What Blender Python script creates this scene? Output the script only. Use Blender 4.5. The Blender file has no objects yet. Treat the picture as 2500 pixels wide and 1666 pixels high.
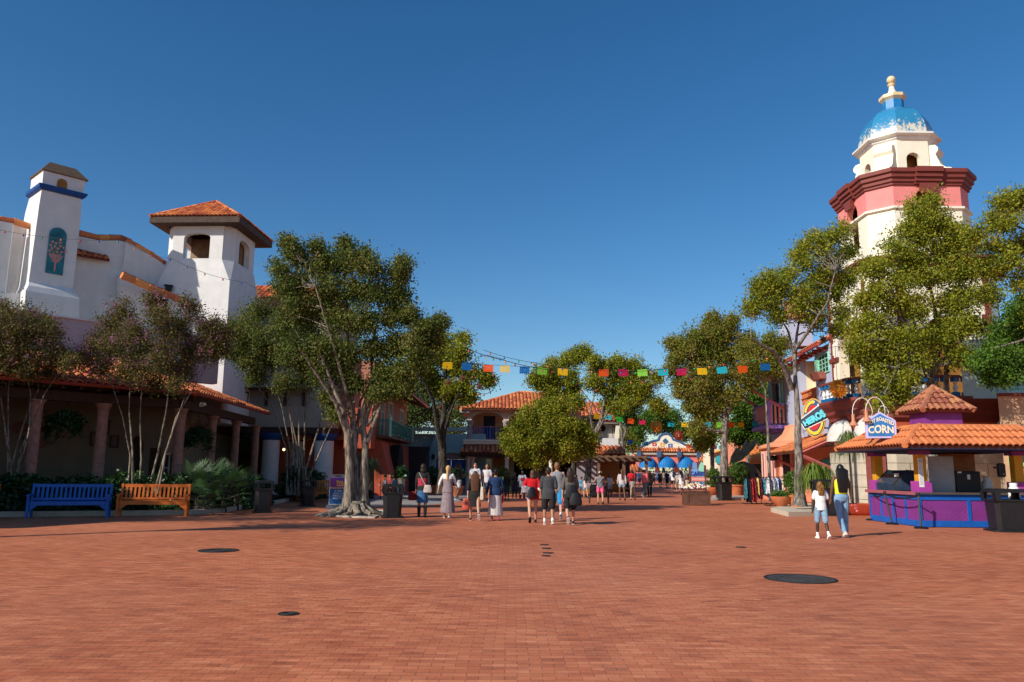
import bpy, bmesh, math, random
import numpy as np
from mathutils import Vector, Matrix, noise
from mathutils.geometry import tessellate_polygon
R=math.radians
random.seed(7);RNG=np.random.default_rng(7)
S=bpy.context.scene
COL=S.collection
FP=1900.0;PITCH=R(9.47);ROLL=0.010;CAMZ=1.57
cr, sr, cp, sp=math.cos(ROLL), math.sin(ROLL), math.cos(PITCH), math.sin(PITCH)
FW=Vector((0, cp, sp));U0=Vector((0, -sp, cp));R0=Vector((1, 0, 0))
RT=R0*cr+U0*sr;UP=U0*cr-R0*sr
cam=bpy.data.cameras.new('camera');camo=bpy.data.objects.new('camera', cam);COL.objects.link(camo)
cam.sensor_width=36;cam.lens=36*FP/2500;cam.clip_end=2000;cam.clip_start=.1
mw=Matrix((RT, UP, -FW)).transposed().to_4x4();mw.translation=(0, 0, CAMZ)
camo.matrix_world=mw;S.camera=camo
S.view_settings.view_transform='Standard';S.view_settings.look='None'
S.view_settings.exposure=0.0;S.view_settings.gamma=1
TOSUN=Vector((-.78, -.626, 0)).normalized()*math.cos(R(31))+Vector((0, 0, math.sin(R(31))))
w=bpy.data.worlds.new('World');S.world=w;w.use_nodes=True
nt=w.node_tree;nt.nodes.clear()
sk=nt.nodes.new('ShaderNodeTexSky');sk.sky_type='NISHITA';sk.sun_disc=False
sk.sun_elevation=R(31);sk.sun_rotation=math.atan2(TOSUN.x, TOSUN.y)
sk.altitude=300;sk.air_density=1.0;sk.dust_density=.45;sk.ozone_density=3.0
hs=nt.nodes.new('ShaderNodeHueSaturation');hs.inputs['Saturation'].default_value=1.30
bg=nt.nodes.new('ShaderNodeBackground');bg.inputs[1].default_value=.115
wo=nt.nodes.new('ShaderNodeOutputWorld')
nt.links.new(sk.outputs[0], hs.inputs['Color']);nt.links.new(hs.outputs[0], bg.inputs[0]);nt.links.new(bg.outputs[0], wo.inputs[0])
sl=bpy.data.lights.new('sun', 'SUN');sl.energy=5.0;sl.angle=R(.53);sl.color=(1, .93, .82)
so=bpy.data.objects.new('sun', sl);COL.objects.link(so)
so.rotation_euler=TOSUN.to_track_quat('Z', 'Y').to_euler();so.location=(-20, -20, 30)
def ray(px, py):return FW+RT*((px-1250)/FP)+UP*((833-py)/FP)
def P(px, py, Y):
 d=ray(px, py);t=Y/d.y;return Vector((0, 0, CAMZ))+d*t
def G(px, py, z=0.0):
 d=ray(px, py);t=(z-CAMZ)/d.z;return Vector((0, 0, CAMZ))+d*t
def XY(px, Y, z=0.0):
 d=ray(px, 1150);a=P(px, 1150, Y)
 for k in range(4):
  lo=P(px, 1150, Y);hi=P(px, 150, Y)
  py=1150-1000*(z-lo.z)/(hi.z-lo.z)
  a=P(px, py, Y)
 return Vector((a.x, Y, z))
class Face:
 """a vertical facade plane through a point, running along angle (from +X)"""
 def __init__(s, A, ang):
  s.A=Vector((A[0], A[1], 0));s.u=Vector((math.cos(R(ang)), math.sin(R(ang)), 0));s.n=Vector((s.u.y, -s.u.x, 0));s.v=Vector((0, 0, 1))
 def p(s, px, py, off=0.0):
  d=ray(px, py);o=Vector((0, 0, CAMZ));A=s.A+s.n*off
  t=(A-o).dot(s.n)/d.dot(s.n);return o+d*t
 def uv(s, px, py):
  q=s.p(px, py)-s.A;return(q.dot(s.u), q.z)
 def at(s, u, z, off=0.0):return s.A+s.u*u+s.n*off+Vector((0, 0, z))
MC={}
def lin(c):return tuple(((x/255)/12.92 if x/255<=.04045 else((x/255+.055)/1.055)**2.4)for x in c)
def M(name, col, rough=.8, var=.12, sc=6.0, bump=0.0, island=0.0, metal=0.0, spec=.3, stain=0.0, emit=0, attr=None, trans=0):
 if name in MC:return MC[name]
 m=bpy.data.materials.new(name);m.use_nodes=True;MC[name]=m
 t=m.node_tree;b=t.nodes['Principled BSDF'];L=t.links.new
 b.inputs['Roughness'].default_value=rough;b.inputs['Metallic'].default_value=metal;b.inputs['Specular IOR Level'].default_value=spec
 geo=t.nodes.new('ShaderNodeNewGeometry')
 cur=None
 def mix(fac, c1, c2, mode='MIX'):
  x=t.nodes.new('ShaderNodeMix');x.data_type='RGBA';x.blend_type=mode
  for sock, val in((0, fac), (6, c1), (7, c2)):
   if hasattr(val, 'is_output'):L(val, x.inputs[sock])
   elif sock==0:x.inputs[0].default_value=val
   else:x.inputs[sock].default_value=(*val[:3], 1)
  return x.outputs[2]
 def nz(scale, det=3):
  n=t.nodes.new('ShaderNodeTexNoise');n.inputs['Scale'].default_value=scale;n.inputs['Detail'].default_value=det
  L(geo.outputs['Position'], n.inputs['Vector']);return n
 def ramp(src, a, c):
  r=t.nodes.new('ShaderNodeMapRange');r.inputs[1].default_value=a;r.inputs[2].default_value=c;L(src, r.inputs[0]);return r.outputs[0]
 if attr:
  at=t.nodes.new('ShaderNodeAttribute');at.attribute_name='rnd'
  cr_=t.nodes.new('ShaderNodeValToRGB');els=cr_.color_ramp.elements
  while len(els)<len(attr):els.new(.5)
  for i, c in enumerate(attr):els[i].position=i/(len(attr)-1);els[i].color=(*c, 1)
  L(at.outputs['Fac'], cr_.inputs[0]);cur=cr_.outputs[0]
 elif island:
  cur=mix(geo.outputs['Random Per Island'], [x*(1-island)for x in col], [min(1, x*(1+island))for x in col])
  if island>.25:
   hsv=t.nodes.new('ShaderNodeHueSaturation');L(cur, hsv.inputs['Color'])
   mr=t.nodes.new('ShaderNodeMapRange');mr.inputs[3].default_value=.487;mr.inputs[4].default_value=.515;L(geo.outputs['Random Per Island'], mr.inputs[0]);L(mr.outputs[0], hsv.inputs['Hue']);cur=hsv.outputs[0]
 if var:
  n=nz(sc);f=ramp(n.outputs[0], .3, .7)
  base=cur if cur else tuple(col)
  lo=mix(1.0, base, (1-var,)*3, 'MULTIPLY');hi=mix(1.0, base, (1+var,)*3, 'MULTIPLY')
  cur=mix(f, lo, hi)
 if stain:
  n=t.nodes.new('ShaderNodeTexNoise');n.inputs['Scale'].default_value=1.3;n.inputs['Detail'].default_value=8;n.inputs['Roughness'].default_value=.65;mp_=t.nodes.new('ShaderNodeMapping');mp_.inputs['Scale'].default_value=(1.6, 1.6, .35);L(geo.outputs['Position'], mp_.inputs[0]);L(mp_.outputs[0], n.inputs[0]);f=ramp(n.outputs[0], .46, .78)
  base=cur if cur else tuple(col)
  dk=mix(1.0, base, (1-stain, 1-stain*1.05, 1-stain*1.1), 'MULTIPLY')
  cur=mix(f, base, dk)
 if cur:L(cur, b.inputs['Base Color'])
 else:b.inputs['Base Color'].default_value=(*col, 1)
 if bump:
  n=nz(sc*6, 4);bp=t.nodes.new('ShaderNodeBump');bp.inputs['Strength'].default_value=bump;bp.inputs['Distance'].default_value=.02
  L(n.outputs[0], bp.inputs['Height']);L(bp.outputs[0], b.inputs['Normal'])
 if emit:
  b.inputs['Emission Color'].default_value=(*col, 1);b.inputs['Emission Strength'].default_value=emit
 if trans:
  tr=t.nodes.new('ShaderNodeBsdfTranslucent')
  if cur:L(cur, tr.inputs[0])
  else:tr.inputs[0].default_value=(*col, 1)
  ms=t.nodes.new('ShaderNodeMixShader');ms.inputs[0].default_value=trans
  L(b.outputs[0], ms.inputs[1]);L(tr.outputs[0], ms.inputs[2]);L(ms.outputs[0], t.nodes['Material Output'].inputs[0])
 return m
def bark_mat(name, c1, c2):
 if name in MC:return MC[name]
 m=bpy.data.materials.new(name);m.use_nodes=True;MC[name]=m
 t=m.node_tree;b=t.nodes['Principled BSDF'];L=t.links.new;b.inputs['Roughness'].default_value=.9;b.inputs['Specular IOR Level'].default_value=.15
 geo=t.nodes.new('ShaderNodeNewGeometry');mp=t.nodes.new('ShaderNodeMapping');mp.inputs['Scale'].default_value=(1, 1, .22);L(geo.outputs['Position'], mp.inputs[0])
 n=t.nodes.new('ShaderNodeTexNoise');n.inputs['Scale'].default_value=14;n.inputs['Detail'].default_value=5;L(mp.outputs[0], n.inputs[0])
 r=t.nodes.new('ShaderNodeValToRGB');r.color_ramp.elements[0].position=.38;r.color_ramp.elements[0].color=(*c1, 1);r.color_ramp.elements[1].position=.62;r.color_ramp.elements[1].color=(*c2, 1)
 L(n.outputs[0], r.inputs[0]);L(r.outputs[0], b.inputs['Base Color'])
 bp=t.nodes.new('ShaderNodeBump');bp.inputs['Strength'].default_value=.7;bp.inputs['Distance'].default_value=.03;L(n.outputs[0], bp.inputs['Height']);L(bp.outputs[0], b.inputs['Normal'])
 return m
class MB:
 def __init__(s):s.v=[];s.f=[]
 def add(s, vs, fs):
  o=len(s.v);s.v+=[Vector(x)for x in vs];s.f+=[tuple(i+o for i in f)for f in fs];return s
 def box(s, c, size, rz=0.0, bev=0.0):
  hx, hy, hz=[x/2 for x in size];b=min(bev, hx*.9, hy*.9, hz*.9)
  c=Vector(c);ca, sa=math.cos(rz), math.sin(rz)
  def T(x, y, z):return c+Vector((x*ca-y*sa, x*sa+y*ca, z))
  if b<=0:
   vs=[T(x, y, z)for z in(-hz, hz)for y in(-hy, hy)for x in(-hx, hx)]
   return s.add(vs, [(0, 2, 3, 1), (4, 5, 7, 6), (0, 1, 5, 4), (2, 6, 7, 3), (0, 4, 6, 2), (1, 3, 7, 5)])
  def ring(i, z):
   x, y=hx-i, hy-i
   q=b*.7 if i==0 else 0
   return[T(-x+q, -y, z), T(x-q, -y, z), T(x, -y+q, z), T(x, y-q, z), T(x-q, y, z), T(-x+q, y, z), T(-x, y-q, z), T(-x, -y+q, z)]if i==0 else[T(-x, -y, z), T(x, -y, z), T(x, -y, z), T(x, y, z), T(x, y, z), T(-x, y, z), T(-x, y, z), T(-x, -y, z)]
  def ring2(d, z):
   x, y=hx-d, hy-d;q=b*.7
   return[T(-x+q, -y, z), T(x-q, -y, z), T(x, -y+q, z), T(x, y-q, z), T(x-q, y, z), T(-x+q, y, z), T(-x, y-q, z), T(-x, -y+q, z)]
  rs=[ring2(b, -hz), ring2(0, -hz+b), ring2(0, hz-b), ring2(b, hz)]
  return s.loft(rs)
 def obox(s, O, u, v, n, su, sv, sn):
  a=[Vector(O)+u*(i*su)+v*(j*sv)+n*(k*sn)for k in(0, 1)for j in(0, 1)for i in(0, 1)]
  return s.add(a, [(0, 2, 3, 1), (4, 5, 7, 6), (0, 1, 5, 4), (2, 6, 7, 3), (0, 4, 6, 2), (1, 3, 7, 5)])
 def loft(s, rings, cap=True, close=True):
  n=len(rings[0]);o=len(s.v)
  for r in rings:s.v+=[Vector(x)for x in r]
  for i in range(len(rings)-1):
   for j in range(n if close else n-1):
    k=(j+1)%n
    s.f.append((o+i*n+j, o+i*n+k, o+(i+1)*n+k, o+(i+1)*n+j))
  if cap:
   s.f.append(tuple(o+j for j in reversed(range(n))));s.f.append(tuple(o+(len(rings)-1)*n+j for j in range(n)))
  return s
 def lathe(s, c, prof, n=16, sx=1, sy=1, cap=True):
  c=Vector(c)
  return s.loft([[c+Vector((math.cos(2*math.pi*k/n)*r*sx, math.sin(2*math.pi*k/n)*r*sy, z))for k in range(n)]for r, z in prof], cap)
 def zl(s, prof, n=12):
  return s.loft([[Vector((cx+math.cos(2*math.pi*k/n)*rx, cy+math.sin(2*math.pi*k/n)*ry, z))for k in range(n)]for cx, cy, z, rx, ry in prof])
 def tube(s, pts, rad, n=8, cap=True, round_=False):
  pts=[Vector(p)for p in pts]
  if not hasattr(rad, '__len__'):rad=[rad]*len(pts)
  rings=[];ref=None
  for i, p in enumerate(pts):
   a=pts[max(0, i-1)];b=pts[min(len(pts)-1, i+1)];d=(b-a)
   if d.length<1e-6:d=Vector((0, 0, 1))
   d.normalize()
   if ref is None:
    ref=Vector((1, 0, 0))if abs(d.x)<.9 else Vector((0, 1, 0))
   x=(ref-d*ref.dot(d)).normalized();y=d.cross(x);ref=x
   rings.append([p+x*(math.cos(2*math.pi*k/n)*rad[i])+y*(math.sin(2*math.pi*k/n)*rad[i])for k in range(n)])
   if round_ and i==0:
    rings.insert(0, [p-d*rad[i]*.75+(q-p)*.6 for q in rings[0]])
   if round_ and i==len(pts)-1:
    rings.append([p+d*rad[i]*.75+(q-p)*.6 for q in rings[-1]])
  return s.loft(rings, cap)
 def ball(s, c, r, n=10, m=7, f=None):
  c=Vector(c)
  if not hasattr(r, '__len__'):r=(r, r, r)
  rings=[]
  for i in range(m+1):
   a=math.pi*(i/m);a=min(max(a, .02), math.pi-.02)
   rings.append([c+Vector((math.sin(a)*math.cos(2*math.pi*k/n)*r[0], math.sin(a)*math.sin(2*math.pi*k/n)*r[1], -math.cos(a)*r[2]))for k in range(n)])
  if f:rings=[[f(q)for q in rg]for rg in rings]
  return s.loft(rings)
 def prism(s, loops, O, u, v, n, d0, d1):
  """polygon with holes in the (u,v) plane at O, extruded along n from d0 to d1"""
  O=Vector(O)
  flat=[p for l in loops for p in l]
  tris=tessellate_polygon([[Vector((x, y, 0))for x, y in l]for l in loops])
  N=len(flat);o=len(s.v)
  for d in(d1, d0):
   s.v+=[O+u*x+v*y+n*d for x, y in flat]
  tn=u.cross(v).dot(n)
  for t in tris:
   a, b, c=[Vector((flat[i][0], flat[i][1], 0))for i in t]
   if((b-a).cross(c-a).z*tn)<0:t=t[::-1]
   s.f.append(tuple(o+i for i in t));s.f.append(tuple(o+N+i for i in reversed(t)))
  k=0
  for l in loops:
   m=len(l)
   for i in range(m):
    j=(i+1)%m
    s.f.append((o+k+i, o+k+j, o+N+k+j, o+N+k+i))
   k+=m
  return s
 def fp(s, F, loops, d0, d1, px=True):
  """prism on a facade; loops in pixels (px=True) or (u,z)"""
  if px:loops=[[F.uv(*q)for q in l]for l in loops]
  return s.prism(loops, F.A, F.u, F.v, F.n, d0, d1)
def arch(x0, x1, z0, zs, rise=None, n=12):
 """opening outline with an arched head: springs at zs"""
 r=(x1-x0)/2 if rise is None else rise;c=(x0+x1)/2
 return[(x0, z0), (x1, z0)]+[(c+math.cos(math.pi*k/n)*(x1-x0)/2, zs+math.sin(math.pi*k/n)*r)for k in range(n+1)]
def rect(x0, y0, x1, y1):return[(x0, y0), (x1, y0), (x1, y1), (x0, y1)]
BASE={}
def thing(name, label, cat, loc=(0, 0, 0), rotz=0, group=None, local=False):
 o=bpy.data.objects.new(name, None);COL.objects.link(o);o.empty_display_size=.2
 o.location=loc;o.rotation_euler=(0, 0, rotz);o['label']=label;o['category']=cat
 if group:o['group']=group
 BASE[o.name]=None if local else Vector(loc)
 return o
def mesh_from(mb, off=None):
 me=bpy.data.meshes.new('m')
 v=[x-off for x in mb.v]if off is not None else mb.v
 me.from_pydata([tuple(x)for x in v], [], mb.f);me.validate();return me
def obj(name, mb, mat, parent=None, smooth=False, label=None):
 off=BASE.get(parent.name)if parent else None
 me=mb if isinstance(mb, bpy.types.Mesh)else mesh_from(mb, off)
 me.name=name
 me.materials.clear();me.materials.append(mat)
 if not isinstance(mb, bpy.types.Mesh):
  bm=bmesh.new();bm.from_mesh(me);bmesh.ops.recalc_face_normals(bm, faces=bm.faces);bm.to_mesh(me);bm.free()
 if smooth:
  me.polygons.foreach_set('use_smooth', [True]*len(me.polygons))
  if smooth!=2:
   try:me.set_sharp_from_angle(angle=R(smooth if smooth is not True else 40))
   except Exception:pass
 o=bpy.data.objects.new(name, me);COL.objects.link(o)
 if parent:o.parent=parent;BASE[o.name]=off
 if label:o['label']=label
 return o
def tag(o, label, cat, group=None):
 o['label']=label;o['category']=cat
 if group:o['group']=group
 return o
def single(name, mb, mat, label, cat, group=None, smooth=False, kind=None):
 c=sum(mb.v, Vector())/len(mb.v);c.z=min(v.z for v in mb.v)
 for i in range(len(mb.v)):mb.v[i]=mb.v[i]-c
 o=obj(name, mb, mat, None, smooth);o.location=c;tag(o, label, cat, group)
 if kind:o['kind']=kind
 return o
def struct(name, mb, mat):
 o=obj(name, mb, mat);o['kind']='structure';return o
def dup(root, loc, rotz=None, label=None, group=None, scale=None):
 r=root.copy();COL.objects.link(r);r.location=loc
 if rotz is not None:r.rotation_euler=(0, 0, rotz)
 if scale:r.scale=(scale,)*3
 if label:r['label']=label
 if group:r['group']=group
 def rec(src, dst):
  for ch in list(src.children):
   c=ch.copy();COL.objects.link(c);c.parent=dst;rec(ch, c)
 rec(root, r);return r
def text_mb(body, size, O, u, v, n, depth=.01, align='CENTER', sx=1.0, bold=0.0, warp=None):
 cu=bpy.data.curves.new('t', 'FONT');cu.body=body;cu.size=size;cu.align_x=align;cu.align_y='CENTER';cu.offset=bold;cu.resolution_u=3
 ob=bpy.data.objects.new('t', cu);COL.objects.link(ob)
 me=bpy.data.meshes.new_from_object(ob)
 mb=MB();
 vs=[(p.co.x*sx, p.co.y)for p in me.vertices]
 if warp:vs=[warp(*q)for q in vs]
 fs=[tuple(p.vertices)for p in me.polygons];N=len(vs)
 mb.add([Vector(O)+u*x+v*y+n*depth for x, y in vs], fs)
 from collections import Counter
 cnt=Counter()
 for f in fs:
  for i in range(len(f)):cnt[(f[i], f[(i+1)%len(f)])]+=1
 o=len(mb.v);mb.v+=[Vector(O)+u*x+v*y for x, y in vs]
 for(a, b)in cnt:
  if(b, a)not in cnt:mb.f.append((a, b, o+b, o+a))
 bpy.data.objects.remove(ob);bpy.data.curves.remove(cu);bpy.data.meshes.remove(me)
 return mb
def bake(mb, vox, smooth_it=2):
 """merge overlapping closed shapes into one continuous surface"""
 me=mesh_from(mb);ob=bpy.data.objects.new('b', me);COL.objects.link(ob)
 bm=bmesh.new();bm.from_mesh(me);bmesh.ops.recalc_face_normals(bm, faces=bm.faces);bm.to_mesh(me);bm.free()
 r=ob.modifiers.new('r', 'REMESH');r.mode='VOXEL';r.voxel_size=vox
 if smooth_it:
  q=ob.modifiers.new('s', 'SMOOTH');q.factor=.5;q.iterations=smooth_it
 dg=bpy.context.evaluated_depsgraph_get();dg.update()
 out=bpy.data.meshes.new_from_object(ob.evaluated_get(dg))
 bpy.data.objects.remove(ob);bpy.data.meshes.remove(me)
 return out
def tiles(poly, s=.26, row=.40, seg=5, lift=.03, rr=.44):
 """barrel tiles over a sloped polygon whose first edge is the eave"""
 P0, P1=poly[0], poly[1];u=(P1-P0).normalized()
 nn=(P1-P0).cross(poly[2]-P1).normalized()
 if nn.z<0:nn= -nn
 v=nn.cross(u)
 if v.z<0:v= -v
 uv=[((p-P0).dot(u), (p-P0).dot(v))for p in poly]
 mb=MB();slab=MB()
 umin=min(a for a, b in uv);umax=max(a for a, b in uv)
 N=max(1, int(round((umax-umin)/s)));st=(umax-umin)/N
 for k in range(N):
  uc=umin+(k+.5)*st
  hits=[]
  for i in range(len(uv)):
   (a0, b0), (a1, b1)=uv[i], uv[(i+1)%len(uv)]
   if(a0<=uc)!=(a1<=uc):hits.append(b0+(b1-b0)*(uc-a0)/(a1-a0))
  if len(hits)<2:continue
  lo, hi=min(hits), max(hits);nr=max(1, int(math.ceil((hi-lo)/row)))
  jx=random.uniform(-.008, .008)
  for r in range(nr):
   a=lo+r*row-(.03 if r==0 else 0);b=min(hi, lo+(r+1)*row+.05)
   if b-a<.05:continue
   rings=[]
   for(q, rad, h)in((a, st*rr, lift+.012), (b, st*rr*.86, .0)):
    rings.append([P0+u*(uc+jx+math.cos(math.pi*j/seg)*rad)+v*q+nn*(h+math.sin(math.pi*j/seg)*rad*.85)for j in range(seg+1)])
   n0=len(mb.v);mb.v+=rings[0]+rings[1]
   for j in range(seg):mb.f.append((n0+j, n0+j+1, n0+seg+1+j+1, n0+seg+1+j))
   lip=[P0+u*(uc+jx+math.cos(math.pi*j/seg)*st*rr*.82)+v*a+nn*(lift+math.sin(math.pi*j/seg)*st*rr*.62)for j in range(seg+1)]
   n1=len(mb.v);mb.v+=lip
   for j in range(seg):mb.f.append((n0+j, n1+j, n1+j+1, n0+j+1))
 m=len(poly)
 top=[p+nn*.004 for p in poly];bot=[p-nn*.09 for p in poly]
 slab.add(top+bot, [tuple(range(m)), tuple(reversed(range(m, 2*m)))]+[(i, (i+1)%m, m+(i+1)%m, m+i)for i in range(m)])
 return mb, slab
def ridge(mb, pts, r=.11, seg=.38):
 for a, b in zip(pts[:-1], pts[1:]):
  d=(b-a);L=d.length;n=max(1, int(L/seg))
  for i in range(n):
   p=a+d*(i/n);q=a+d*((i+1.12)/n)
   mb.tube([p, q], [r*1.08, r*.9], 7, cap=True)
T_OR=M('clay_tile', (.62, .19, .075), .75, .12, 9, island=.38)
T_ORB=M('clay_tile_orange', (.60, .19, .07), .7, .1, 9, island=.16)
T_DK=M('clay_underlay', (.16, .05, .03), .9, .2, 6)
def tile_roof(parent, polys, s=.26, row=.4, mat=None, ridges=None, name='roof', seg=5, rr=.44):
 a=MB();b=MB()
 for p in polys:
  x, y=tiles([Vector(q)for q in p], s, row, seg, rr=rr);a.add(x.v, x.f);b.add(y.v, y.f)
 ro=obj(name, b, T_DK, parent)
 if ridges:
  for r in ridges:ridge(a, [Vector(q)for q in r], s*.46)
 obj('roof_tiles', a, mat or T_OR, ro)
 return ro
# materials list
WHITE=M('white_stucco', (.72, .70, .68), .85, .05, 2, .25, stain=.10)
MAUVE=M('mauve_stucco', (.50, .44, .45), .85, .05, 2, .2, stain=.1)
CREAM=M('cream_stucco', (.80, .70, .50), .85, .05, 2, .2, stain=.08)
CREAMP=M('pale_cream_paint', (.86, .80, .64), .7, .04, 2, .1, stain=.08)
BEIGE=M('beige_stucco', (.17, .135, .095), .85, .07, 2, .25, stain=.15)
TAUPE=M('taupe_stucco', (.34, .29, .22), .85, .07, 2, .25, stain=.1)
STONE=M('pink_stone', (.36, .19, .15), .85, .2, 5, .4)
BLOCK=M('limestone', (.52, .46, .36), .9, .1, 3, .4, stain=.2)
WOODD=M('dark_wood', (.045, .022, .015), .7, .2, 6)
WOODB=M('brown_wood', (.16, .09, .055), .7, .25, 5, .2)
REDB=M('terracotta_stucco', (.48, .09, .045), .8, .08, 2, .2, stain=.15)
REDD=M('oxblood_paint', (.20, .045, .035), .6, .1, 3, .1)
REDP=M('red_paint', (.42, .07, .06), .6, .1, 3)
PINKT=M('coral_pink_paint', (.78, .25, .23), .7, .04, 2, .1, stain=.06)
PINKG=M('salmon_stucco', (.78, .22, .18), .8, .05, 2, .15)
PEACH=M('peach_stucco', (.78, .30, .18), .8, .05, 2, .15)
PEACHL=M('light_peach_stucco', (.74, .46, .34), .8, .05, 2, .15)
PINKL=M('light_pink_paint', (.85, .50, .44), .7, .04, 2)
LAV=M('lavender_stucco', (.46, .50, .66), .8, .04, 2, .15, stain=.06)
TEAL=M('teal_stucco', (.26, .40, .42), .85, .06, 2, .25, stain=.12)
TEALB=M('turquoise_paint', (.05, .42, .45), .6, .08, 3)
MINT=M('mint_paint', (.30, .66, .48), .6, .08, 4)
GREENR=M('green_rail_paint', (.06, .26, .20), .6, .1, 4)
BLUE=M('blue_paint', (.006, .10, .42), .45, .12, 4, spec=.4)
BLUEN=M('navy_band_paint', (.01, .06, .22), .5, .1, 4)
BLUED=M('dome_blue_tile', (.02, .20, .48), .32, .18, 5, spec=.5)
BLUEM=M('balustrade_blue', (.01, .14, .34), .5, .1, 5)
PURP=M('purple_paint', (.20, .035, .22), .55, .1, 3, spec=.35)
PURPL=M('violet_paint', (.24, .13, .42), .6, .1, 3)
YEL=M('yellow_paint', (.62, .30, .02), .6, .08, 4)
OCHRE=M('ochre_stucco', (.30, .14, .035), .8, .1, 3)
ORANGE=M('orange_paint', (.62, .14, .015), .5, .12, 4, spec=.4)
GOLD=M('gold_paint', (.76, .60, .34), .4, .12, 6, spec=.5)
BLACK=M('black_plastic', (.012, .012, .013), .45, .2, 5, spec=.4)
BLACKM=M('black_metal', (.015, .014, .014), .5, .1, 5)
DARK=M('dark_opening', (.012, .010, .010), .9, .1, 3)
GLASS=M('dark_window_glass', (.02, .025, .035), .12, 0, spec=.8)
STEEL=M('brushed_steel', (.45, .46, .47), .4, .1, 8, metal=.7)
GREYP=M('grey_panel', (.36, .37, .38), .6, .08, 4)
COPPER=M('copper_shade', (.55, .22, .12), .5, .12, 5)
WHITEP=M('white_paint', (.8, .79, .76), .5, .05, 4)
CONC=M('concrete', (.46, .42, .35), .9, .12, 4, .3, stain=.15)
TERRA=M('terracotta_pot', (.50, .15, .06), .75, .14, 5, .15, stain=.2)
SOIL=M('soil', (.05, .032, .02), .95, .3, 8)
PAPER=M('paper', (.75, .75, .73), .7, 0)
LAMPE=M('lit_bulb', (1, .62, .22), .5, 0, emit=6)
def vlist(*a):return[Vector(x)for x in a]
def oframe(parent, name, F, loops, d0, d1, mat, px=True, smooth=False):
 return obj(name, MB().fp(F, loops, d0, d1, px), mat, parent, smooth)
def window(parent, F, u0, z0, u1, z1, frame=WHITEP, glass=GLASS, t=.08, bars=(1, 1), d=0.0, arched=False):
 """framed window standing on the facade: frame > pane"""
 m=MB();oz=.05
 m.prism([rect(u0-t, z0-t, u1+t, z1+t), rect(u0, z0, u1, z1)], F.A, F.u, F.v, F.n, d, d+.07)
 for i in range(1, bars[0]+1):
  x=u0+(u1-u0)*i/(bars[0]+1);m.prism([rect(x-.02, z0, x+.02, z1)], F.A, F.u, F.v, F.n, d+.03, d+.055)
 for i in range(1, bars[1]+1):
  y=z0+(z1-z0)*i/(bars[1]+1);m.prism([rect(u0, y-.02, u1, y+.02)], F.A, F.u, F.v, F.n, d+.03, d+.058)
 f=obj('window', m, frame, parent)
 obj('pane', MB().prism([rect(u0, z0, u1, z1)], F.A, F.u, F.v, F.n, d+.01, d+.025), glass, f)
 return f
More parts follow.
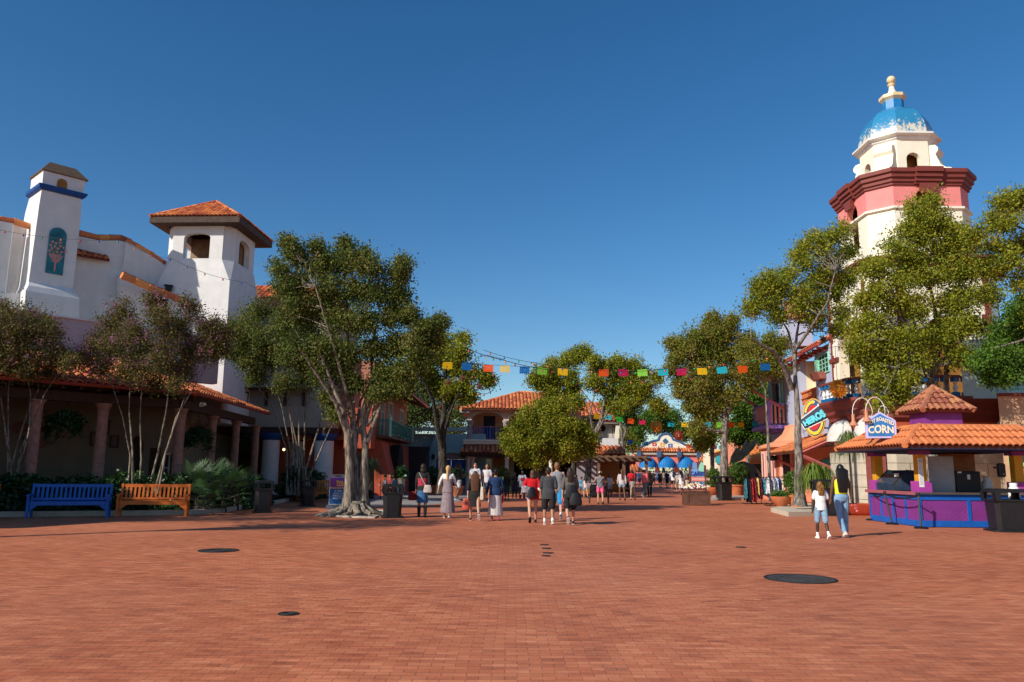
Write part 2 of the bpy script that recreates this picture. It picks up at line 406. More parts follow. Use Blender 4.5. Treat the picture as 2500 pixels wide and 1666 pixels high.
# ground
def brick_ground():
 m=bpy.data.materials.new('brick_paving');m.use_nodes=True;t=m.node_tree;b=t.nodes['Principled BSDF'];L=t.links.new
 b.inputs['Roughness'].default_value=.72;b.inputs['Specular IOR Level'].default_value=.28
 geo=t.nodes.new('ShaderNodeNewGeometry')
 wn=t.nodes.new('ShaderNodeTexNoise');wn.inputs['Scale'].default_value=.5;L(geo.outputs['Position'], wn.inputs[0])
 ad=t.nodes.new('ShaderNodeVectorMath');ad.operation='MULTIPLY_ADD';ad.inputs[1].default_value=(.06, .06, 0);L(wn.outputs['Color'], ad.inputs[0]);L(geo.outputs['Position'], ad.inputs[2])
 br=t.nodes.new('ShaderNodeTexBrick');L(ad.outputs[0], br.inputs[0])
 br.inputs['Scale'].default_value=1;br.inputs['Brick Width'].default_value=.20;br.inputs['Row Height'].default_value=.10;br.inputs['Mortar Size'].default_value=.0045;br.inputs['Mortar Smooth'].default_value=.3
 br.inputs['Color1'].default_value=(.57, .163, .068, 1);br.inputs['Color2'].default_value=(.68, .232, .106, 1);br.inputs['Mortar'].default_value=(.36, .125, .07, 1)
 def nz(s, d=3, r=.55):
  n=t.nodes.new('ShaderNodeTexNoise');n.inputs['Scale'].default_value=s;n.inputs['Detail'].default_value=d;n.inputs['Roughness'].default_value=r;L(geo.outputs['Position'], n.inputs[0]);return n
 def mul(a, fac, col):
  x=t.nodes.new('ShaderNodeMix');x.data_type='RGBA';x.blend_type='MULTIPLY';L(fac, x.inputs[0]);L(a, x.inputs[6]);x.inputs[7].default_value=(*col, 1);return x.outputs[2]
 def rg(n, a, c):
  r=t.nodes.new('ShaderNodeMapRange');r.inputs[1].default_value=a;r.inputs[2].default_value=c;L(n.outputs[0], r.inputs[0]);return r.outputs[0]
 c=br.outputs['Color']
 sx=t.nodes.new('ShaderNodeSeparateXYZ');L(ad.outputs[0], sx.inputs[0])
 def mt(op, a, b_=None):
  q=t.nodes.new('ShaderNodeMath');q.operation=op
  for i, v_ in enumerate((a, b_)):
   if v_ is None:continue
   if hasattr(v_, 'is_output'):L(v_, q.inputs[i])
   else:q.inputs[i].default_value=v_
  return q.outputs[0]
 row=mt('FLOOR', mt('DIVIDE', sx.outputs['Y'], .10));sh=mt('MULTIPLY', mt('MODULO', mt('ABSOLUTE', row), 2), .5)
 cb=t.nodes.new('ShaderNodeCombineXYZ');L(mt('FLOOR', mt('ADD', mt('DIVIDE', sx.outputs['X'], .20), sh)), cb.inputs[0]);L(row, cb.inputs[1])
 wnz=t.nodes.new('ShaderNodeTexWhiteNoise');wnz.noise_dimensions='2D';L(cb.outputs[0], wnz.inputs['Vector'])
 rp=t.nodes.new('ShaderNodeValToRGB');rp.color_ramp.interpolation='LINEAR';e=rp.color_ramp.elements;e[0].position=0;e[0].color=(.68, .66, .68, 1);e[1].position=1;e[1].color=(1.10, 1.26, 1.3, 1)
 for ps, cc in((.03, (.80, .77, .77, 1)), (.10, (.90, .88, .88, 1)), (.86, (1.04, 1.04, 1.04, 1)), (.97, (1.08, 1.16, 1.2, 1))):q_=e.new(ps);q_.color=cc
 L(wnz.outputs['Value'], rp.inputs[0])
 xx=t.nodes.new('ShaderNodeMix');xx.data_type='RGBA';xx.blend_type='MULTIPLY';xx.inputs[0].default_value=1;L(c, xx.inputs[6]);L(rp.outputs[0], xx.inputs[7]);c=xx.outputs[2]
 c=mul(c, rg(nz(.35, 5), .42, .72), (.80, .74, .72))
 mpx=t.nodes.new('ShaderNodeMapping');mpx.inputs['Scale'].default_value=(2.2, 9, 1);L(geo.outputs['Position'], mpx.inputs[0])
 n2=t.nodes.new('ShaderNodeTexNoise');n2.inputs['Scale'].default_value=1.0;n2.inputs['Detail'].default_value=4;L(mpx.outputs[0], n2.inputs[0])
 c=mul(c, rg(n2, .40, .70), (.74, .68, .66))
 c=mul(c, rg(nz(1.6, 6, .7), .55, .80), (.72, .70, .72))
 n3=nz(.12, 3);x=t.nodes.new('ShaderNodeMix');x.data_type='RGBA';x.blend_type='MIX'
 f3=rg(n3, .45, .75);mm=t.nodes.new('ShaderNodeMath');mm.operation='MULTIPLY';mm.inputs[1].default_value=.35;L(f3, mm.inputs[0]);L(mm.outputs[0], x.inputs[0]);L(c, x.inputs[6]);x.inputs[7].default_value=(.62, .25, .14, 1);c=x.outputs[2]
 L(c, b.inputs['Base Color'])
 bp=t.nodes.new('ShaderNodeBump');bp.inputs['Strength'].default_value=.5;bp.inputs['Distance'].default_value=.006;bp.invert=True
 L(br.outputs['Fac'], bp.inputs['Height']);
 bp2=t.nodes.new('ShaderNodeBump');bp2.inputs['Strength'].default_value=.35;bp2.inputs['Distance'].default_value=.01;L(nz(30, 3).outputs[0], bp2.inputs['Height']);L(bp.outputs[0], bp2.inputs['Normal'])
 L(bp2.outputs[0], b.inputs['Normal'])
 return m
g=MB();n=20
g.add([(-600, -100, 0), (600, -100, 0), (600, 1200, 0), (-600, 1200, 0)], [(0, 1, 2, 3)])
struct('plaza_ground', g, brick_ground())
pv=[G(*q)for q in((895, 1236), (1040, 1234), (1105, 1228), (1172, 1213), (1180, 1204), (1100, 1196), (940, 1196), (860, 1205))]
m=MB();m.add([(p.x, p.y, .004)for p in pv], [tuple(range(len(pv)))]);struct('grey_pavement', m, M('grey_paver', (.30, .27, .25), .9, .18, 3, .2))
# left building (hacienda with arcade, chimney and lookout tower)
LF=Face((-17.4, 26.4), 46.8)
hac=thing('courtyard_building', 'large white courtyard building with tiled arcade, chimney stack and square lookout tower', 'building', (-18, 34, 0))
G2=Face((-12.7, 31.4), 93.5)
zG=4.55
cornA=LF.p(480, 960);ucor=(cornA-LF.A).dot(LF.u)
ZW=6.1
L0= -14.0
e0, e1=LF.at(L0, zG), LF.at(ucor, zG)
inner= -4.4
cin=LF.at(ucor-4.4*math.tan(R(23.3)), ZW+.0, inner)
t0=LF.at(L0, ZW, inner)
far=Vector((e1.x-.62, e1.y+11.5, zG));farin=Vector((far.x-4.2, far.y, ZW))
ro=tile_roof(hac, [[e0, e1, cin, t0], [e1, far, farin, cin]], s=.30, row=.46, ridges=[[e1, cin]])
m=MB();m.tube([LF.at(L0, zG-.03, .06), LF.at(ucor, zG-.03, .06), far+Vector((.06, 0, -.03))], .07, 6)
obj('gutter', m, M('gutter_paint', (.33, .055, .03), .5, .15, 4), ro)
m=MB()
for k in range(40):
 u=L0+.4+k*.62
 if u<ucor-.4:m.obox(LF.at(u, zG-.22, -.05), LF.u, LF.v, -LF.n, .1, .12, 3.6)
obj('rafters', m, WOODD, ro)
m=MB();m.obox(LF.at(L0, zG-.62, -.62), LF.u, LF.v, -LF.n, ucor-L0-.4, .36, .3)
q=G2.A+Vector((0, 0, 0));m.obox(G2.at(.5, zG-.62, -.62), G2.u, G2.v, -G2.n, 11, .36, .3)
obj('beam', m, WOODD, hac)
def stone_col(x, y, h, r=.2):
 m=MB();c=(x, y, 0)
 prof=[(r*1.5, 0), (r*1.5, .25), (r*1.15, .35)]
 for a in(.0, .22, .42, .62, .82):
  z=.35+(h-.8)*a;prof+=[(r*(1.08-.12*a), z+.01), (r*(1.16-.12*a), z+.02), (r*(1.16-.12*a), z+.08), (r*(1.05-.12*a), z+.1)]
 prof+=[(r*.95, h-.42), (r*1.02, h-.3), (r*1.02, h-.24), (r*.98, h-.22), (r*1.35, h-.06), (r*1.45, h-.05), (r*1.45, h)]
 m.lathe(c, prof, 16);return m
for px in(-70, 92, 255, 445):
 q=LF.p(px, 975, -.77);obj('column', stone_col(q.x, q.y, zG-.62), STONE, hac, True)
for px in(521, 579, 628):
 q=G2.p(px, 1010, -.77);obj('column', stone_col(q.x, q.y, zG-.62, .19), STONE, hac, True)
m=MB()
def Lu(px, off):return(LF.p(px, 1080, off)-LF.A).dot(LF.u)
holes=[arch(Lu(318, -4), Lu(352, -4), .05, 2.3, .6), rect(Lu(368, -4), .05, Lu(395, -4), 2.4)]
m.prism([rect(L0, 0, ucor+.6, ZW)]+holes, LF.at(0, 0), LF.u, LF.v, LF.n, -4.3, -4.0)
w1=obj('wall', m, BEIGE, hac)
obj('door', MB().prism([holes[0]], LF.at(0, 0), LF.u, LF.v, LF.n, -4.28, -4.2), WOODD, hac)
obj('door', MB().prism([holes[1]], LF.at(0, 0), LF.u, LF.v, LF.n, -4.28, -4.2), WOODD, hac)
m=MB()
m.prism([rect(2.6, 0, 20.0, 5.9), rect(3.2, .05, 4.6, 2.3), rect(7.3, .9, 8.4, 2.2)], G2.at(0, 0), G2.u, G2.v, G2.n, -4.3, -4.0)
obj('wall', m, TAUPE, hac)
obj('door', MB().prism([rect(3.2, .05, 4.6, 2.3)], G2.at(0, 0), G2.u, G2.v, G2.n, -4.28, -4.2), WOODD, hac)
fw=window(hac, Face((G2.at(0, 0, -4.0).x, G2.at(0, 0, -4.0).y), 93.5), 7.3, .9, 8.4, 2.2)
for a, b in((6.7, 7.2), (8.5, 9.0)):
 m=MB();m.prism([rect(a, .85, b, 2.25)], G2.at(0, 0), G2.u, G2.v, G2.n, -3.98, -3.93);obj('shutter', m, WOODD, hac)
m=MB();cr8=[LF.at(-13, 0, -4.45), LF.at(ucor-2.1, 0, -4.45), G2.at(11.8, 0, -4.45), G2.at(11.8, 0, -9), LF.at(-13, 0, -9)];m.loft([[Vector((p.x, p.y, z))for p in cr8]for z in(0, 5.95)]);obj('filler_core', m, TAUPE, hac)  # solid filler block, added to stop sun leaking behind the arcade
za=LF.p(54, 757, -4.6).z;zb=LF.p(220, 780, -4.6).z
m=MB();uu0=L0;u2=Lu(520, -4.6)
m.prism([[(uu0, 5.5), (u2, 5.5), (u2, za-.1), (uu0, za-.1)]], LF.at(0, 0), LF.u, LF.v, LF.n, -5.1, -4.6)
obj('wall', m, MAUVE, hac)
m=MB();m.prism([rect(uu0, za-.1, u2, za-.04)], LF.at(0, 0), LF.u, LF.v, LF.n, -5.15, -4.52);obj('coping', m, WHITE, hac)
um=(LF.p(375, 870, -4.55)-LF.A).dot(LF.u);zz=LF.p(375, 895, -4.55).z;z2=LF.p(375, 850, -4.55).z
m=MB();m.prism([rect(um-.8, zz-.1, um+1.2, z2), rect(um-.65, zz, um+1.05, z2-.12)], LF.at(0, 0), LF.u, LF.v, LF.n, -4.58, -4.45)
wf=obj('window', m, TEALB, hac);obj('pane', MB().prism([rect(um-.65, zz, um+1.05, z2-.12)], LF.at(0, 0), LF.u, LF.v, LF.n, -4.59, -4.55), GLASS, wf)
m=MB()
for r in range(4):
 for c in range(7):
  cx=um-.6+c*.26+(r%2)*.13;cz=zz-.55+r*.14
  m.tube([LF.at(cx+math.cos(a)*.14, cz+math.sin(a)*.13, -4.5)for a in np.linspace(0, math.pi, 7)], .018, 4)
obj('tile_lattice', m, T_OR, hac)
CF=Face((P(106, 417, 37.5).x, 37.5), 47.3)
ch_lv=[((106, 417), (211, 442)), ((102, 463), (199, 486)), ((96, 498), (198, 525)), ((70, 688), (178, 705)), ((66, 700), (182, 716)), ((57, 712), (188, 733)), ((57, 716), (188, 737)), ((54, 762), (187, 781)), ((50, 830), (186, 850))]
depth=[1.9, 1.95, 2.25, 2.6, 2.8, 3.1, 3.1, 3.1, 3.1]
rings=[]
for(a, b), d in zip(ch_lv, depth):
 ua, za_=CF.uv(*a);ub, zb_=CF.uv(*b);z=(za_+zb_)/2;ex=0 if d<2.7 else .22
 if d==3.1:ex=.35
 rings.append([CF.at(ua, z, ex), CF.at(ub, z, ex), CF.at(ub, z, -d), CF.at(ua, z, -d)])
for r_, (a, b)in zip(rings, ch_lv):pass
ch=obj('chimney', MB().loft(rings), WHITE, hac)
def ring_at(px1, py1, px2, py2, ex, d=1.9):
 ua, z1=CF.uv(px1, py1);ub, z2_=CF.uv(px2, py2);z=(z1+z2_)/2
 return[CF.at(ua-ex, z, ex), CF.at(ub+ex, z, ex), CF.at(ub+ex, z, -d-ex), CF.at(ua-ex, z, -d-ex)]
obj('band', MB().loft([ring_at(102, 463, 199, 486, .06), ring_at(102, 458, 200, 481, .16), ring_at(103, 450, 205, 474, .16)]), BLUEN, ch)
c1=ring_at(106, 417, 211, 442, .06);c1b=ring_at(106, 415, 211, 440, .09);c2=ring_at(111, 389, 206, 412, -.22)
c2=[p.lerp(sum(c2, Vector())/4, .12)for p in c2]
for k in(2, 3):c2[k]=c2[k].lerp(c2[3-k], .25)
obj('cap', MB().loft([c1, c1b, c2]), M('cap_tile_brown', (.16, .105, .065), .8, .15, 5, .2), ch)
ua, za_=CF.uv(147, 462);m=MB();m.prism([arch(ua-.18, ua+.30, CF.uv(148, 463)[1], CF.uv(148, 447)[1])], CF.A, CF.u, CF.v, CF.n, -.2, .012);obj('vent', m, OCHRE, ch)
ua, z1=CF.uv(103, 665);ub, z2_=CF.uv(150, 668);zt=CF.uv(130, 580)[1]
zc=z1
def mural():
 F0=CF;m=MB();m.prism([arch(ua+.12, ub+.05, z1, zt+.15)], F0.A, F0.u, F0.v, F0.n, .02, .05);return m
tiltn=CF
mu=obj('tile_mural', mural(), M('mural_tile', (.02, .16, .20), .4, .35, 2.5), ch)
cx=(ua+ub)/2+.08
def disc(F, u, z, r, off, mat, parent, name, ry=None, n=12):
 m=MB();m.prism([[(u+math.cos(2*math.pi*k/n)*r, z+math.sin(2*math.pi*k/n)*(ry or r))for k in range(n)]], F.A, F.u, F.v, F.n, off, off+.015);return obj(name, m, mat, parent)
FLW=M('mural_pink', (.55, .27, .24), .5, .25, 6);FLG=M('mural_olive', (.20, .22, .10), .5, .3, 8)
m=MB()
for k in range(16):
 a=k*2.4;rr_=.03+.03*k**.5*2;m.prism([[(cx+.02+math.cos(a)*rr_*1.6+math.cos(t)*.07, zt-.55+math.sin(a)*rr_*1.5+math.sin(t)*.07)for t in np.linspace(0, 2*math.pi, 7)[:-1]]], CF.A, CF.u, CF.v, CF.n, .05, .058+k*.0007)
obj('mural_flower', m, FLW, mu)
m=MB();H=zt-z1
for k in range(26):
 x=cx+random.uniform(-.3, .3);z=random.uniform(z1+.9, zt-.2);m.prism([[(x+math.cos(t)*.06, z+math.sin(t)*.035)for t in np.linspace(0, 2*math.pi, 6)[:-1]]], CF.A, CF.u, CF.v, CF.n, .051, .056+k*.0004)
obj('mural_leaves', m, FLG, mu)
m=MB()
for k in range(7):
 x=cx-.3+k*.1;m.prism([[(x-.035, z1+1.0), (x+.035, z1+1.0), (cx+(x-cx)*.45+.02, z1+.62), (cx+(x-cx)*.45-.02, z1+.62)]], CF.A, CF.u, CF.v, CF.n, .05, .075)
m.prism([[(cx-.05, z1+.62), (cx+.05, z1+.62), (cx+.03, z1+.15), (cx-.03, z1+.15)]], CF.A, CF.u, CF.v, CF.n, .05, .07)
obj('mural_urn', m, FLW, mu)
up=MB()
offW= -.9
def UW(pts, off, thick=.6, bottom=5.5):
 uvs=[CF.uv(*p)for p in pts]
 uvs=[((CF.p(px, py, off)-CF.A).dot(CF.u), CF.p(px, py, off).z)for px, py in pts]
 up.prism([[(uvs[0][0], bottom), (uvs[-1][0], bottom)]+uvs[::-1]], CF.at(0, 0), CF.u, CF.v, CF.n, off-thick, off);return uvs
A_=UW([(-120, 534), (0, 540), (33, 546)], -.9)
A2=UW([(33, 548), (62, 556), (100, 566)], -1.6)
B_=UW([(170, 572), (193, 577), (240, 587), (292, 588), (312, 593)], -.9)
C_=UW([(307, 590), (330, 602), (365, 622), (395, 642), (420, 661)], -.75, .8)
obj('upper_wall', up, WHITE, hac)
m=MB();m.prism([[((CF.p(px, py, -.5)-CF.A).dot(CF.u), CF.p(px, py, -.5).z)for px, py in((-120, 716), (54, 716), (54, 900), (-120, 900))]], CF.at(0, 0), CF.u, CF.v, CF.n, -1, -.5);obj('ledge', m, WHITE, hac)
def coping(pts, off, r=.17):
 m=MB();q=[CF.p(px, py, off)+Vector((0, 0, .06))for px, py in pts]
 ridge(m, q, r, .5);return m
for pts, off in(([(-120, 534), (0, 539), (33, 543), (72, 556)], -1.1), ([(193, 572), (240, 583), (292, 583), (316, 592)], -1.2), ([(307, 590), (330, 602), (365, 622), (395, 642), (416, 657)], -1.0)):
 obj('coping_tiles', coping(pts, off), T_OR, hac)
q=[CF.p(x, y, -.85)for x, y in((187, 608), (268, 627), (268, 634), (187, 623))]
h1=[CF.p(187, 622, -.45), CF.p(268, 636, -.45), CF.p(262, 626, -.9), CF.p(187, 606, -.9)]
tile_roof(hac, [h1], s=.26, row=.3, name='tile_hood')
pr=[CF.p(x, y, .9)for x, y in((297, 672), (363, 702), (426, 726), (470, 748), (512, 766))]
m=MB();ridge(m, pr, .19, .5);
pb=[CF.p(x, y, -.2)for x, y in((297, 672), (363, 702), (426, 726), (470, 748), (512, 766))]
ridge(m, [p+Vector((0, 0, .05))for p in pb], .19, .5)
po=obj('porch_coping', m, T_OR, hac)
m=MB();m.prism([[((CF.p(px, py, -.1)-CF.A).dot(CF.u), CF.p(px, py, -.1).z)for px, py in((297, 676), (363, 706), (426, 730), (512, 770), (512, 900), (363, 900), (297, 900))]], CF.at(0, 0), CF.u, CF.v, CF.n, -.8, -.1);obj('porch_wall', m, WHITE, hac)
m=MB();m.prism([[((CF.p(px, py, -.05)-CF.A).dot(CF.u), CF.p(px, py, -.05).z)for px, py in((366, 714), (426, 737), (508, 772), (508, 800), (430, 800), (366, 760))]], CF.at(0, 0), CF.u, CF.v, CF.n, -.09, -.04);obj('porch_shade', m, DARK, hac)  # dark panel on the wall, paints the shade under the porch coping
TC=Vector((-17.75, 44.55, 0));ta=2.06
def chsq(c, a, ch_, z, rot=R(-4)):
 pts=[(-a+ch_, -a), (a-ch_, -a), (a, -a+ch_), (a, a-ch_), (a-ch_, a), (-a+ch_, a), (-a, a-ch_), (-a, -a+ch_)]
 return[Vector((c.x+x*math.cos(rot)-y*math.sin(rot), c.y+x*math.sin(rot)+y*math.cos(rot), z))for x, y in pts]
zT=P(486, 552, 42.5).z;zC1=P(540, 655, 42.5).z;zC0=P(540, 690, 42.5).z;
TR=R(-3)
m=MB();m.loft([chsq(TC, 2.12, .02, 4, TR), chsq(TC, 2.08, .02, zC0, TR), chsq(TC, 1.98, .5, zC1+.5, TR), chsq(TC, 1.95, .52, zT-2.2, TR)])
tw=obj('tower', m, WHITE, hac)
m=MB()
zo0=P(483, 631, 42.6).z;zo1=P(483, 580, 42.6).z
for k in range(4):
 a=TR+k*math.pi/2
 u=Vector((math.cos(a), math.sin(a), 0));nn_=Vector((math.sin(a), -math.cos(a), 0))
 m.prism([rect(-1.45, zT-2.2, 1.45, zT+.1), arch(-.82, .70, zo0, zo1, .28, 8)], TC, u, Vector((0, 0, 1)), nn_, 1.62, 1.94)
 c1_=TC+nn_*1.94+u*1.43;a2=a+math.pi/4;u2_=Vector((math.cos(a2), math.sin(a2), 0));n2_=Vector((math.sin(a2), -math.cos(a2), 0))
 cc=TC+(nn_*1.0+u*1.0)
 m.obox(c1_-u2_*.0, u2_, Vector((0, 0, 1)), -n2_, .74, 0.001, .4)if False else None
 q0=TC+nn_*1.94+u*1.42;q1=TC+u*1.94+nn_*1.42;q2=TC+u*1.6+nn_*1.42;q3=TC+nn_*1.6+u*1.42
 m.loft([[Vector((q.x, q.y, z))for q in(q0, q1, q2, q3)]for z in(zT-2.21, zT+.1)])
obj('belfry', m, WHITE, tw)
m=MB();m.box((TC.x, TC.y, zT-1.2), (.14, .14, 2.2), TR);m.box((TC.x, TC.y, zo0-.12), (3.2, 3.2, .1), TR);obj('belfry_floor', m, WOODB, tw)
m=MB();m.obox(TC+Vector((-1.55, .6, zT-2.1)), Vector((1, 0, 0)), Vector((0, 0, 1)), Vector((0, 1, 0)), 3.1, 2.1, .05);obj('belfry_screen', m, M('tan_board', (.30, .20, .13), .8, .2, 4), tw)
zE=15.52;ea=2.58
er=[Vector((TC.x+x*math.cos(TR)-y*math.sin(TR), TC.y+x*math.sin(TR)+y*math.cos(TR), zE))for x, y in((-ea, -ea), (ea, -ea), (ea, ea), (-ea, ea))]
ap=Vector((TC.x, TC.y, P(523, 493, TC.y).z))
rf=tile_roof(tw, [[er[k], er[(k+1)%4], ap]for k in range(4)], s=.24, row=.36, ridges=[[er[k], ap]for k in range(4)])
m=MB();so_=[Vector((p.x, p.y, zE-.38))for p in er];si=[Vector((TC.x+(p.x-TC.x)*.72, TC.y+(p.y-TC.y)*.72, zT+.02))for p in er];st_=[Vector((p.x, p.y, zE-.05))for p in er]
m.loft([si, so_, st_], cap=False);obj('soffit', m, M('soffit_wood', (.075, .05, .038), .8, .2, 4), rf)
q=CF.p(411, 705, .1)
fl=MB();fl.box((q.x, q.y, q.z), (.34, .28, .26), R(30), .03);fl.box((q.x, q.y, q.z-.3), (.06, .06, .35));fl.box((q.x-.02, q.y+.02, q.z+.18), (.46, .3, .05), R(30))
single('floodlight', fl, BLACK, 'black floodlight fixed on the sloping tile coping below the lookout tower', 'floodlight')
rq=[Vector((-17.0, 47.0, P(600, 768, 47).z)), Vector((-9.6, 47.0, P(600, 768, 47).z)), Vector((-12.5, 53, P(640, 700, 53).z)), Vector((-19, 53, P(640, 700, 53).z))]
tile_roof(hac, [rq], s=.34, row=.5)
bx=Vector((-10.55, 46.2, 0));zb0=P(760, 1044, 46.2).z
m=MB();m.loft([[Vector((x, y, z))for x, y in((-18, 46.2), (-11.0, 46.2), (-10.4, 47.0), (-10.4, 52), (-18, 52))]for z in(zb0, rq[0].z-.1)])
obj('upper_storey', m, TAUPE, hac)
m=MB();m.loft([[Vector((x, y, z))for x, y in((-18, 46.1), (-11.0, 46.1), (-10.3, 46.95), (-10.3, 52), (-18, 52))]for z in(zb0-.38, zb0)])
obj('beam', m, WOODD, hac)
for px, D_, r_ in((786, 46.9, .56), (722, 48.5, .52), (655, 46.5, .5)):
 q=XY(px, D_);cm_=MB();cm_.lathe((q.x, q.y, 0), [(r_, 0), (r_, zb0-.75), (r_*1.05, zb0-.72), (r_*1.4, zb0-.45), (r_*1.4, zb0-.38)], 24);
 c_=obj('column', cm_, WHITE, hac, True)
 obj('capital', MB().lathe((q.x, q.y, 0), [(r_*1.03, zb0-.76), (r_*1.1, zb0-.7), (r_*1.45, zb0-.45), (r_*1.45, zb0-.36)], 24), BLUEN, c_, True)
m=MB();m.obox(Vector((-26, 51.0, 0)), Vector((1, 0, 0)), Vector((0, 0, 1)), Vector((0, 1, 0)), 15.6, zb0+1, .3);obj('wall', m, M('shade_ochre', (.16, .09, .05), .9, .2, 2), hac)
m=MB()
for k in range(4):
 m.box((-15.6+k*1.1, 46.1, P(680, 975, 46).z), (.08, .5, .8));m.box((-15.6+k*1.1, 45.9, P(680, 975, 46).z+.35), (.08, .9, .08))
m.box((-14, 45.8, P(680, 965, 46).z+.35), (4.2, 1.0, .1));obj('balcony', m, WOODD, hac)
m=MB();q=P(833, 1104, 50)
for k in range(7):
 a=math.pi*(.55+k*.08);m.tube([q, q+Vector((math.cos(a)*-.7, 0, math.sin(a)*.7))], .02, 4)
obj('fanlight', m, GOLD, hac)
wg=thing('unseen_wing', 'unseen white two storey wing with tiled roof at the near left of the plaza', 'building', (-24, 13, 0))  # unseen wing, inferred from and sized by the shade over the benches
m=MB();m.loft([[Vector((x, y, z))for x, y in((-31, 13), (-22.5, 13), (-20.5, 17.5), (-24, 22.5), (-31, 22.5))]for z in(0, 7.4)]);obj('wall', m, WHITE, wg)
tile_roof(wg, [vlist((-22.2, 12.7, 7.3), (-20.2, 17.6, 7.3), (-25.5, 18, 9), (-26, 15, 9)), vlist((-31, 12.7, 7.3), (-22.2, 12.7, 7.3), (-26, 15, 9), (-31, 15, 9)), vlist((-20.2, 17.6, 7.3), (-23.8, 22.8, 7.3), (-27, 19, 9), (-25.5, 18, 9))], s=.4, row=.6, seg=4)
# red balcony house
rb=thing('balcony_house', 'terracotta red house with green balcony and deep overhanging tiled eaves', 'building', (-9, 55, 0))
RX=Face((-8.45, 47.6), 90.0)
zf=3.62
m=MB()
ul= lambda D:D-47.6
wh=[rect(ul(50.3), 3.7, ul(51.6), 6.1), rect(ul(53.6), 3.7, ul(55.2), 6.1), rect(ul(59), 3.9, ul(60.6), 6.0)]
m.prism([rect(0, 3.3, 15.5, 8.2)]+wh, RX.A, RX.u, RX.v, RX.n, -.3, 0)
m.obox(Vector((-15, 47.6, 3.3)), Vector((1, 0, 0)), Vector((0, 0, 1)), Vector((0, 1, 0)), 6.25, 4.9, .3)
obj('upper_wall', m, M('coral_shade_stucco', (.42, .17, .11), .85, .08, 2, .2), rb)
for a, z0, b, z1_ in((50.3, 3.7, 51.6, 6.1), (53.6, 3.7, 55.2, 6.1), (59, 3.9, 60.6, 6.0)):
 window(rb, RX, ul(a), z0, ul(b), z1_, CREAM, M('green_door', (.04, .16, .12), .6, .1, 4), t=.14, bars=(1, 2))
m=MB();m.loft([[Vector((x, y, z))for x, y in((-15, 48.2), (xx, 48.2), (xx, 62.0+(0)), (-15, 62))]for xx, z in((-7.0-.9*0, 0), (-8.0, 3.3))])
obj('lower_wall', m, REDB, rb)
m=MB();q=P(905, 1040, 47.5);m.box((q.x-.6, 47.4, 4.0), (1.6, 1.6, 2.4));obj('corner_block', m, REDB, rb)
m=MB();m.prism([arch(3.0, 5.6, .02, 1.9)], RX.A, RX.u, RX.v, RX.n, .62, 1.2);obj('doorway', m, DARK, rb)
zEv=P(995, 955, 51.5).z
n1=Vector((-6.85, 50.6, zEv));f1=Vector((-6.85, 64, zEv));n2=Vector((-12.5, 50.6, zEv+1.7));f2=Vector((-12.5, 64, zEv+1.7))
rr=tile_roof(rb, [[n1, f1, f2, n2]], s=.32, row=.5, seg=4)
m=MB()
for k in range(15):
 y=50.9+k*.95;m.obox(Vector((-6.95, y, zEv-.22)), Vector((-1, 0, .3)).normalized(), Vector((0, 0, 1)), Vector((0, 1, 0)), 2.2, .14, .1)
obj('rafters', m, WOODB, rr)
m=MB();m.tube([Vector((-6.8, 64, zEv-.08)), Vector((-6.8, 50.5, zEv-.08)), Vector((-6.9, 50.4, zEv-.2)), Vector((-8.2, 49.9, zEv-.9)), Vector((-8.35, 49.6, zEv-1.1)), Vector((-8.35, 49.6, 3.5))], .07, 6)
m.obox(Vector((-6.8, 50.5, zEv-.18)), Vector((-1, 0, .3)).normalized(), Vector((0, 0, 1)), Vector((0, 1, 0)), 5.9, .2, .06)
obj('gutter', m, M('gutter_coral', (.55, .14, .09), .5, .1, 4), rr)
m=MB();m.tube([Vector((-6.9, 64, zEv-.25)), Vector((-8.4, 62, zEv-1.7))], .06, 5);obj('brace', m, WOODD, rr)
bal=MB();bx0= -7.5
bal.box((-8.0, 53.9, 3.6), (1.1, 10.9, .18));b_=obj('balcony', bal, WOODB, rb)
m=MB()
for y in np.arange(48.6, 59.4, .22):m.box((bx0, y, 4.13), (.04, .05, .86))
for x in np.arange(-8.4, -7.5, .2):m.box((x, 48.5, 4.13), (.05, .04, .86))
m.box((bx0, 53.9, 4.6), (.08, 10.9, .07));m.box((bx0, 53.9, 3.76), (.06, 10.9, .06));m.box((-7.95, 48.5, 4.6), (.95, .08, .07))
obj('railing', m, GREENR, b_)
for y in(48.5, 59.4):obj('newel_post', MB().lathe((bx0, y, 0), [(.09, 3.6), (.09, 4.65), (.12, 4.68), (.12, 4.73), (.05, 4.76), (.09, 4.83), (.02, 4.9)], 8), MINT, b_)
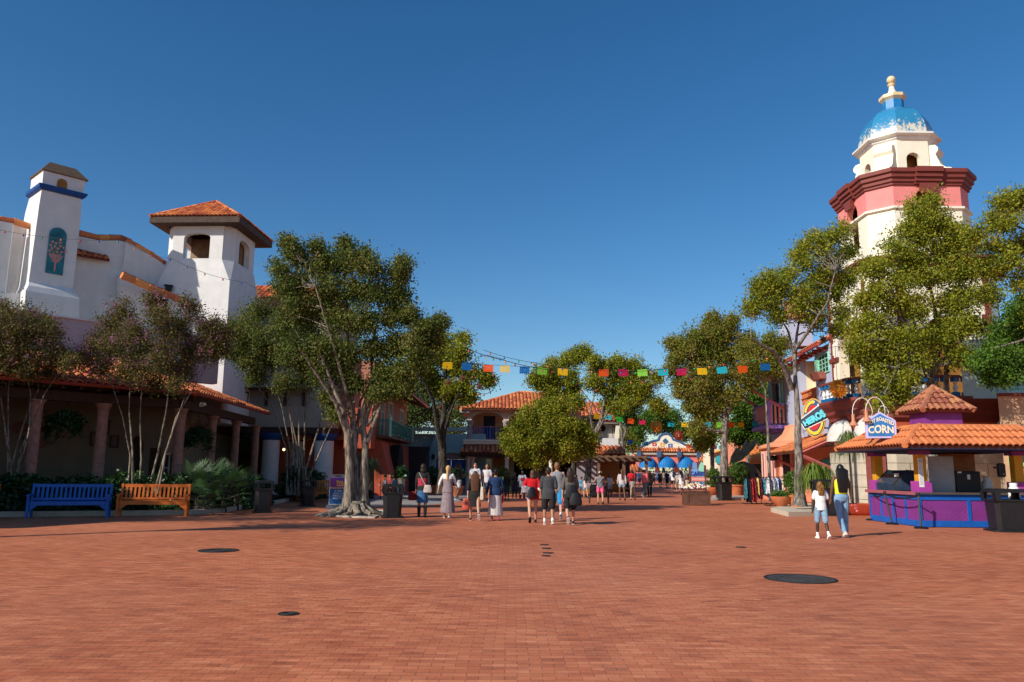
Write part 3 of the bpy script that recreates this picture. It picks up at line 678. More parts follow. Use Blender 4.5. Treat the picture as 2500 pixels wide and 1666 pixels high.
def light_string(pts, sag, n, label, r=.012, bulb=.05, group='strings of coloured party lights', cols=None, nb=None):
 t=thing('string_lights', label, 'string lights', tuple(pts[0]), group=group)
 P_=[]
 for a, b in zip(pts[:-1], pts[1:]):
  for k in range(n+1):
   f=k/n;q=Vector(a).lerp(Vector(b), f);q.z-=sag*4*f*(1-f);P_.append(q)
 obj('wire', MB().tube(P_, r, 5), BLACKM, t)
 cc=cols or['r', 'b', 'g', 'o']
 mats={'r':M('bulb_red', (.7, .04, .05), .3, 0), 'b':M('bulb_blue', (.02, .08, .5), .3, 0), 'g':M('bulb_green', (.02, .4, .15), .3, 0), 'o':M('bulb_orange', (.8, .25, .05), .3, 0), 'w':M('bulb_clear', (.75, .7, .6), .3, 0)}
 L=sum((P_[i+1]-P_[i]).length for i in range(len(P_)-1));nb=nb or int(L/1.0)
 acc=0;step=L/nb;nxt=step*.5;i=0
 for a, b in zip(P_[:-1], P_[1:]):
  l=(b-a).length
  while l>0 and nxt<=acc+l:
   q=a.lerp(b, (nxt-acc)/l)
   mb=MB();mb.lathe((q.x, q.y, q.z-bulb*3.1), [(.004, 0), (bulb*.75, bulb*.6), (bulb, bulb*1.3), (bulb*.8, bulb*2.0)], 8)
   o_=obj('bulb', mb, mats[cc[i%len(cc)]], t, True)
   sk_=MB();sk_.lathe((q.x, q.y, q.z-bulb*1.2), [(bulb*.5, -bulb*.2), (bulb*.5, bulb*1.0)], 6);obj('socket', sk_, BLACKM, o_)
   i+=1;nxt+=step
  acc+=l
 return t
light_string([Vector((-7.4, 49.5, 4.55)), Vector((-7.4, 56, 4.2)), Vector((-6.2, 60, 4.7))], .7, 8, 'string of clear bulbs draped below the green balcony railing', bulb=.045, cols=['w', 'o', 'w', 'g'], nb=14)
# teal wall with blue doors and walkway
tw_=thing('teal_wall', 'pale teal stucco wall with blue double doors and a sloping left edge', 'wall', (-4, 62, 0))
TF=Face((-10, 62.0), 0.0)
def tz(px, py):return TF.uv(px, py)
dl, dr=tz(1064, 1178)[0], tz(1136, 1178)[0];ds=tz(1100, 1121)[1];dt=tz(1100, 1106)[1]
outl=[tz(1018, 1192), tz(1186, 1195), tz(1186, 1060), tz(1062, 1060)]
outl[0]=(outl[0][0], 0);outl[1]=(outl[1][0], 0)
m=MB();m.prism([outl, arch(dl, dr, .02, ds, dt-ds)], TF.A, TF.u, TF.v, TF.n, -.5, 0)
w_=obj('wall', m, TEAL, tw_)
m=MB();m.prism([[(dl-.35, 0), (dl-.0, 0)]+[(dl, ds)]+[((dl+dr)/2-math.cos(math.pi*k/10)*(dr-dl)/2, ds+math.sin(math.pi*k/10)*(dt-ds))for k in range(11)]+[(dr, 0), (dr+.35, 0), (dr+.35, ds)]+[((dl+dr)/2+math.cos(math.pi*k/10)*((dr-dl)/2+.35), ds+math.sin(math.pi*k/10)*(dt-ds+.3))for k in range(11)]], TF.A, TF.u, TF.v, TF.n, 0, .08)
obj('arch_surround', m, M('faded_turquoise', (.32, .42, .38), .8, .1, 3), tw_)
m=MB();m.prism([arch(dl, dr, ds-.02, ds, dt-ds)], TF.A, TF.u, TF.v, TF.n, -.25, -.15);fa=obj('fanlight', m, M('dusty_pink_panel', (.40, .26, .22), .8, .1, 3), tw_)
m=MB()
for k in range(1, 14):
 x=dl+(dr-dl)*k/14;h=(dt-ds)*math.sqrt(max(0, 1-((x-(dl+dr)/2)/((dr-dl)/2))**2))
 m.prism([rect(x-.015, ds, x+.015, ds+h)], TF.A, TF.u, TF.v, TF.n, -.14, -.12)
obj('fanlight_bars', m, WOODB, fa)
for a, b in((dl, (dl+dr)/2-.01), ((dl+dr)/2+.01, dr)):
 d_=obj('door', MB().prism([rect(a, .02, b, ds-.03)], TF.A, TF.u, TF.v, TF.n, -.25, -.15), M('door_blue', (.02, .05, .30), .5, .1, 4), tw_)
 m=MB()
 for k in range(2):
  for j in range(2):m.prism([rect(a+.4+k*.16, 1.6+j*.2, a+.5+k*.16, 1.72+j*.2)], TF.A, TF.u, TF.v, TF.n, -.15, -.13)
 obj('door_grille', m, GOLD, d_)
zA, zB=tz(1100, 1060)[1], tz(1100, 1044)[1];x0, x1=tz(1000, 1050)[0], tz(1142, 1050)[0]
m=MB();m.prism([rect(x0-1.0, zB-.28, x1, zB)], TF.A, TF.u, TF.v, TF.n, -.6, .1);obj('parapet_cap', m, M('pale_green_cap', (.34, .46, .40), .7, .1, 3), tw_)
m=MB()
for k in range(26):
 xa=x0+k*.26
 if xa>x1-.2:break
 m.prism([[(xa, zA), (xa+.03, zA), (xa+.20, zB-.28), (xa+.17, zB-.28)]], TF.A, TF.u, TF.v, TF.n, -.30, -.27);m.prism([[(xa+.17, zA), (xa+.2, zA), (xa+.03, zB-.28), (xa, zB-.28)]], TF.A, TF.u, TF.v, TF.n, -.26, -.23)
m.prism([rect(x0, zA-.08, x1, zA)], TF.A, TF.u, TF.v, TF.n, -.35, -.2)
obj('parapet_lattice', m, M('rusty_pink_metal', (.42, .22, .17), .7, .1, 3), tw_)
m=MB();m.obox(Vector((-9.2, 62.6, 0)), Vector((1, 0, 0)), Vector((0, 0, 1)), Vector((0, 1, 0)), 4.0, zA, .3);obj('side_wall', m, TEAL, tw_)
m=MB()
for k in range(14):m.box((-7.3, 55.0+k*.5, .12+k*.12), (1.8, .5, .24+k*.24))
single('outdoor_stair', m, M('stair_dark', (.05, .04, .04), .9, .1, 3), 'dark stair climbing between the red house and the teal wall', 'stairs')
def wall_lamp(q, label, nrm=Vector((0, -1, 0))):
 t=thing('wall_lantern', label, 'lantern', tuple(q), group='wall lanterns')
 obj('bracket', MB().tube([q+Vector((0, .1, .1)), q+nrm*.1+Vector((0, 0, .12)), q+nrm*.1], .02, 5), BLACKM, t)
 l_=obj('lantern_body', MB().lathe(tuple(q+nrm*.1), [(.03, -.34), (.10, -.3), (.13, -.05), (.16, -.04), (.03, .12)], 6), BLACKM, t);return t
wall_lamp(TF.p(1058, 1112)-Vector((0, .05, 0)), 'black wall lantern left of the blue double doors')
# central house
cb=thing('central_house', 'two storey pink house with hipped clay roof, arched loggia and blue balcony rail', 'building', (2, 63, 0))
CB=Face((-6, 62.0), 1.0)
def c(px, py, off=0):
 q=CB.p(px, py, off)-CB.A;return(q.dot(CB.u), q.z)
ux0=c(1141, 1080)[0];ux1=c(1420, 1080)[0]
zfl=c(1180, 1074)[1];zev=c(1200, 999)[1];zs=c(1180, 1027)[1]
a0, a1=c(1151, 1050)[0], c(1229, 1050)[0];pw=c(1242, 1050)[0]-a1;w_a=a1-a0
loops=[rect(ux0, zfl, ux1, zev)];
apx=[(a0+k*(w_a+pw), a1+k*(w_a+pw))for k in range(3)]
loops+=[[(x, max(y, zfl+.01))for x, y in arch(p, q, zfl+.01, zs, (q-p)*.26)]for p, q in apx]
obj('loggia_wall', MB().prism(loops, CB.A, CB.u, CB.v, CB.n, -.4, 0), PEACHL, cb)
m=MB()
for p, q in apx:
 cc_=(p+q)/2;r_=(q-p)/2
 m.prism([[(cc_+math.cos(math.pi*k/12)*(r_+.02), zs+math.sin(math.pi*k/12)*(r_*.52+.02))for k in range(13)]+[(cc_+math.cos(math.pi*k/12)*(r_+.25), zs+math.sin(math.pi*k/12)*(r_*.52+.22))for k in range(12, -1, -1)]], CB.A, CB.u, CB.v, CB.n, 0, .05)
obj('arch_trim', m, M('cream_trim', (.62, .50, .38), .7, .1, 3), cb)
def spiral(x, y, z0, z1_, r):
 m=MB();rings=[];N=26
 for i in range(N+1):
  f=i/N;z=z0+(z1_-z0)*f;rings.append([Vector((x+math.cos(t)*r*(1+.22*math.cos(2*t+f*14)), y+math.sin(t)*r*(1+.22*math.cos(2*t+f*14)), z))for t in np.linspace(0, 2*math.pi, 15)[:-1]])
 m.loft(rings);m.lathe((x, y, 0), [(r*1.5, z0-.02), (r*1.5, z0+.1), (r*1.2, z0+.18)], 12);m.lathe((x, y, 0), [(r*1.1, z1_-.2), (r*1.6, z1_-.02), (r*1.6, z1_+.04)], 12);return m
for k in range(3):
 uu=(ux0+a0)/2+.05 if k==0 else apx[k-1][1]+pw/2
 q=CB.at(uu, 0, .12);obj('spiral_column', spiral(q.x, q.y, zfl+.02, zs-.05, .2), M('grey_stone', (.34, .30, .27), .85, .15, 5, .2), cb, True)
m=MB();m.prism([rect(ux0-.3, zfl-.35, ux1, zfl-.12), ], CB.A, CB.u, CB.v, CB.n, -2.6, .3);m.prism([rect(ux0-.3, zfl-.12, ux1, zfl)], CB.A, CB.u, CB.v, CB.n, -2.6, .42)
obj('balcony_slab', m, CREAMP, cb)
m=MB();m.prism([rect(ux0, 0, ux1, zev), rect(c(1180, 1050, -2.6)[0], zfl, c(1209, 1050, -2.6)[0], c(1200, 1016, -2.6)[1])], CB.A, CB.u, CB.v, CB.n, -2.9, -2.6);obj('rear_wall', m, M('peach_inner', (.62, .34, .22), .85, .06, 2), cb)
m=MB();m.obox(CB.at(ux0, 0, -.4), CB.u, CB.v, -CB.n, .25, zev, 8);obj('side_wall', m, PEACHL, cb)
m=MB();m.prism([rect(c(1180, 1050, -2.6)[0], zfl, c(1209, 1050, -2.6)[0], c(1200, 1016, -2.6)[1])], CB.A, CB.u, CB.v, CB.n, -2.8, -2.7);obj('balcony_door', m, M('navy_door', (.012, .018, .05), .5, .1, 4), cb)
for k in range(2):
 p, q=apx[k];m=MB();m.prism([rect(p, zfl+.98, q, zfl+1.05)], CB.A, CB.u, CB.v, CB.n, -.05, .03);m.prism([rect(p, zfl+.06, q, zfl+.1)], CB.A, CB.u, CB.v, CB.n, -.05, .03)
 r0=obj('balcony_rail', m, M('rail_rose', (.30, .12, .13), .5, .1, 4), cb);m=MB()
 n_=11
 for j in range(n_):
  x=p+(q-p)*(j+.5)/n_;w__=.035 if j%3 else .075;m.prism([rect(x-w__, zfl+.1, x+w__, zfl+.98)], CB.A, CB.u, CB.v, CB.n, -.04, .02)
 obj('balusters', m, M('baluster_blue', (.06, .10, .34), .5, .1, 4), r0)
re=[CB.at(ux0-.55, zev-.05, .75), CB.at(ux1+.2, zev-.05, .75)];zr=P(1280, 958, 66).z
rt=[CB.at(c(1297, 958, -4)[0], zr, -4.2), CB.at(c(1268, 958, -4)[0], zr, -4.2)]
bk=[CB.at(ux0-.55, zev-.05, -9), CB.at(ux1+.2, zev-.05, -9)]
tile_roof(cb, [[re[0], re[1], CB.at(ux1-2.0, zr, -4.2), rt[1]], [bk[0], re[0], rt[1]]], s=.30, row=.5, seg=4, ridges=[[re[0], rt[1]], [rt[1], rt[0]]])
zl=c(1200, 1107, 1.6)[1]
lq=[CB.at(ux0-.5, zl, 1.7), CB.at(ux1+3.2, zl, 1.7), CB.at(ux1+3.2, zfl-.4, .1), CB.at(ux0-.2, zfl-.4, .1)]
tile_roof(cb, [lq], s=.34, row=.5, seg=4)
m=MB();m.prism([rect(ux0-.45, zl-.28, ux1+3, zl-.08)], CB.A, CB.u, CB.v, CB.n, -.1, 1.6);obj('beam', m, WOODD, cb)
m=MB();op=[rect(c(1163, 1150)[0], .9, c(1200, 1150)[0], 2.5), rect(c(1255, 1150)[0], .02, c(1302, 1150)[0], 2.5), rect(c(1365, 1150)[0], .02, c(1396, 1150)[0], 2.4)]
m.prism([rect(ux0, 0, c(1240, 1150)[0], zl-.1), op[0]], CB.A, CB.u, CB.v, CB.n, -.4, -.1);obj('ground_wall', m, OCHRE, cb)
m=MB();m.prism([rect(c(1240, 1150)[0], 0, c(1345, 1150)[0], zl-.1), op[1]], CB.A, CB.u, CB.v, CB.n, -.4, -.1);obj('ground_wall', m, M('olive_stucco', (.34, .30, .16), .85, .08, 2), cb)
m=MB();m.prism([rect(c(1345, 1150)[0], 0, ux1+3, zl-.1), op[2]], CB.A, CB.u, CB.v, CB.n, -.4, -.1);obj('ground_wall', m, OCHRE, cb)
m=MB();m.prism([[(op[0][0][0]-.2, .7), (op[0][1][0]+.2, .7), (op[0][1][0]+.2, 2.7), (op[0][0][0]-.2, 2.7)], op[0]], CB.A, CB.u, CB.v, CB.n, -.1, 0);f_=obj('window', m, M('tan_frame', (.35, .25, .15), .7, .1, 3), cb)
obj('pane', MB().prism([op[0]], CB.A, CB.u, CB.v, CB.n, -.35, -.3), GLASS, f_)
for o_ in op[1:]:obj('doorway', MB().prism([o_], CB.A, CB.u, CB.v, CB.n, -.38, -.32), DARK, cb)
for px in(1143, 1154, 1237, 1345):
 q=CB.at(c(px, 1150, 1.3)[0], 0, 1.3);m=MB();m.lathe((q.x, q.y, 0), [(.26, 0), (.26, .2), (.18, .3), (.15, zl-.5), (.22, zl-.3), (.24, zl-.28)], 10);obj('porch_column', m, CREAMP if px>1200 else PEACHL, cb, True)
cu=CB.at(c(1340, 960, -5)[0], 0, -5.0);zc0=P(1340, 985, 67).z;zc1=P(1340, 944, 67).z
m=MB();m.box((cu.x, cu.y, (zc0+zc1)/2-.3), (1.75, 1.75, zc1-zc0+.6), 0, .02);cpo=obj('cupola', m, CREAMP, cb)
m=MB();rr_=.34;m.prism([[(math.cos(t)*.42, math.sin(t)*.42)for t in np.linspace(0, 2*math.pi, 17)[:-1]], [(math.cos(t)*rr_, math.sin(t)*rr_)for t in np.linspace(0, 2*math.pi, 17)[:-1]]], cu+Vector((.1, -.875, (zc0+zc1)/2-.02)), Vector((1, 0, 0)), Vector((0, 0, 1)), Vector((0, -1, 0)), -.02, .06);wi=obj('round_window', m, REDP, cpo)
tile_roof(cb, [vlist((cu.x-1.1, cu.y-1.1, zc1), (cu.x+1.1, cu.y-1.1, zc1), (cu.x, cu.y, zc1+.35)), vlist((cu.x-1.1, cu.y+1.1, zc1), (cu.x-1.1, cu.y-1.1, zc1), (cu.x, cu.y, zc1+.35)), vlist((cu.x+1.1, cu.y-1.1, zc1), (cu.x+1.1, cu.y+1.1, zc1), (cu.x, cu.y, zc1+.35))], s=.34, row=.4, name='cupola_roof')
q=CB.at(ux0-.25, c(1135, 1003)[1], .3);m=MB();m.box(tuple(q), (.75, .5, .35));single('air_duct', m, GREYP, 'grey metal duct box under the left eave of the central house', 'duct')
ww=thing('white_wing_house', 'white stucco house with clay roof, round vent and plain white balcony wall', 'building', (7, 72, 0))
WF=Face((3, 70.0), 0.0)
def w2(px, py, off=0):
 q=WF.p(px, py, off)-WF.A;return(q.dot(WF.u), q.z)
xr=w2(1509, 1080)[0];xl=w2(1425, 1080)[0]
zt1=w2(1460, 1032)[1];zt2=w2(1460, 1071)[1]
hole=[(w2(1471, 1046)[0]+math.cos(t)*.30, w2(1471, 1046)[1]+math.sin(t)*.30)for t in np.linspace(0, 2*math.pi, 21)[:-1]]
m=MB();m.prism([rect(xl-3, 0, xr, zt1+.3), hole], WF.A, WF.u, WF.v, WF.n, -.3, 0)
m.obox(WF.at(xr, 0, 0), -WF.u, WF.v, -WF.n, .3, zt1+.3, 10)
obj('wall', m, M('grey_white_stucco', (.52, .49, .46), .85, .06, 2, .2), ww)
obj('round_vent', MB().prism([[(a, b)for a, b in hole]], WF.A, WF.u, WF.v, WF.n, -.25, -.2), M('vent_maroon', (.06, .02, .02), .8, .1, 3), ww)
m=MB();m.prism([rect(xr-.28, zt2, xr+.02, zt1+.2)], WF.A, WF.u, WF.v, WF.n, .0, .7);obj('corner_pier', m, CREAMP, ww)
m=MB();m.prism([rect(w2(1496, 1040)[0]-.02, zt2, w2(1496, 1040)[0]+.01, zt1)], WF.A, WF.u, WF.v, WF.n, 0, .03);obj('downpipe', m, WOODD, ww)
a_, b__=w2(1461, 1100, 6.5)[0], w2(1510, 1100, 6.5)[0];z0_, z1_=w2(1480, 1121, 6.5)[1], w2(1480, 1070, 6.5)[1]
m=MB();m.prism([[(a_, z0_), (b__, z0_), (b__, z1_), (a_+.4, z1_), (a_, z1_-.35)]], WF.A, WF.u, WF.v, WF.n, .2, 6.5);obj('balcony_wall', m, WHITE, ww)
zq=w2(1460, 1028, .9)[1];zq2=P(1440, 984, 75).z
tile_roof(ww, [[WF.at(xl-3, zq, .9), WF.at(xr+.3, zq, .9), WF.at(w2(1482, 990, -5)[0], zq2, -5), WF.at(xl-3, zq2, -5)]], s=.4, row=.55, seg=4)
m=MB();m.prism([rect(xl-3, zq-.25, xr+.25, zq-.08)], WF.A, WF.u, WF.v, WF.n, .0, .85);obj('eave_beam', m, M('taupe_beam', (.22, .18, .15), .8, .1, 3), ww)
lz=P(1480, 1112, 62).z
pg=thing('pergola', 'weathered timber pergola with a small clay tile roof in front of the white house', 'pergola', (7, 60, 0))
tile_roof(pg, [[Vector((2.5, 60.5, lz)), Vector((8.0, 60.5, lz)), Vector((6.6, 63, lz+.9)), Vector((2.5, 63, lz+.9))]], s=.34, row=.5, seg=4)
m=MB();z=lz-.2
for k in range(11):m.box((4.2+k*.55, 58.5, z), (.1, 5.5, .16))
for y in(56.4, 60.3):m.box((6.9, y, z-.2), (6.4, .14, .24))
obj('beams', m, WOODB, pg)
for x in(4.6, 6.3, 8.1, 9.7):
 m=MB();m.box((x, 56.4, z/2-.1), (.2, .2, z-.2), 0, .02);obj('post', m, WOODB, pg)
m=MB();m.obox(Vector((4.3, 62.8, 0)), Vector((1, 0, 0)), Vector((0, 0, 1)), Vector((0, 1, 0)), 5.2, 2.6, .2);obj('back_screen', m, M('dim_brown', (.05, .035, .03), .9, .3, 2), pg)
m=MB();m.box((5.6, 60.4, 1.3), (1.9, .1, 1.9));m.box((5.6, 60.3, 2.35), (2.6, .5, .12));single('menu_board', m, M('grey_board', (.30, .27, .30), .7, .1, 3), 'grey menu board standing under the pergola beside the oak trunk', 'board')
# pink entrance gate
gt=thing('entrance_gate', 'pink entrance gate with curved cream gable, blue trim and three blue dome awnings', 'gate', (18, 110, 0))
GF=Face((10, 110.0), 0.0)
def g2(px, py, off=0):
 q=GF.p(px, py, off)-GF.A;return(q.dot(GF.u), q.z)
lx, rx=g2(1548, 1140)[0], g2(1709, 1140)[0]
cz=g2(1620, 1109)[1];tz_=g2(1620, 1098)[1]
arcs=[(1564, 1604), (1610, 1651), (1658, 1698)]
loops=[[(lx, 0), (rx, 0), (rx, cz), (lx, cz)]]+[arch(g2(a, 1140)[0], g2(b, 1140)[0], .02, 2.0)for a, b in arcs]
obj('wall', MB().prism(loops, GF.A, GF.u, GF.v, GF.n, -1.5, 0), PINKG, gt)
gp=[(1548, 1097), (1552, 1093), (1565, 1091), (1580, 1085), (1592, 1078), (1602, 1076), (1608, 1074), (1611, 1066), (1618, 1061), (1626, 1059.5), (1634, 1061), (1641, 1067), (1644, 1074), (1650, 1076), (1662, 1080), (1672, 1086), (1680, 1089), (1692, 1092), (1696, 1097)]
gu=[g2(*p)for p in gp]
obj('gable', MB().prism([gu+[(gu[-1][0], cz), (gu[0][0], cz)]], GF.A, GF.u, GF.v, GF.n, -.8, -.2), CREAMP, gt)
m=MB();m.tube([GF.at(x, z, -.25)for x, z in gu], .17, 6);obj('gable_trim', m, M('slate_blue_trim', (.05, .12, .24), .6, .1, 3), gt)
m=MB();q=g2(1625, 1077);m.prism([[(q[0], q[1]-.42), (q[0]+.42, q[1]), (q[0], q[1]+.42), (q[0]-.42, q[1])]], GF.A, GF.u, GF.v, GF.n, -.2, -.12);obj('diamond_window', m, M('slate_blue_trim', (1, 1, 1)), gt)
for(px, py), cm_ in(((1598, 1085), M('motif_red', (.6, .06, .06), .7, 0)), ((1617, 1086), M('motif_yellow', (.8, .45, .08), .7, 0)), ((1637, 1088), M('motif_blue', (.08, .14, .4), .7, 0))):
 q=g2(px, py);m=MB();m.prism([rect(q[0]-.3, q[1]-.24, q[0]+.3, q[1]+.24), [(q[0]+math.cos(t)*.14, q[1]+math.sin(t)*.14)for t in np.linspace(0, 2*math.pi, 9)[:-1]]], GF.A, GF.u, GF.v, GF.n, -.2, -.15);obj('gable_motif', m, cm_, gt)
m=MB();m.prism([rect(lx, cz-.1, rx-.3, cz+.25)], GF.A, GF.u, GF.v, GF.n, 0, .35);obj('cornice', m, BLOCK, gt)
tile_roof(gt, [[GF.at(lx, cz+.3, .5), GF.at(rx-.3, cz+.3, .5), GF.at(rx-.3, tz_+.25, -.3), GF.at(lx, tz_+.25, -.3)]], s=.34, row=.4, seg=3, name='tile_strip')
for px in(1558, 1607, 1656, 1704):
 q=GF.at(g2(px, 1105)[0], cz, .45);m=MB();m.box((q.x, q.y, cz-.05), (.55, .5, .75));f_=obj('finial_block', m, M('slate_blue_trim', (1, 1, 1)), gt)
 m=MB();m.lathe((q.x, q.y, 0), [(.04, cz-1.2), (.16, cz-.9), (.26, cz-.45)], 6);m.lathe((q.x, q.y, 0), [(.3, cz+.33), (.26, cz+.42), (.12, cz+.62), (.1, cz+.8), (.02, cz+1.15)], 6);obj('finial', m, M('finial_brown', (.14, .05, .04), .7, .1, 3), f_)
AWN=M('awning_blue', (.01, .19, .50), .6, .12, 2.5, spec=.3)
for a, b in arcs:
 xa, xb=g2(a-1, 1140, 1)[0], g2(b+1, 1140, 1)[0];cc_=(xa+xb)/2;r_=(xb-xa)/2;z0_=g2(1600, 1138, 1)[1];h_=g2(1600, 1115, 1)[1]-z0_
 m=MB();N=12;rings=[]
 for i in range(N+1):
  th=math.pi*i/N;rings.append([GF.at(cc_-math.cos(th)*r_*math.cos(ph), z0_+h_*math.sin(ph), math.sin(th)*r_*.8*math.cos(ph))for ph in np.linspace(0, math.pi/2*.98, 7)])
 m.loft(rings, cap=False, close=False)
 rim=[GF.at(cc_-math.cos(math.pi*i/N)*r_, z0_, math.sin(math.pi*i/N)*r_*.8)for i in range(N+1)]
 rim2=[p-Vector((0, 0, .22))for p in rim];m.loft([rim, rim2], cap=False, close=False)
 aw=obj('dome_awning', m, AWN, gt)
 m=MB()
 for i in range(N+1):
  th=math.pi*i/N;m.tube([GF.at(cc_-math.cos(th)*r_*math.cos(ph)*1.01, z0_+h_*math.sin(ph)*1.01, math.sin(th)*r_*.8*math.cos(ph)*1.01)for ph in np.linspace(0, math.pi/2*.95, 6)], .025, 4)
 obj('awning_ribs', m, M('awning_seam', (.01, .12, .36), .6, .1, 3), aw)
for nm, lab, pts in(('tiled_kiosk', 'low clay tiled roof building left of the pink entrance gate', ((1500, 1110), (1552, 1126), 100)), ('ticket_hall', 'low clay tiled building right of the pink entrance gate', ((1712, 1110), (1800, 1128), 100))):
 (x0_, y0_), (x1_, y1_), D_=pts
 a=P(x0_, y1_, D_);b=P(x1_, y1_, D_);zt_=P(x0_, y0_, D_+4).z
 th=thing(nm, lab, 'building', (a.x, D_, 0));th['_']=0;del th['_']
 tile_roof(th, [[Vector((a.x-.5, D_-1, a.z)), Vector((b.x+.5, D_-1, a.z)), Vector((b.x-1, D_+3, zt_)), Vector((a.x+1, D_+3, zt_))]], s=.42, row=.6, seg=4)
 tile_roof(th, [[Vector((a.x-.5, D_-3, a.z-1.3)), Vector((b.x+.5, D_-3, a.z-1.3)), Vector((b.x, D_-.6, a.z-.5)), Vector((a.x, D_-.6, a.z-.5))]], s=.42, row=.6, seg=4, name='lower_roof')
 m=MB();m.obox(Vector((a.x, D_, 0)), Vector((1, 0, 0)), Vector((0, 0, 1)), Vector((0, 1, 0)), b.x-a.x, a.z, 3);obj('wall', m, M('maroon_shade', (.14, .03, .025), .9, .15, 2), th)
yg=thing('yellow_gable_shop', 'cream shop with orange striped gable and turquoise round emblem', 'building', (24, 80, 0))
YF=Face((20, 80.0), 0)
y2= lambda px, py:YF.uv(px, py)
m=MB();m.prism([[(y2(1752, 1200)[0], 0), (y2(1836, 1200)[0], 0), y2(1836, 1118), y2(1780, 1095), y2(1752, 1106)]], YF.A, YF.u, YF.v, YF.n, -6, 0);obj('wall', m, CREAM, yg)
m=MB();m.tube([YF.p(1732, 1109, .4), YF.p(1782, 1094, .4), YF.p(1840, 1110, .4)], .2, 4);obj('barge_board', m, M('apricot_paint', (.72, .36, .12), .7, .1, 3), yg)
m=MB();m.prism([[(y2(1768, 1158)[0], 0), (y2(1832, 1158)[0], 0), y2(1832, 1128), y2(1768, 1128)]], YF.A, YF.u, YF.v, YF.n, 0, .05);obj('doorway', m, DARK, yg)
q=YF.p(1756, 1123, .2);obj('round_emblem', MB().prism([[(math.cos(t)*.42, math.sin(t)*.42)for t in np.linspace(0, 2*math.pi, 17)[:-1]]], q, Vector((1, 0, 0)), Vector((0, 0, 1)), Vector((0, -1, 0)), 0, .1), TEALB, yg)
obj('emblem_rim', MB().prism([[(math.cos(t)*.6, math.sin(t)*.6+.15)for t in np.linspace(0, 2*math.pi, 9)[:-1]]], q, Vector((1, 0, 0)), Vector((0, 0, 1)), Vector((0, -1, 0)), -.1, -.02), PINKL, yg)
os_=thing('orange_awning_shop', 'shop with orange canvas awning behind the clothes racks', 'building', (21, 66, 0))
OF=Face((20, 66.0), 0)
m=MB();m.obox(XY(1812, 66), Vector((1, 0, 0)), Vector((0, 0, 1)), Vector((0, 1, 0)), 4.5, 6.0, 6);obj('wall', m, PEACH, os_)
a, b=P(1822, 1124, 64), P(1872, 1124, 64);m=MB();m.add([a, b, b+Vector((0, 2, 1.2)), a+Vector((0, 2, 1.2)), a-Vector((0, 0, .3)), b-Vector((0, 0, .3))], [(0, 1, 2, 3), (0, 4, 5, 1)]);obj('awning', m, M('orange_canvas', (.75, .22, .05), .7, .1, 3), os_)
m=MB();m.prism([[OF.uv(1824, 1128), OF.uv(1870, 1128), (OF.uv(1870, 1128)[0], 0), (OF.uv(1824, 1128)[0], 0)]], OF.A, OF.u, OF.v, OF.n, .02, .06);obj('doorway', m, WOODD, os_)
m=MB()
for k in range(10):q=OF.p(1824+k*4, 1108, .5);m.box((q.x, q.y, q.z), (.05, .05, .6))
m.tube([OF.p(1822, 1101, .5), OF.p(1864, 1101, .5)], .04, 4);obj('railing', m, BLACKM, os_)
# right: dome tower
dt_=thing('dome_tower', 'tall cream and pink tower with blue dome and gold ball above a balustraded terrace', 'tower', (19.65, 37.8, 0))
TX=Vector((19.65, 37.8, 0))
def zt(py, a, px=2265):return P(px, py, 37.8-a).z
def ring8(a, c_, z):return chsq(TX, a, c_, z, 0.0)
def oct_walls(a, c_, z0, z1, hw, za, zs, th=.35, rise=None, skip=()):
 """four main walls with an arched hole each, plus chamfer walls"""
 m=MB();e=a-c_
 for k in range(4):
  t=k*math.pi/2;u=Vector((math.cos(t), math.sin(t), 0));n_=Vector((math.sin(t), -math.cos(t), 0))
  h=[]if k in skip else[arch(-hw, hw, za, zs, rise)]
  m.prism([rect(-e, z0, e, z1)]+h, TX, u, Vector((0, 0, 1)), n_, a-th, a)
  p0=TX+n_*a+u*e;p1=TX+u*a+n_*e;p2=TX+u*(a-th)+n_*(e-.0);p3=TX+n_*(a-th)+u*(e-.0)
  m.loft([[Vector((q.x, q.y, z))for q in(p0, p1, p2, p3)]for z in(z0, z1)])
 return m
zcor1=zt(410, 2.83);zcor0=zt(452, 2.55);zstr=zt(506, 2.55);zc2=zt(622, 3.3);zc2b=zt(640, 3.2)
zfloor=P(2300, 967, 33.1).z
ztop_rail=P(2300, 916, 33.1).z
obj('pink_band', oct_walls(2.5, .9, zstr, zcor0+.02, .62, zstr+.001, zt(490, 2.5), .3), PINKT, dt_)
m=MB();m.loft([ring8(2.5, .9, zstr-.1), ring8(2.62, .95, zstr-.06), ring8(2.62, .95, zstr+.04), ring8(2.5, .9, zstr+.08)]);m2=MB()
obj('string_course', m, CREAMP, dt_)
obj('shaft', oct_walls(2.5, .9, zc2, zstr-.1, .62, zstr-1.5, zstr-.14, .3, .02), CREAMP, dt_)
obj('shaft_core', MB().loft([ring8(1.5, .5, zc2), ring8(1.5, .5, zcor1-.2)]), OCHRE, dt_)
m=MB()
st=[(2.5, zcor0-.02), (2.58, zcor0), (2.58, zcor0+.10), (2.66, zcor0+.14), (2.66, zcor0+.28), (2.76, zcor0+.34), (2.76, zcor0+.50), (2.86, zcor0+.56), (2.86, zcor1), (1.2, zcor1+.03)]
m.loft([ring8(a, .9+(a-2.5)*.4, z)for a, z in st]);co=obj('cornice', m, REDD, dt_)
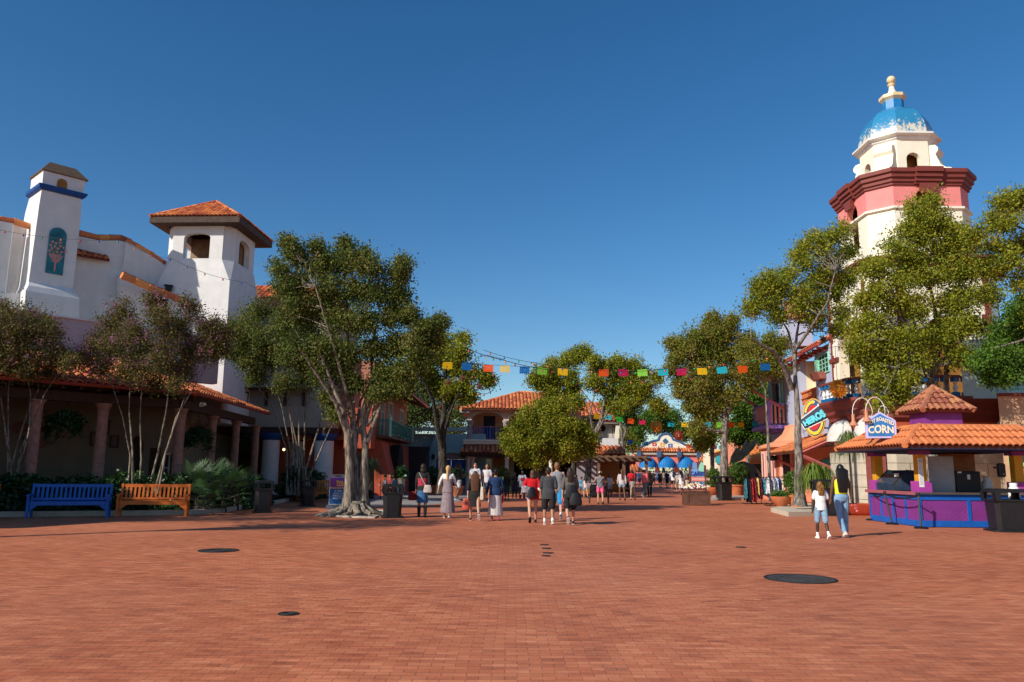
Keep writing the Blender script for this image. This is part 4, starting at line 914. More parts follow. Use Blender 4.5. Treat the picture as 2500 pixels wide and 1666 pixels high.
for k in range(4):
 m=MB();t=k*math.pi/2;u=Vector((math.cos(t), math.sin(t), 0));n_=Vector((math.sin(t), -math.cos(t), 0))
 m.prism([[(-.28, zcor0-.42), (.28, zcor0-.42), (.42, zcor0+.05), (-.42, zcor0+.05)]], TX, u, Vector((0, 0, 1)), n_, 2.5, 2.72)
 for za_, zb_, of_ in((.02, .13, 2.68), (.13, .32, 2.77), (.32, .54, 2.87), (.54, zcor1-zcor0+.04, 2.97)):m.prism([rect(-.55-of_*.03, zcor0+za_, .55+of_*.03, zcor0+zb_)], TX, u, Vector((0, 0, 1)), n_, 2.55, of_)
 obj('keystone', m, REDD, co)
zl0=zcor1;zl1=zt(338, 1.6);zl2=zt(321, 1.85)
lan=obj('lantern', oct_walls(1.55, .78, zl0, zl1+.02, .34, zl0+.02, zt(388, 1.6), .3, .34), CREAMP, dt_)
obj('lantern_core', MB().loft([ring8(.8, .3, zl0), ring8(.8, .3, zl1)]), OCHRE, lan)
m=MB();m.loft([ring8(a, .78+(a-1.55)*.5, z)for a, z in((1.5, zl1-.1), (1.64, zl1), (1.64, zl1+.1), (1.76, zl1+.14), (1.86, zl2-.08), (1.86, zl2), (1.4, zl2+.02))]);obj('lantern_cornice', m, WHITEP, lan)
m=MB()
sc=[(1.5, 0), (2.75, 0), (2.75, .16), (2.6, .34), (2.36, .42), (2.16, .62), (2.04, .95), (1.96, 1.2), (2.08, 1.34), (2.1, 1.5), (1.98, 1.66), (1.8, 1.7), (1.5, 1.7)]
for k in range(4):
 t=math.pi/4+k*math.pi/2;u=Vector((math.cos(t), math.sin(t), 0));n_=Vector((math.sin(t), -math.cos(t), 0))
 m=MB();m.prism([[(x-.05, z)for x, z in sc]], TX+Vector((0, 0, zl0)), u, Vector((0, 0, 1)), n_, -.45, .45)
 obj('scroll_buttress', m, CREAMP, lan)
zd0=zl2;zd1=P(2172, 271, 37.8).z
def dome_mat():
 m=bpy.data.materials.new('worn_blue_dome');m.use_nodes=True;t=m.node_tree;b=t.nodes['Principled BSDF'];L=t.links.new;b.inputs['Roughness'].default_value=.28
 geo=t.nodes.new('ShaderNodeNewGeometry');n=t.nodes.new('ShaderNodeTexNoise');n.inputs['Scale'].default_value=4;n.inputs['Detail'].default_value=8;n.inputs['Roughness'].default_value=.75;L(geo.outputs['Position'], n.inputs[0])
 sep=t.nodes.new('ShaderNodeSeparateXYZ');L(geo.outputs['Position'], sep.inputs[0])
 mr=t.nodes.new('ShaderNodeMapRange');mr.inputs[1].default_value=zd0;mr.inputs[2].default_value=zd0+1.35;mr.inputs[3].default_value=.25;mr.inputs[4].default_value= -.07;L(sep.outputs['Z'], mr.inputs[0])
 ad=t.nodes.new('ShaderNodeMath');ad.operation='ADD';L(n.outputs[0], ad.inputs[0]);L(mr.outputs[0], ad.inputs[1])
 r=t.nodes.new('ShaderNodeValToRGB');r.color_ramp.elements[0].position=.60;r.color_ramp.elements[0].color=(.03, .22, .42, 1);r.color_ramp.elements[1].position=.68;r.color_ramp.elements[1].color=(.66, .62, .50, 1)
 L(ad.outputs[0], r.inputs[0]);L(r.outputs[0], b.inputs['Base Color']);return m
N=9;m=MB();R0d=1.62
m.loft([ring8(max(.5, R0d*math.cos(math.pi/2*f)**.8), max(.5, R0d*math.cos(math.pi/2*f)**.8)*.55, zd0+(zd1-zd0)*math.sin(math.pi/2*f))for f in np.linspace(0, .93, N)])
dm=obj('dome', m, dome_mat(), dt_, 25)
zn1=P(2172, 250, 37.8).z;zr1=P(2172, 235, 37.8).z;zs1=P(2170, 207, 37.8).z;zb1=P(2169, 196, 37.8).z
m=MB();m.loft([ring8(.52, .3, zd0+(zd1-zd0)*.97), ring8(.47, .27, zd1), ring8(.47, .27, zn1)]);obj('dome_neck', m, BLUED, dm)
m=MB();m.loft([ring8(.46, .27, zn1-.02), ring8(.60, .35, zn1+.12), ring8(.60, .35, zr1-.06), ring8(.44, .26, zr1)]);obj('finial_ring', m, GOLD, dm)
m=MB();m.lathe((TX.x, TX.y, 0), [(.36, zr1), (.24, zr1+.12), (.15, zr1+.35), (.11, zs1)], 10);obj('spire', m, CREAMP, dm, True)
m=MB();m.ball((TX.x, TX.y, zb1), .22, 14, 9);m.lathe((TX.x, TX.y, 0), [(.18, zs1-.08), (.2, zs1), (.1, zs1+.03)], 10);obj('finial_ball', m, GOLD, dm, True)
m=MB();m.loft([ring8(a, .95, z)for a, z in((3.0, zc2b-.25), (3.2, zc2b), (3.2, zc2b+.12), (3.38, zc2-.1), (3.38, zc2), (2.4, zc2+.05))]);obj('cornice', m, REDD, dt_)
ztl=P(2078, 800, 37.8).z;zsp=P(2078, 868, 37.8).z
obj('lower_body', oct_walls(3.1, .95, zfloor, zc2b-.2, 1.15, zfloor+.01, zsp, .5, ztl-zsp), CREAMP, dt_)
obj('lower_core', MB().loft([ring8(2.2, .6, zfloor), ring8(2.2, .6, zc2b-.3)]), OCHRE, dt_)
QZ=np.arange(zfloor+.2, zc2b-.6, .62)
for k in range(4):
 t=k*math.pi/2;u=Vector((math.cos(t), math.sin(t), 0));n_=Vector((math.sin(t), -math.cos(t), 0))
 for sg in(-1, 1):
  m=MB()
  for i, z in enumerate(QZ):
   w__=.42 if i%2 else .28
   m.prism([rect(sg*2.15-(w__ if sg>0 else 0), z, sg*2.15+(0 if sg>0 else w__), z+.6)], TX, u, Vector((0, 0, 1)), n_, 3.1, 3.14)
  m.prism([rect(min(sg*1.15, sg*2.16), zsp-.14, max(sg*1.15, sg*2.16), zsp+.08)], TX, u, Vector((0, 0, 1)), n_, 3.1, 3.2)
  obj('quoins', m, REDD, dt_)
m=MB()
for k in range(4):
 t=k*math.pi/2;u=Vector((math.cos(t), math.sin(t), 0));n_=Vector((math.sin(t), -math.cos(t), 0))
 cc_=[(math.cos(a)*1.17, zsp+math.sin(a)*(ztl-zsp+.02))for a in np.linspace(0, math.pi, 14)];co_=[(math.cos(a)*1.4, zsp+math.sin(a)*(ztl-zsp+.25))for a in np.linspace(math.pi, 0, 14)]
 m=MB();m.prism([cc_+co_], TX, u, Vector((0, 0, 1)), n_, 3.1, 3.17)
 obj('arch_trim', m, WHITEP, dt_)
zz_=P(2107, 706, 36).z
for sx_ in(-1, 1):
 n_=Vector((sx_, -1, 0)).normalized();u=Vector((-n_.y, n_.x, 0));m=MB()
 m.prism([[(0, zz_-.45), (.22, zz_), (0, zz_+.3), (-.22, zz_)]], TX, u, Vector((0, 0, 1)), n_, 3.71, 3.75);obj('diamond_tile', m, BLUEM, dt_)
m=MB()
for k in range(14):m.box((16.1, 36.0+k*.22, zc2+.45), (.03, .03, .75))
m.tube([Vector((16.1, 36, zc2+.85)), Vector((16.1, 38.9, zc2+.85))], .03, 4);obj('iron_railing', m, BLACKM, dt_)
def ring9(a, c_, z):return[Vector((TX.x+x, TX.y+y, z))for x, y in((-a+c_, -a), (a-c_, -a), (a, -a+c_), (a, a-c_), (a-c_, a), (-a+2.4, a), (-a+2.4, -.35), (-a, -.35), (-a, -a+c_))]
ab, cb_=4.55, 1.15
zcb=P(2300, 1008, 33.2).z
m=MB();m.loft([ring9(ab-.35, cb_, 0), ring9(ab-.35, cb_, zcb-.2)]);obj('base_wall', m, REDB, dt_)
m=MB();m.loft([ring9(a, cb_+(a-ab)*.4, z)for a, z in((ab-.35, zcb-.35), (ab-.15, zcb-.2), (ab-.15, zcb-.05), (ab+.0, zcb+.1), (ab+.0, zcb+.25), (ab+.2, zfloor-.25), (ab+.28, zfloor-.12), (ab+.28, zfloor), (2.0, zfloor+.01))]);obj('terrace_cornice', m, REDD, dt_)
zst=P(2300, 1103, 33.3).z
def stone_wall():
 m=bpy.data.materials.new('coursed_limestone');m.use_nodes=True;t=m.node_tree;b=t.nodes['Principled BSDF'];L=t.links.new;b.inputs['Roughness'].default_value=.9
 geo=t.nodes.new('ShaderNodeNewGeometry');mp=t.nodes.new('ShaderNodeMapping');mp.inputs['Rotation'].default_value=(R(90), 0, 0);L(geo.outputs['Position'], mp.inputs[0])
 br=t.nodes.new('ShaderNodeTexBrick');L(mp.outputs[0], br.inputs[0]);br.inputs['Scale'].default_value=1;br.inputs['Brick Width'].default_value=1.1;br.inputs['Row Height'].default_value=.52;br.inputs['Mortar Size'].default_value=.012
 br.inputs['Color1'].default_value=(.46, .40, .30, 1);br.inputs['Color2'].default_value=(.54, .48, .38, 1);br.inputs['Mortar'].default_value=(.26, .21, .15, 1)
 n=t.nodes.new('ShaderNodeTexNoise');n.inputs['Scale'].default_value=3;n.inputs['Detail'].default_value=6;L(geo.outputs['Position'], n.inputs[0])
 x=t.nodes.new('ShaderNodeMix');x.data_type='RGBA';x.blend_type='MULTIPLY';x.inputs[0].default_value=.6;L(br.outputs['Color'], x.inputs[6]);L(n.outputs['Fac'], x.inputs[7]);L(x.outputs[2], b.inputs['Base Color'])
 g_=t.nodes.new('ShaderNodeMix');return m
m=MB();m.loft([ring9(ab-.1, cb_, 0), ring9(ab-.1, cb_, zst)]);ob_=obj('stone_plinth', m, BLOCK, dt_)
m=MB()
for z in np.arange(.5, zst, .52):m.loft([ring9(ab-.085, cb_, z), ring9(ab-.085, cb_, z+.012)])
for i, x in enumerate(np.arange(-3.3, 3.4, 1.1)):
 for j in range(int(zst/.52)):m.box((TX.x+x+(j%2)*.55, TX.y-ab+.09, j*.52+.25), (.012, .02, .5))
obj('stone_joints', m, M('dark_joint', (.20, .16, .11), .9, .1, 3), ob_)  # dark joints between the stone courses
def balus(z0, z1, r=.1):
 h=z1-z0;return[(r*.9, z0), (r*.9, z0+h*.1), (r*.55, z0+h*.14), (r*1.15, z0+h*.38), (r*.6, z0+h*.68), (r*.5, z0+h*.78), (r*.85, z0+h*.86), (r*.9, z0+h)]
pts8=ring9(ab+.1, cb_, 0);segs=[(7, 8), (8, 0), (0, 1), (1, 2)]
zb_a, zb_b=zfloor+.16, ztop_rail-.26
bl=obj('balustrade_rail', MB(), REDD, dt_)if False else None
mr_, mb_, mc_=MB(), MB(), MB();bals=[];bks=[]
for a, b in segs:
 A_, B_=pts8[a], pts8[b];L_=(B_-A_).length;n_=max(2, int(L_/.42));u=(B_-A_).normalized();nn_=Vector((u.y, -u.x, 0))
 mr_.obox(A_-nn_*.14+Vector((0, 0, ztop_rail-.1)), (B_-A_).normalized(), Vector((0, 0, 1)), nn_, (B_-A_).length, .1, .28)
 for i in range(n_):
  q=A_.lerp(B_, (i+.5)/n_)
  for zz_, hh in((ztop_rail-.19, .17), (zfloor+.09, .16)):
   bks.append(MB().obox(q-u*.13-nn_*.12+Vector((0, 0, zz_-hh/2)), u, Vector((0, 0, 1)), nn_, .26, hh, .24))
  bals.append(q)
bs=obj('balustrade', mr_, REDD, dt_)
for b__ in bks:obj('balustrade_block', b__, BLUEM, bs)
for q in bals:
 obj('baluster', MB().lathe((q.x, q.y, 0), balus(zb_a, zb_b+.0), 10, cap=False), WHITEP, bs, True)
AWW=M('white_awning', (.62, .60, .55), .7, .08, 2)
def barrel_awning(x, y, z, w_, d, h, rot):
 m=MB();u=Vector((math.cos(rot), math.sin(rot), 0));n_=Vector((math.sin(rot), -math.cos(rot), 0));rings=[]
 for i in range(11):
  th=math.pi*i/10;rings.append([Vector((x, y, z))+u*(-math.cos(th)*w_/2*math.cos(ph))+n_*(math.sin(th)*d*math.cos(ph))+Vector((0, 0, h*math.sin(ph)))for ph in np.linspace(0, math.pi/2*.99, 6)])
 m.loft(rings, cap=False, close=False);return obj('dome_awning', m, AWW, dt_, 60)
zwa=P(2060, 1080, 36).z
barrel_awning(TX.x-ab+.1, 35.6, zwa, 1.7, .8, P(2060, 1026, 36).z-zwa, -math.pi/2)
barrel_awning(TX.x-ab+.55, 34.0, zwa, 1.5, .8, P(2100, 1015, 34).z-zwa, -math.pi/4)
barrel_awning(TX.x-.3+2.1, TX.y-ab+.1, P(2385, 1062, 33).z, 1.7, .8, .9, 0)
m=MB();xq=TX.x-ab+.06
u_=Vector((1, -1, 0)).normalized();nq=Vector((-1, -1, 0)).normalized();c0_=TX+Vector((-(ab-cb_/2)+.1, -(ab-cb_/2)+.1, 0))
m.prism([rect(-.42, .1, .42, zst+.0), rect(-.2, .3, .2, zst-.15)], c0_+nq*.02, u_, Vector((0, 0, 1)), nq, 0, .1)
f_=obj('window', m, REDD, dt_);m=MB();m.prism([rect(-.2, .3, .2, zst-.15)], c0_+nq*.02, u_, Vector((0, 0, 1)), nq, 0, .02);obj('pane', m, M('pale_pane', (.45, .43, .38), .5, .1, 3), f_)
m=MB()
for z in np.arange(.4, zst-.1, .2):m.prism([rect(-.2, z, .2, z+.03)], c0_+nq*.02, u_, Vector((0, 0, 1)), nq, .06, .09)
for x in(-.1, 0, .1):m.prism([rect(x-.012, .3, x+.012, zst-.15)], c0_+nq*.02, u_, Vector((0, 0, 1)), nq, .065, .095)
obj('window_bars', m, WOODD, f_)
# tan and aqua house at the right edge
tn=thing('tan_house', 'tan stucco house with mint shuttered upper window at the right edge', 'building', (23, 32, 0))
x0=XY(2462, 31).x
m=MB();zz_=P(2447, 968, 31).z;m.loft([[Vector((x, y, z))for x, y in((x0, 31), (32, 29.5), (32, 37), (x0+4, 37))]for z in(0, zz_)]);obj('wall', m, M('tan_stucco', (.62, .38, .22), .85, .06, 2, .2, stain=.1), tn)
m=MB();m.loft([[Vector((x, y, z))for x, y in((x0-.1, 30.9), (32, 29.4), (32, 37), (x0+3.9, 37))]for z in(zz_, zz_+.12)]);obj('coping', m, REDD, tn)
zz2=P(2447, 830, 33).z
m=MB();m.loft([[Vector((x, y, z))for x, y in((x0-.2, 33), (32, 32), (32, 37), (x0+3, 37))]for z in(zz_+.1, zz2)]);obj('upper_wall', m, M('pale_aqua', (.52, .66, .60), .8, .05, 2), tn)
AF=Face((x0-.2, 33), -4.4)
a=AF.uv(2462, 955);b=AF.uv(2482, 920)
window(tn, AF, a[0], a[1], b[0]+.25, b[1]+.3, WHITEP, MINT, t=.08, bars=(0, 5))
a=Face((x0, 31), -9.5);m=MB();q0, q1=a.uv(2466, 1130), a.uv(2500, 1097)
window(tn, a, q0[0]+.1, q0[1], q1[0]+.6, q1[1], M('lime_frame', (.25, .75, .38), .5, .05, 3), GLASS, t=.14, bars=(1, 0))
# lavender shop
lv=thing('lavender_shop', 'lavender two storey shop with clay roof, purple balcony, peach bay window and tiled porch', 'building', (17, 46, 0))
LA=XY(2031, 41);LV=Face((LA.x, LA.y), 264.2)
def l2(px, py, off=0):
 q=LV.p(px, py, off)-LV.A;return(q.dot(LV.u), q.z)
zr0=l2(2024, 838)[1]
rc=(l2(1952, 900)[0], l2(1990, 900)[0], l2(1970, 987)[1], l2(1970, 872)[1])
wn_=(l2(2001, 880)[0], l2(2024, 880)[0], l2(2015, 909)[1], l2(2015, 866)[1])
bd=(-11.7, -9.6, l2(1915, 1020)[1]+.1, l2(1915, 925)[1])
m=MB();m.prism([rect(-13.2, 0, 1.2, zr0), rect(rc[0], rc[2], rc[1], rc[3]), rect(wn_[0], wn_[2], wn_[1], wn_[3]), rect(bd[0], bd[2], bd[1], bd[3]), rect(-3.2, .02, -1.0, 2.3)], LV.A, LV.u, LV.v, LV.n, -.35, 0)
m.obox(LV.at(-13.2, 0, 0), LV.u, LV.v, -LV.n, .3, zr0, 6)
obj('wall', m, LAV, lv)
m=MB();m.prism([rect(rc[0]-.1, rc[2], rc[1]+.1, rc[3])], LV.A, LV.u, LV.v, LV.n, -.9, -.8);m.prism([rect(rc[0]-.05, rc[2], rc[0], rc[3])], LV.A, LV.u, LV.v, LV.n, -.8, -.34);m.prism([rect(rc[1], rc[2], rc[1]+.05, rc[3])], LV.A, LV.u, LV.v, LV.n, -.8, -.34);obj('recess', m, CREAM, lv)
m=MB();zl_=l2(1970, 955)[1];nx=8
for i in range(nx):
 for j in range(2):
  u0=rc[0]+(rc[1]-rc[0])*i/nx;w__=(rc[1]-rc[0])/nx;z0=rc[2]+j*(zl_-rc[2])/2;h=(zl_-rc[2])/2
  m.prism([[(u0+.04, z0+.04), (u0+w__*.9, z0+.04), (u0+w__*.62, z0+h*.95), (u0+.02, z0+h*.95)]], LV.A, LV.u, LV.v, LV.n, -.25, -.05)
m.prism([rect(rc[0], zl_-.04, rc[1], zl_+.04)], LV.A, LV.u, LV.v, LV.n, -.28, .02);m.prism([rect(rc[0], (zl_+rc[2])/2-.02, rc[1], (zl_+rc[2])/2+.02)], LV.A, LV.u, LV.v, LV.n, -.28, .02)
obj('tile_screen', m, T_ORB, lv)
window(lv, LV, wn_[0], wn_[2], wn_[1], wn_[3], MINT, GLASS, t=.06, bars=(2, 3))
m=MB();sw=.62;m.prism([rect(wn_[0]-sw-.05, wn_[2]-.05, wn_[0]-.07, wn_[3]+.05)], LV.A, LV.u, LV.v, LV.n, .02, .09)
for k in range(14):m.prism([rect(wn_[0]-sw+.05, wn_[2]+.04+k*(wn_[3]-wn_[2])/14.5, wn_[0]-.16, wn_[2]+.09+k*(wn_[3]-wn_[2])/14.5)], LV.A, LV.u, LV.v, LV.n, .09, .12)
obj('shutter', m, MINT, lv)
fb=MB();cz_=wn_[2]-.35;fb.loft([[LV.at(wn_[0]-.3+x, cz_+z, y)for x, y in((0, .02), (1.35, .02), (1.35, d), (0, d))]for z, d in((0, .3), (.38, .5))]);obj('flower_box', fb, M('flower_box_brown', (.30, .10, .07), .8, .2, 4), lv)
m=MB();m.tube([LV.at(wn_[0]+.4, cz_, .05), LV.at(wn_[0]+.4, cz_-.25, .3), LV.at(wn_[0]+.4, cz_-.6, .08), LV.at(wn_[0]+.4, cz_-.9, .16)], .025, 5);obj('iron_scroll', m, BLACKM, lv)
ze=zr0;r0=[LV.at(-13.4, ze, .55), LV.at(1.2, ze, .55), LV.at(1.2, ze+1.9, -3), LV.at(-11, ze+1.9, -3)]
rf=tile_roof(lv, [r0[:4]], s=.3, row=.42, mat=T_ORB)
m=MB();m.tube([LV.at(-13.4, ze-.08, .6), LV.at(1.2, ze-.08, .6)], .09, 5)
for k in range(16):m.obox(LV.at(-13+k*.9, ze-.26, 0), LV.u, LV.v, LV.n, .1, .14, .5)
obj('red_fascia', m, REDP, rf)
q0=P(1915, 806, 49);m=MB();m.box((q0.x+.9, 49.5, ze+2.2), (1.6, 1.4, 1.8));chm=obj('chimney', m, LAV, lv)
m=MB();m.box((q0.x+.9, 49.5, ze+3.15), (1.9, 1.7, .16));m.box((q0.x+.9, 49.5, ze+3.7), (.9, 1.0, 1.0));m.box((q0.x+.9, 49.5, ze+4.25), (1.1, 1.2, .12));obj('chimney_cap', m, PINKT, chm)
m=MB();m.lathe(tuple(LV.at(l2(1970, 873)[0], l2(1970, 873)[1], .2)), [(.05, -.3), (.14, -.1), (.2, .05), (.2, .2)], 10);obj('flue_pipe', m, COPPER, lv)
zf_=l2(1910, 1037, .4)[1];zrl=l2(1892, 977, 1.1)[1]
m=MB();m.prism([rect(-12.7, zf_-.22, -8.3, zf_)], LV.A, LV.u, LV.v, LV.n, 0, 1.35);m.prism([rect(-12.0, zf_-.42, -9.0, zf_-.22)], LV.A, LV.u, LV.v, LV.n, 0, .8);bl_=obj('balcony', m, PURPL, lv)
m=MB();
for u__ in(-8.5, -12.5):m.obox(LV.at(u__-.1, zf_, 1.0), LV.u, LV.v, LV.n, .2, zrl-zf_+.12, .2)
m.prism([rect(-12.5, zrl-.12, -8.5, zrl-.03)], LV.A, LV.u, LV.v, LV.n, 1.05, 1.15);m.obox(LV.at(-8.55, zrl-.12, 0), LV.u, LV.v, LV.n, .1, .09, 1.05);m.prism([rect(-12.5, zf_+.1, -8.5, zf_+.18)], LV.A, LV.u, LV.v, LV.n, 1.05, 1.15)
obj('balcony_posts', m, PURPL, bl_)
m=MB()
for k in range(18):m.prism([rect(-12.35+k*.215, zf_+.18, -12.35+k*.215+.15, zrl-.12)], LV.A, LV.u, LV.v, LV.n, 1.08, 1.12)
for k in range(4):m.obox(LV.at(-8.54, zf_+.1, .12+k*.25), LV.u, LV.v, LV.n, .05, zrl-zf_-.2, .12)
obj('pickets', m, M('picket_salmon', (.62, .20, .15), .6, .1, 4), bl_)
m=MB();m.prism([rect(bd[0], bd[2], bd[1], bd[3])], LV.A, LV.u, LV.v, LV.n, -.2, -.15);obj('balcony_door', m, GLASS, lv)
m=MB();m.prism([rect(bd[1]+.05, bd[2], bd[1]+.65, bd[3])], LV.A, LV.u, LV.v, LV.n, .02, .09);m.prism([rect(bd[0]-.65, bd[2], bd[0]-.05, bd[3])], LV.A, LV.u, LV.v, LV.n, .02, .09);obj('shutter', m, MINT, lv)
ze1=l2(1838, 940, 2.4)[1];ze2=l2(1916, 902)[1]
pr_=tile_roof(lv, [[LV.at(-12.9, ze1, 2.4), LV.at(-8.3, ze1, 2.4), LV.at(-8.3, ze2, 0), LV.at(-12.9, ze2, 0)]], s=.3, row=.4, mat=T_OR, name='balcony_roof')
m=MB();m.tube([LV.at(-8.2, ze1-.05, 2.45), LV.at(-8.2, ze2-.02, 0)], .11, 4);m.tube([LV.at(-8.5, ze1-.05, 2.2), LV.at(-8.5, ze1-1.3, .15)], .1, 4);m.tube([LV.at(-12.7, ze1-.05, 2.2), LV.at(-12.7, ze1-1.3, .15)], .1, 4);m.tube([LV.at(-12.9, ze1-.12, 2.35), LV.at(-8.3, ze1-.12, 2.35)], .09, 4)
obj('brackets', m, M('bracket_rose', (.50, .14, .13), .6, .1, 4), pr_)
ub0, ub1, ob= -8.9, -4.9, 1.6;zbe=l2(1885, 1094, 1.6)[1];zbp=l2(1925, 1046, 0)[1]
def bayring(o, z, ins=0):return[LV.at(ub0-o, z, 0), LV.at(ub0-o, z, ob+o), LV.at(ub1+o, z, ob+o), LV.at(ub1+o, z, 0)]
m=MB()
us=np.linspace(ub0, ub1, 4);
m.prism([rect(ub0, 0, ub1, zbe)]+[rect(us[k]+.35, .75, us[k+1]-.35, zbe-.25)for k in range(3)], LV.A, LV.u, LV.v, LV.n, ob-.15, ob)
SF=Face((LV.at(ub1, 0, ob).x, LV.at(ub1, 0, ob).y), 264.2-270+0)
m.prism([rect(0, 0, ob+.05, zbe), rect(.30, .75, .85, zbe-.25), rect(1.05, .3, 1.5, zbe-.3)], SF.A, SF.u, SF.v, SF.n, -.15, 0)
m.obox(LV.at(ub0, 0, 0), LV.u, LV.v, LV.n, .15, zbe, ob)
by=obj('bay_window', m, PEACH, lv)
m=MB()
for k in range(3):m.prism([rect(us[k]+.25, .65, us[k+1]-.25, zbe-.15), rect(us[k]+.42, .8, us[k+1]-.42, zbe-.3)], LV.A, LV.u, LV.v, LV.n, ob, ob+.05)
m.prism([rect(.22, .65, .93, zbe-.15), rect(.36, .8, .79, zbe-.3)], SF.A, SF.u, SF.v, SF.n, 0, .05)
obj('bay_frames', m, PINKL, by)
m=MB();m.prism([rect(ub0+.1, .7, ub1-.1, zbe-.1)], LV.A, LV.u, LV.v, LV.n, ob-.35, ob-.3);m.prism([rect(.1, .3, ob-.05, zbe-.1)], SF.A, SF.u, SF.v, SF.n, -.4, -.35);obj('bay_glass', m, M('shop_glass', (.10, .11, .12), .15, .5, 2, spec=.7), by)
m=MB();m.loft([bayring(.0, zbe-.02), bayring(.22, zbe+.02), bayring(.22, zbe+.14), bayring(.14, zbe+.2)]+[[LV.at(ub0+f*1.6, z, 0), LV.at(ub0+f*1.6, z, ob+.1-f*1.55), LV.at(ub1-f*1.6, z, ob+.1-f*1.55), LV.at(ub1-f*1.6, z, 0)]for f, z in((.45, zbe+.45), (.75, zbe+.9), (.85, zbp-.05), (.85, zbp+.1))]);obj('bay_roof', m, M('bay_roof_peach', (.80, .33, .18), .8, .05, 2, .2), by)
zp0=l2(1940, 1103, 2.1)[1];zp1=l2(2025, 1060)[1]
pq=[LV.at(-4.7, zp0, 2.1), LV.at(1.9, zp0, 2.1), LV.at(1.9, zp1, -.1), LV.at(-4.7, zp1, -.1)]
pr_=tile_roof(lv, [pq], s=.27, row=.42, mat=T_ORB, name='porch_roof', ridges=[[pq[1]+Vector((0, 0, .05)), pq[2]+Vector((0, 0, .05))]])
m=MB();m.tube([pq[1]-Vector((0, 0, .14)), pq[2]-Vector((0, 0, .14))], .12, 4);m.tube([pq[1]-Vector((0, 0, .1)), LV.at(1.7, zp0-1.0, .05)], .09, 4);m.tube([pq[0]-Vector((0, 0, .1)), LV.at(-4.5, zp0-1.0, .05)], .09, 4);obj('porch_frame', m, M('bracket_rose', (1, 1, 1)), pr_)
m=MB();m.prism([rect(-4.9, 0, 1.2, zp0+.3), rect(-3.2, .02, -1.0, 2.3)], LV.A, LV.u, LV.v, LV.n, 0, .06);obj('shopfront', m, PEACH, lv)
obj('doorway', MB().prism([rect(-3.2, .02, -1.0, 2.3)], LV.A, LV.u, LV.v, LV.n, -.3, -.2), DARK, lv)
m=MB();m.prism([rect(-.85, .9, .75, 2.35)]+[rect(-.55+(k%3)*.45, 1.35+(k//3)*.4, -.4+(k%3)*.45, 1.52+(k//3)*.4)for k in range(6)], LV.A, LV.u, LV.v, LV.n, .06, .14);obj('turquoise_panel', m, TEALB, lv)
q=LV.at(-4.6, 2.45, 1.9);m=MB();m.box(tuple(q), (.5, .35, .3), 0, .03);single('speaker', m, BLACK, 'black outdoor speaker hanging at the left corner of the shop porch', 'speaker')
zc_=P(1987, 1020, 39.4)
sg=thing('shop_sign', 'oval neon style shop sign with turquoise lettering on a red and yellow disc', 'sign', tuple(zc_))
ang=R(-32);su=Vector((math.cos(ang), math.sin(ang), 0));sn=Vector((math.sin(ang), -math.cos(ang), 0));sv=Vector((0, 0, 1))
def ell(rx, ry, n=28, cx=0, cy=0):return[(cx+math.cos(2*math.pi*k/n)*rx, cy+math.sin(2*math.pi*k/n)*ry)for k in range(n)]
obj('sign_body', MB().prism([ell(.54, .98)], zc_, su, sv, sn, -.12, .0), M('sign_yellow_edge', (.70, .36, .03), .5, .05, 3), sg)
obj('sign_disc', MB().prism([ell(.49, .92)], zc_, su, sv, sn, 0, .02), M('sign_navy', (.02, .07, .22), .5, .05, 3), sg)
obj('sign_centre', MB().prism([ell(.32, .64)], zc_, su, sv, sn, .02, .04), M('sign_red', (.55, .01, .015), .4, .05, 3), sg)
m=MB()
for k in range(40):
 t=2*math.pi*k/40
 if math.sin(t)< -.1 or(math.cos(t)<.2 and math.sin(t)>.35):
  t2=t+2*math.pi/40*.9;m.prism([[(math.cos(a)*rx, math.sin(a)*ry)for a, rx, ry in((t, .37, .71), (t2, .37, .71), (t2, .46, .87), (t, .46, .87))]], zc_, su, sv, sn, .02, .05)
obj('sign_letters_ring', m, M('sign_yellow', (.85, .62, .02), .5, .05, 3), sg)
m=MB()
for k in(3, 6, 9, 19, 21):
 t=2*math.pi*k/40;x, y=math.cos(t)*.41, math.sin(t)*.8;m.prism([[(x+math.cos(a)*(.05 if i%2 else .022), y+math.sin(a)*(.075 if i%2 else .03))for i, a in enumerate(np.linspace(0, 2*math.pi, 11)[:-1])]], zc_, su, sv, sn, .02, .05)
obj('sign_stars', m, WHITEP, sg)
ba=R(28)
def tilt(x, y):return(x*math.cos(ba)-y*math.sin(ba), x*math.sin(ba)+y*math.cos(ba))
band=[tilt(x, y)for x, y in[(-.66, -.28), (.50, -.34)]+[(.50+math.cos(t)*.26, .02+math.sin(t)*.36)for t in np.linspace(-1.3, 1.6, 9)]+[(-.66, .20)]]
bb=[tilt(x*1.06, y*1.16)for x, y in[(-.66, -.28), (.50, -.34)]+[(.50+math.cos(t)*.26, .02+math.sin(t)*.36)for t in np.linspace(-1.3, 1.6, 9)]+[(-.66, .20)]]
obj('banner_edge', MB().prism([bb], zc_, su, sv, sn, -.1, .05), WHITEP, sg)
obj('banner', MB().prism([band], zc_, su, sv, sn, .05, .07), M('sign_dark', (.03, .04, .07), .5, .05, 3), sg)
obj('lettering', text_mb('HEROS', .43, zc_+sn*.07+sv*-.02+su*.01, su, sv, sn, .08, sx=.86, bold=.03, warp=lambda x, y:tilt(x, y*(1.0+.35*x)-.05)), M('sign_turquoise', (.12, .62, .72), .4, .05, 3), sg)
m=MB();m.tube([zc_-sn*.1, zc_+Vector((.8, .3, 0))], .04, 5);m.tube([zc_-sn*.1-Vector((0, 0, .5)), zc_+Vector((.8, .3, -.5))], .04, 5);obj('bracket', m, BLACKM, sg)
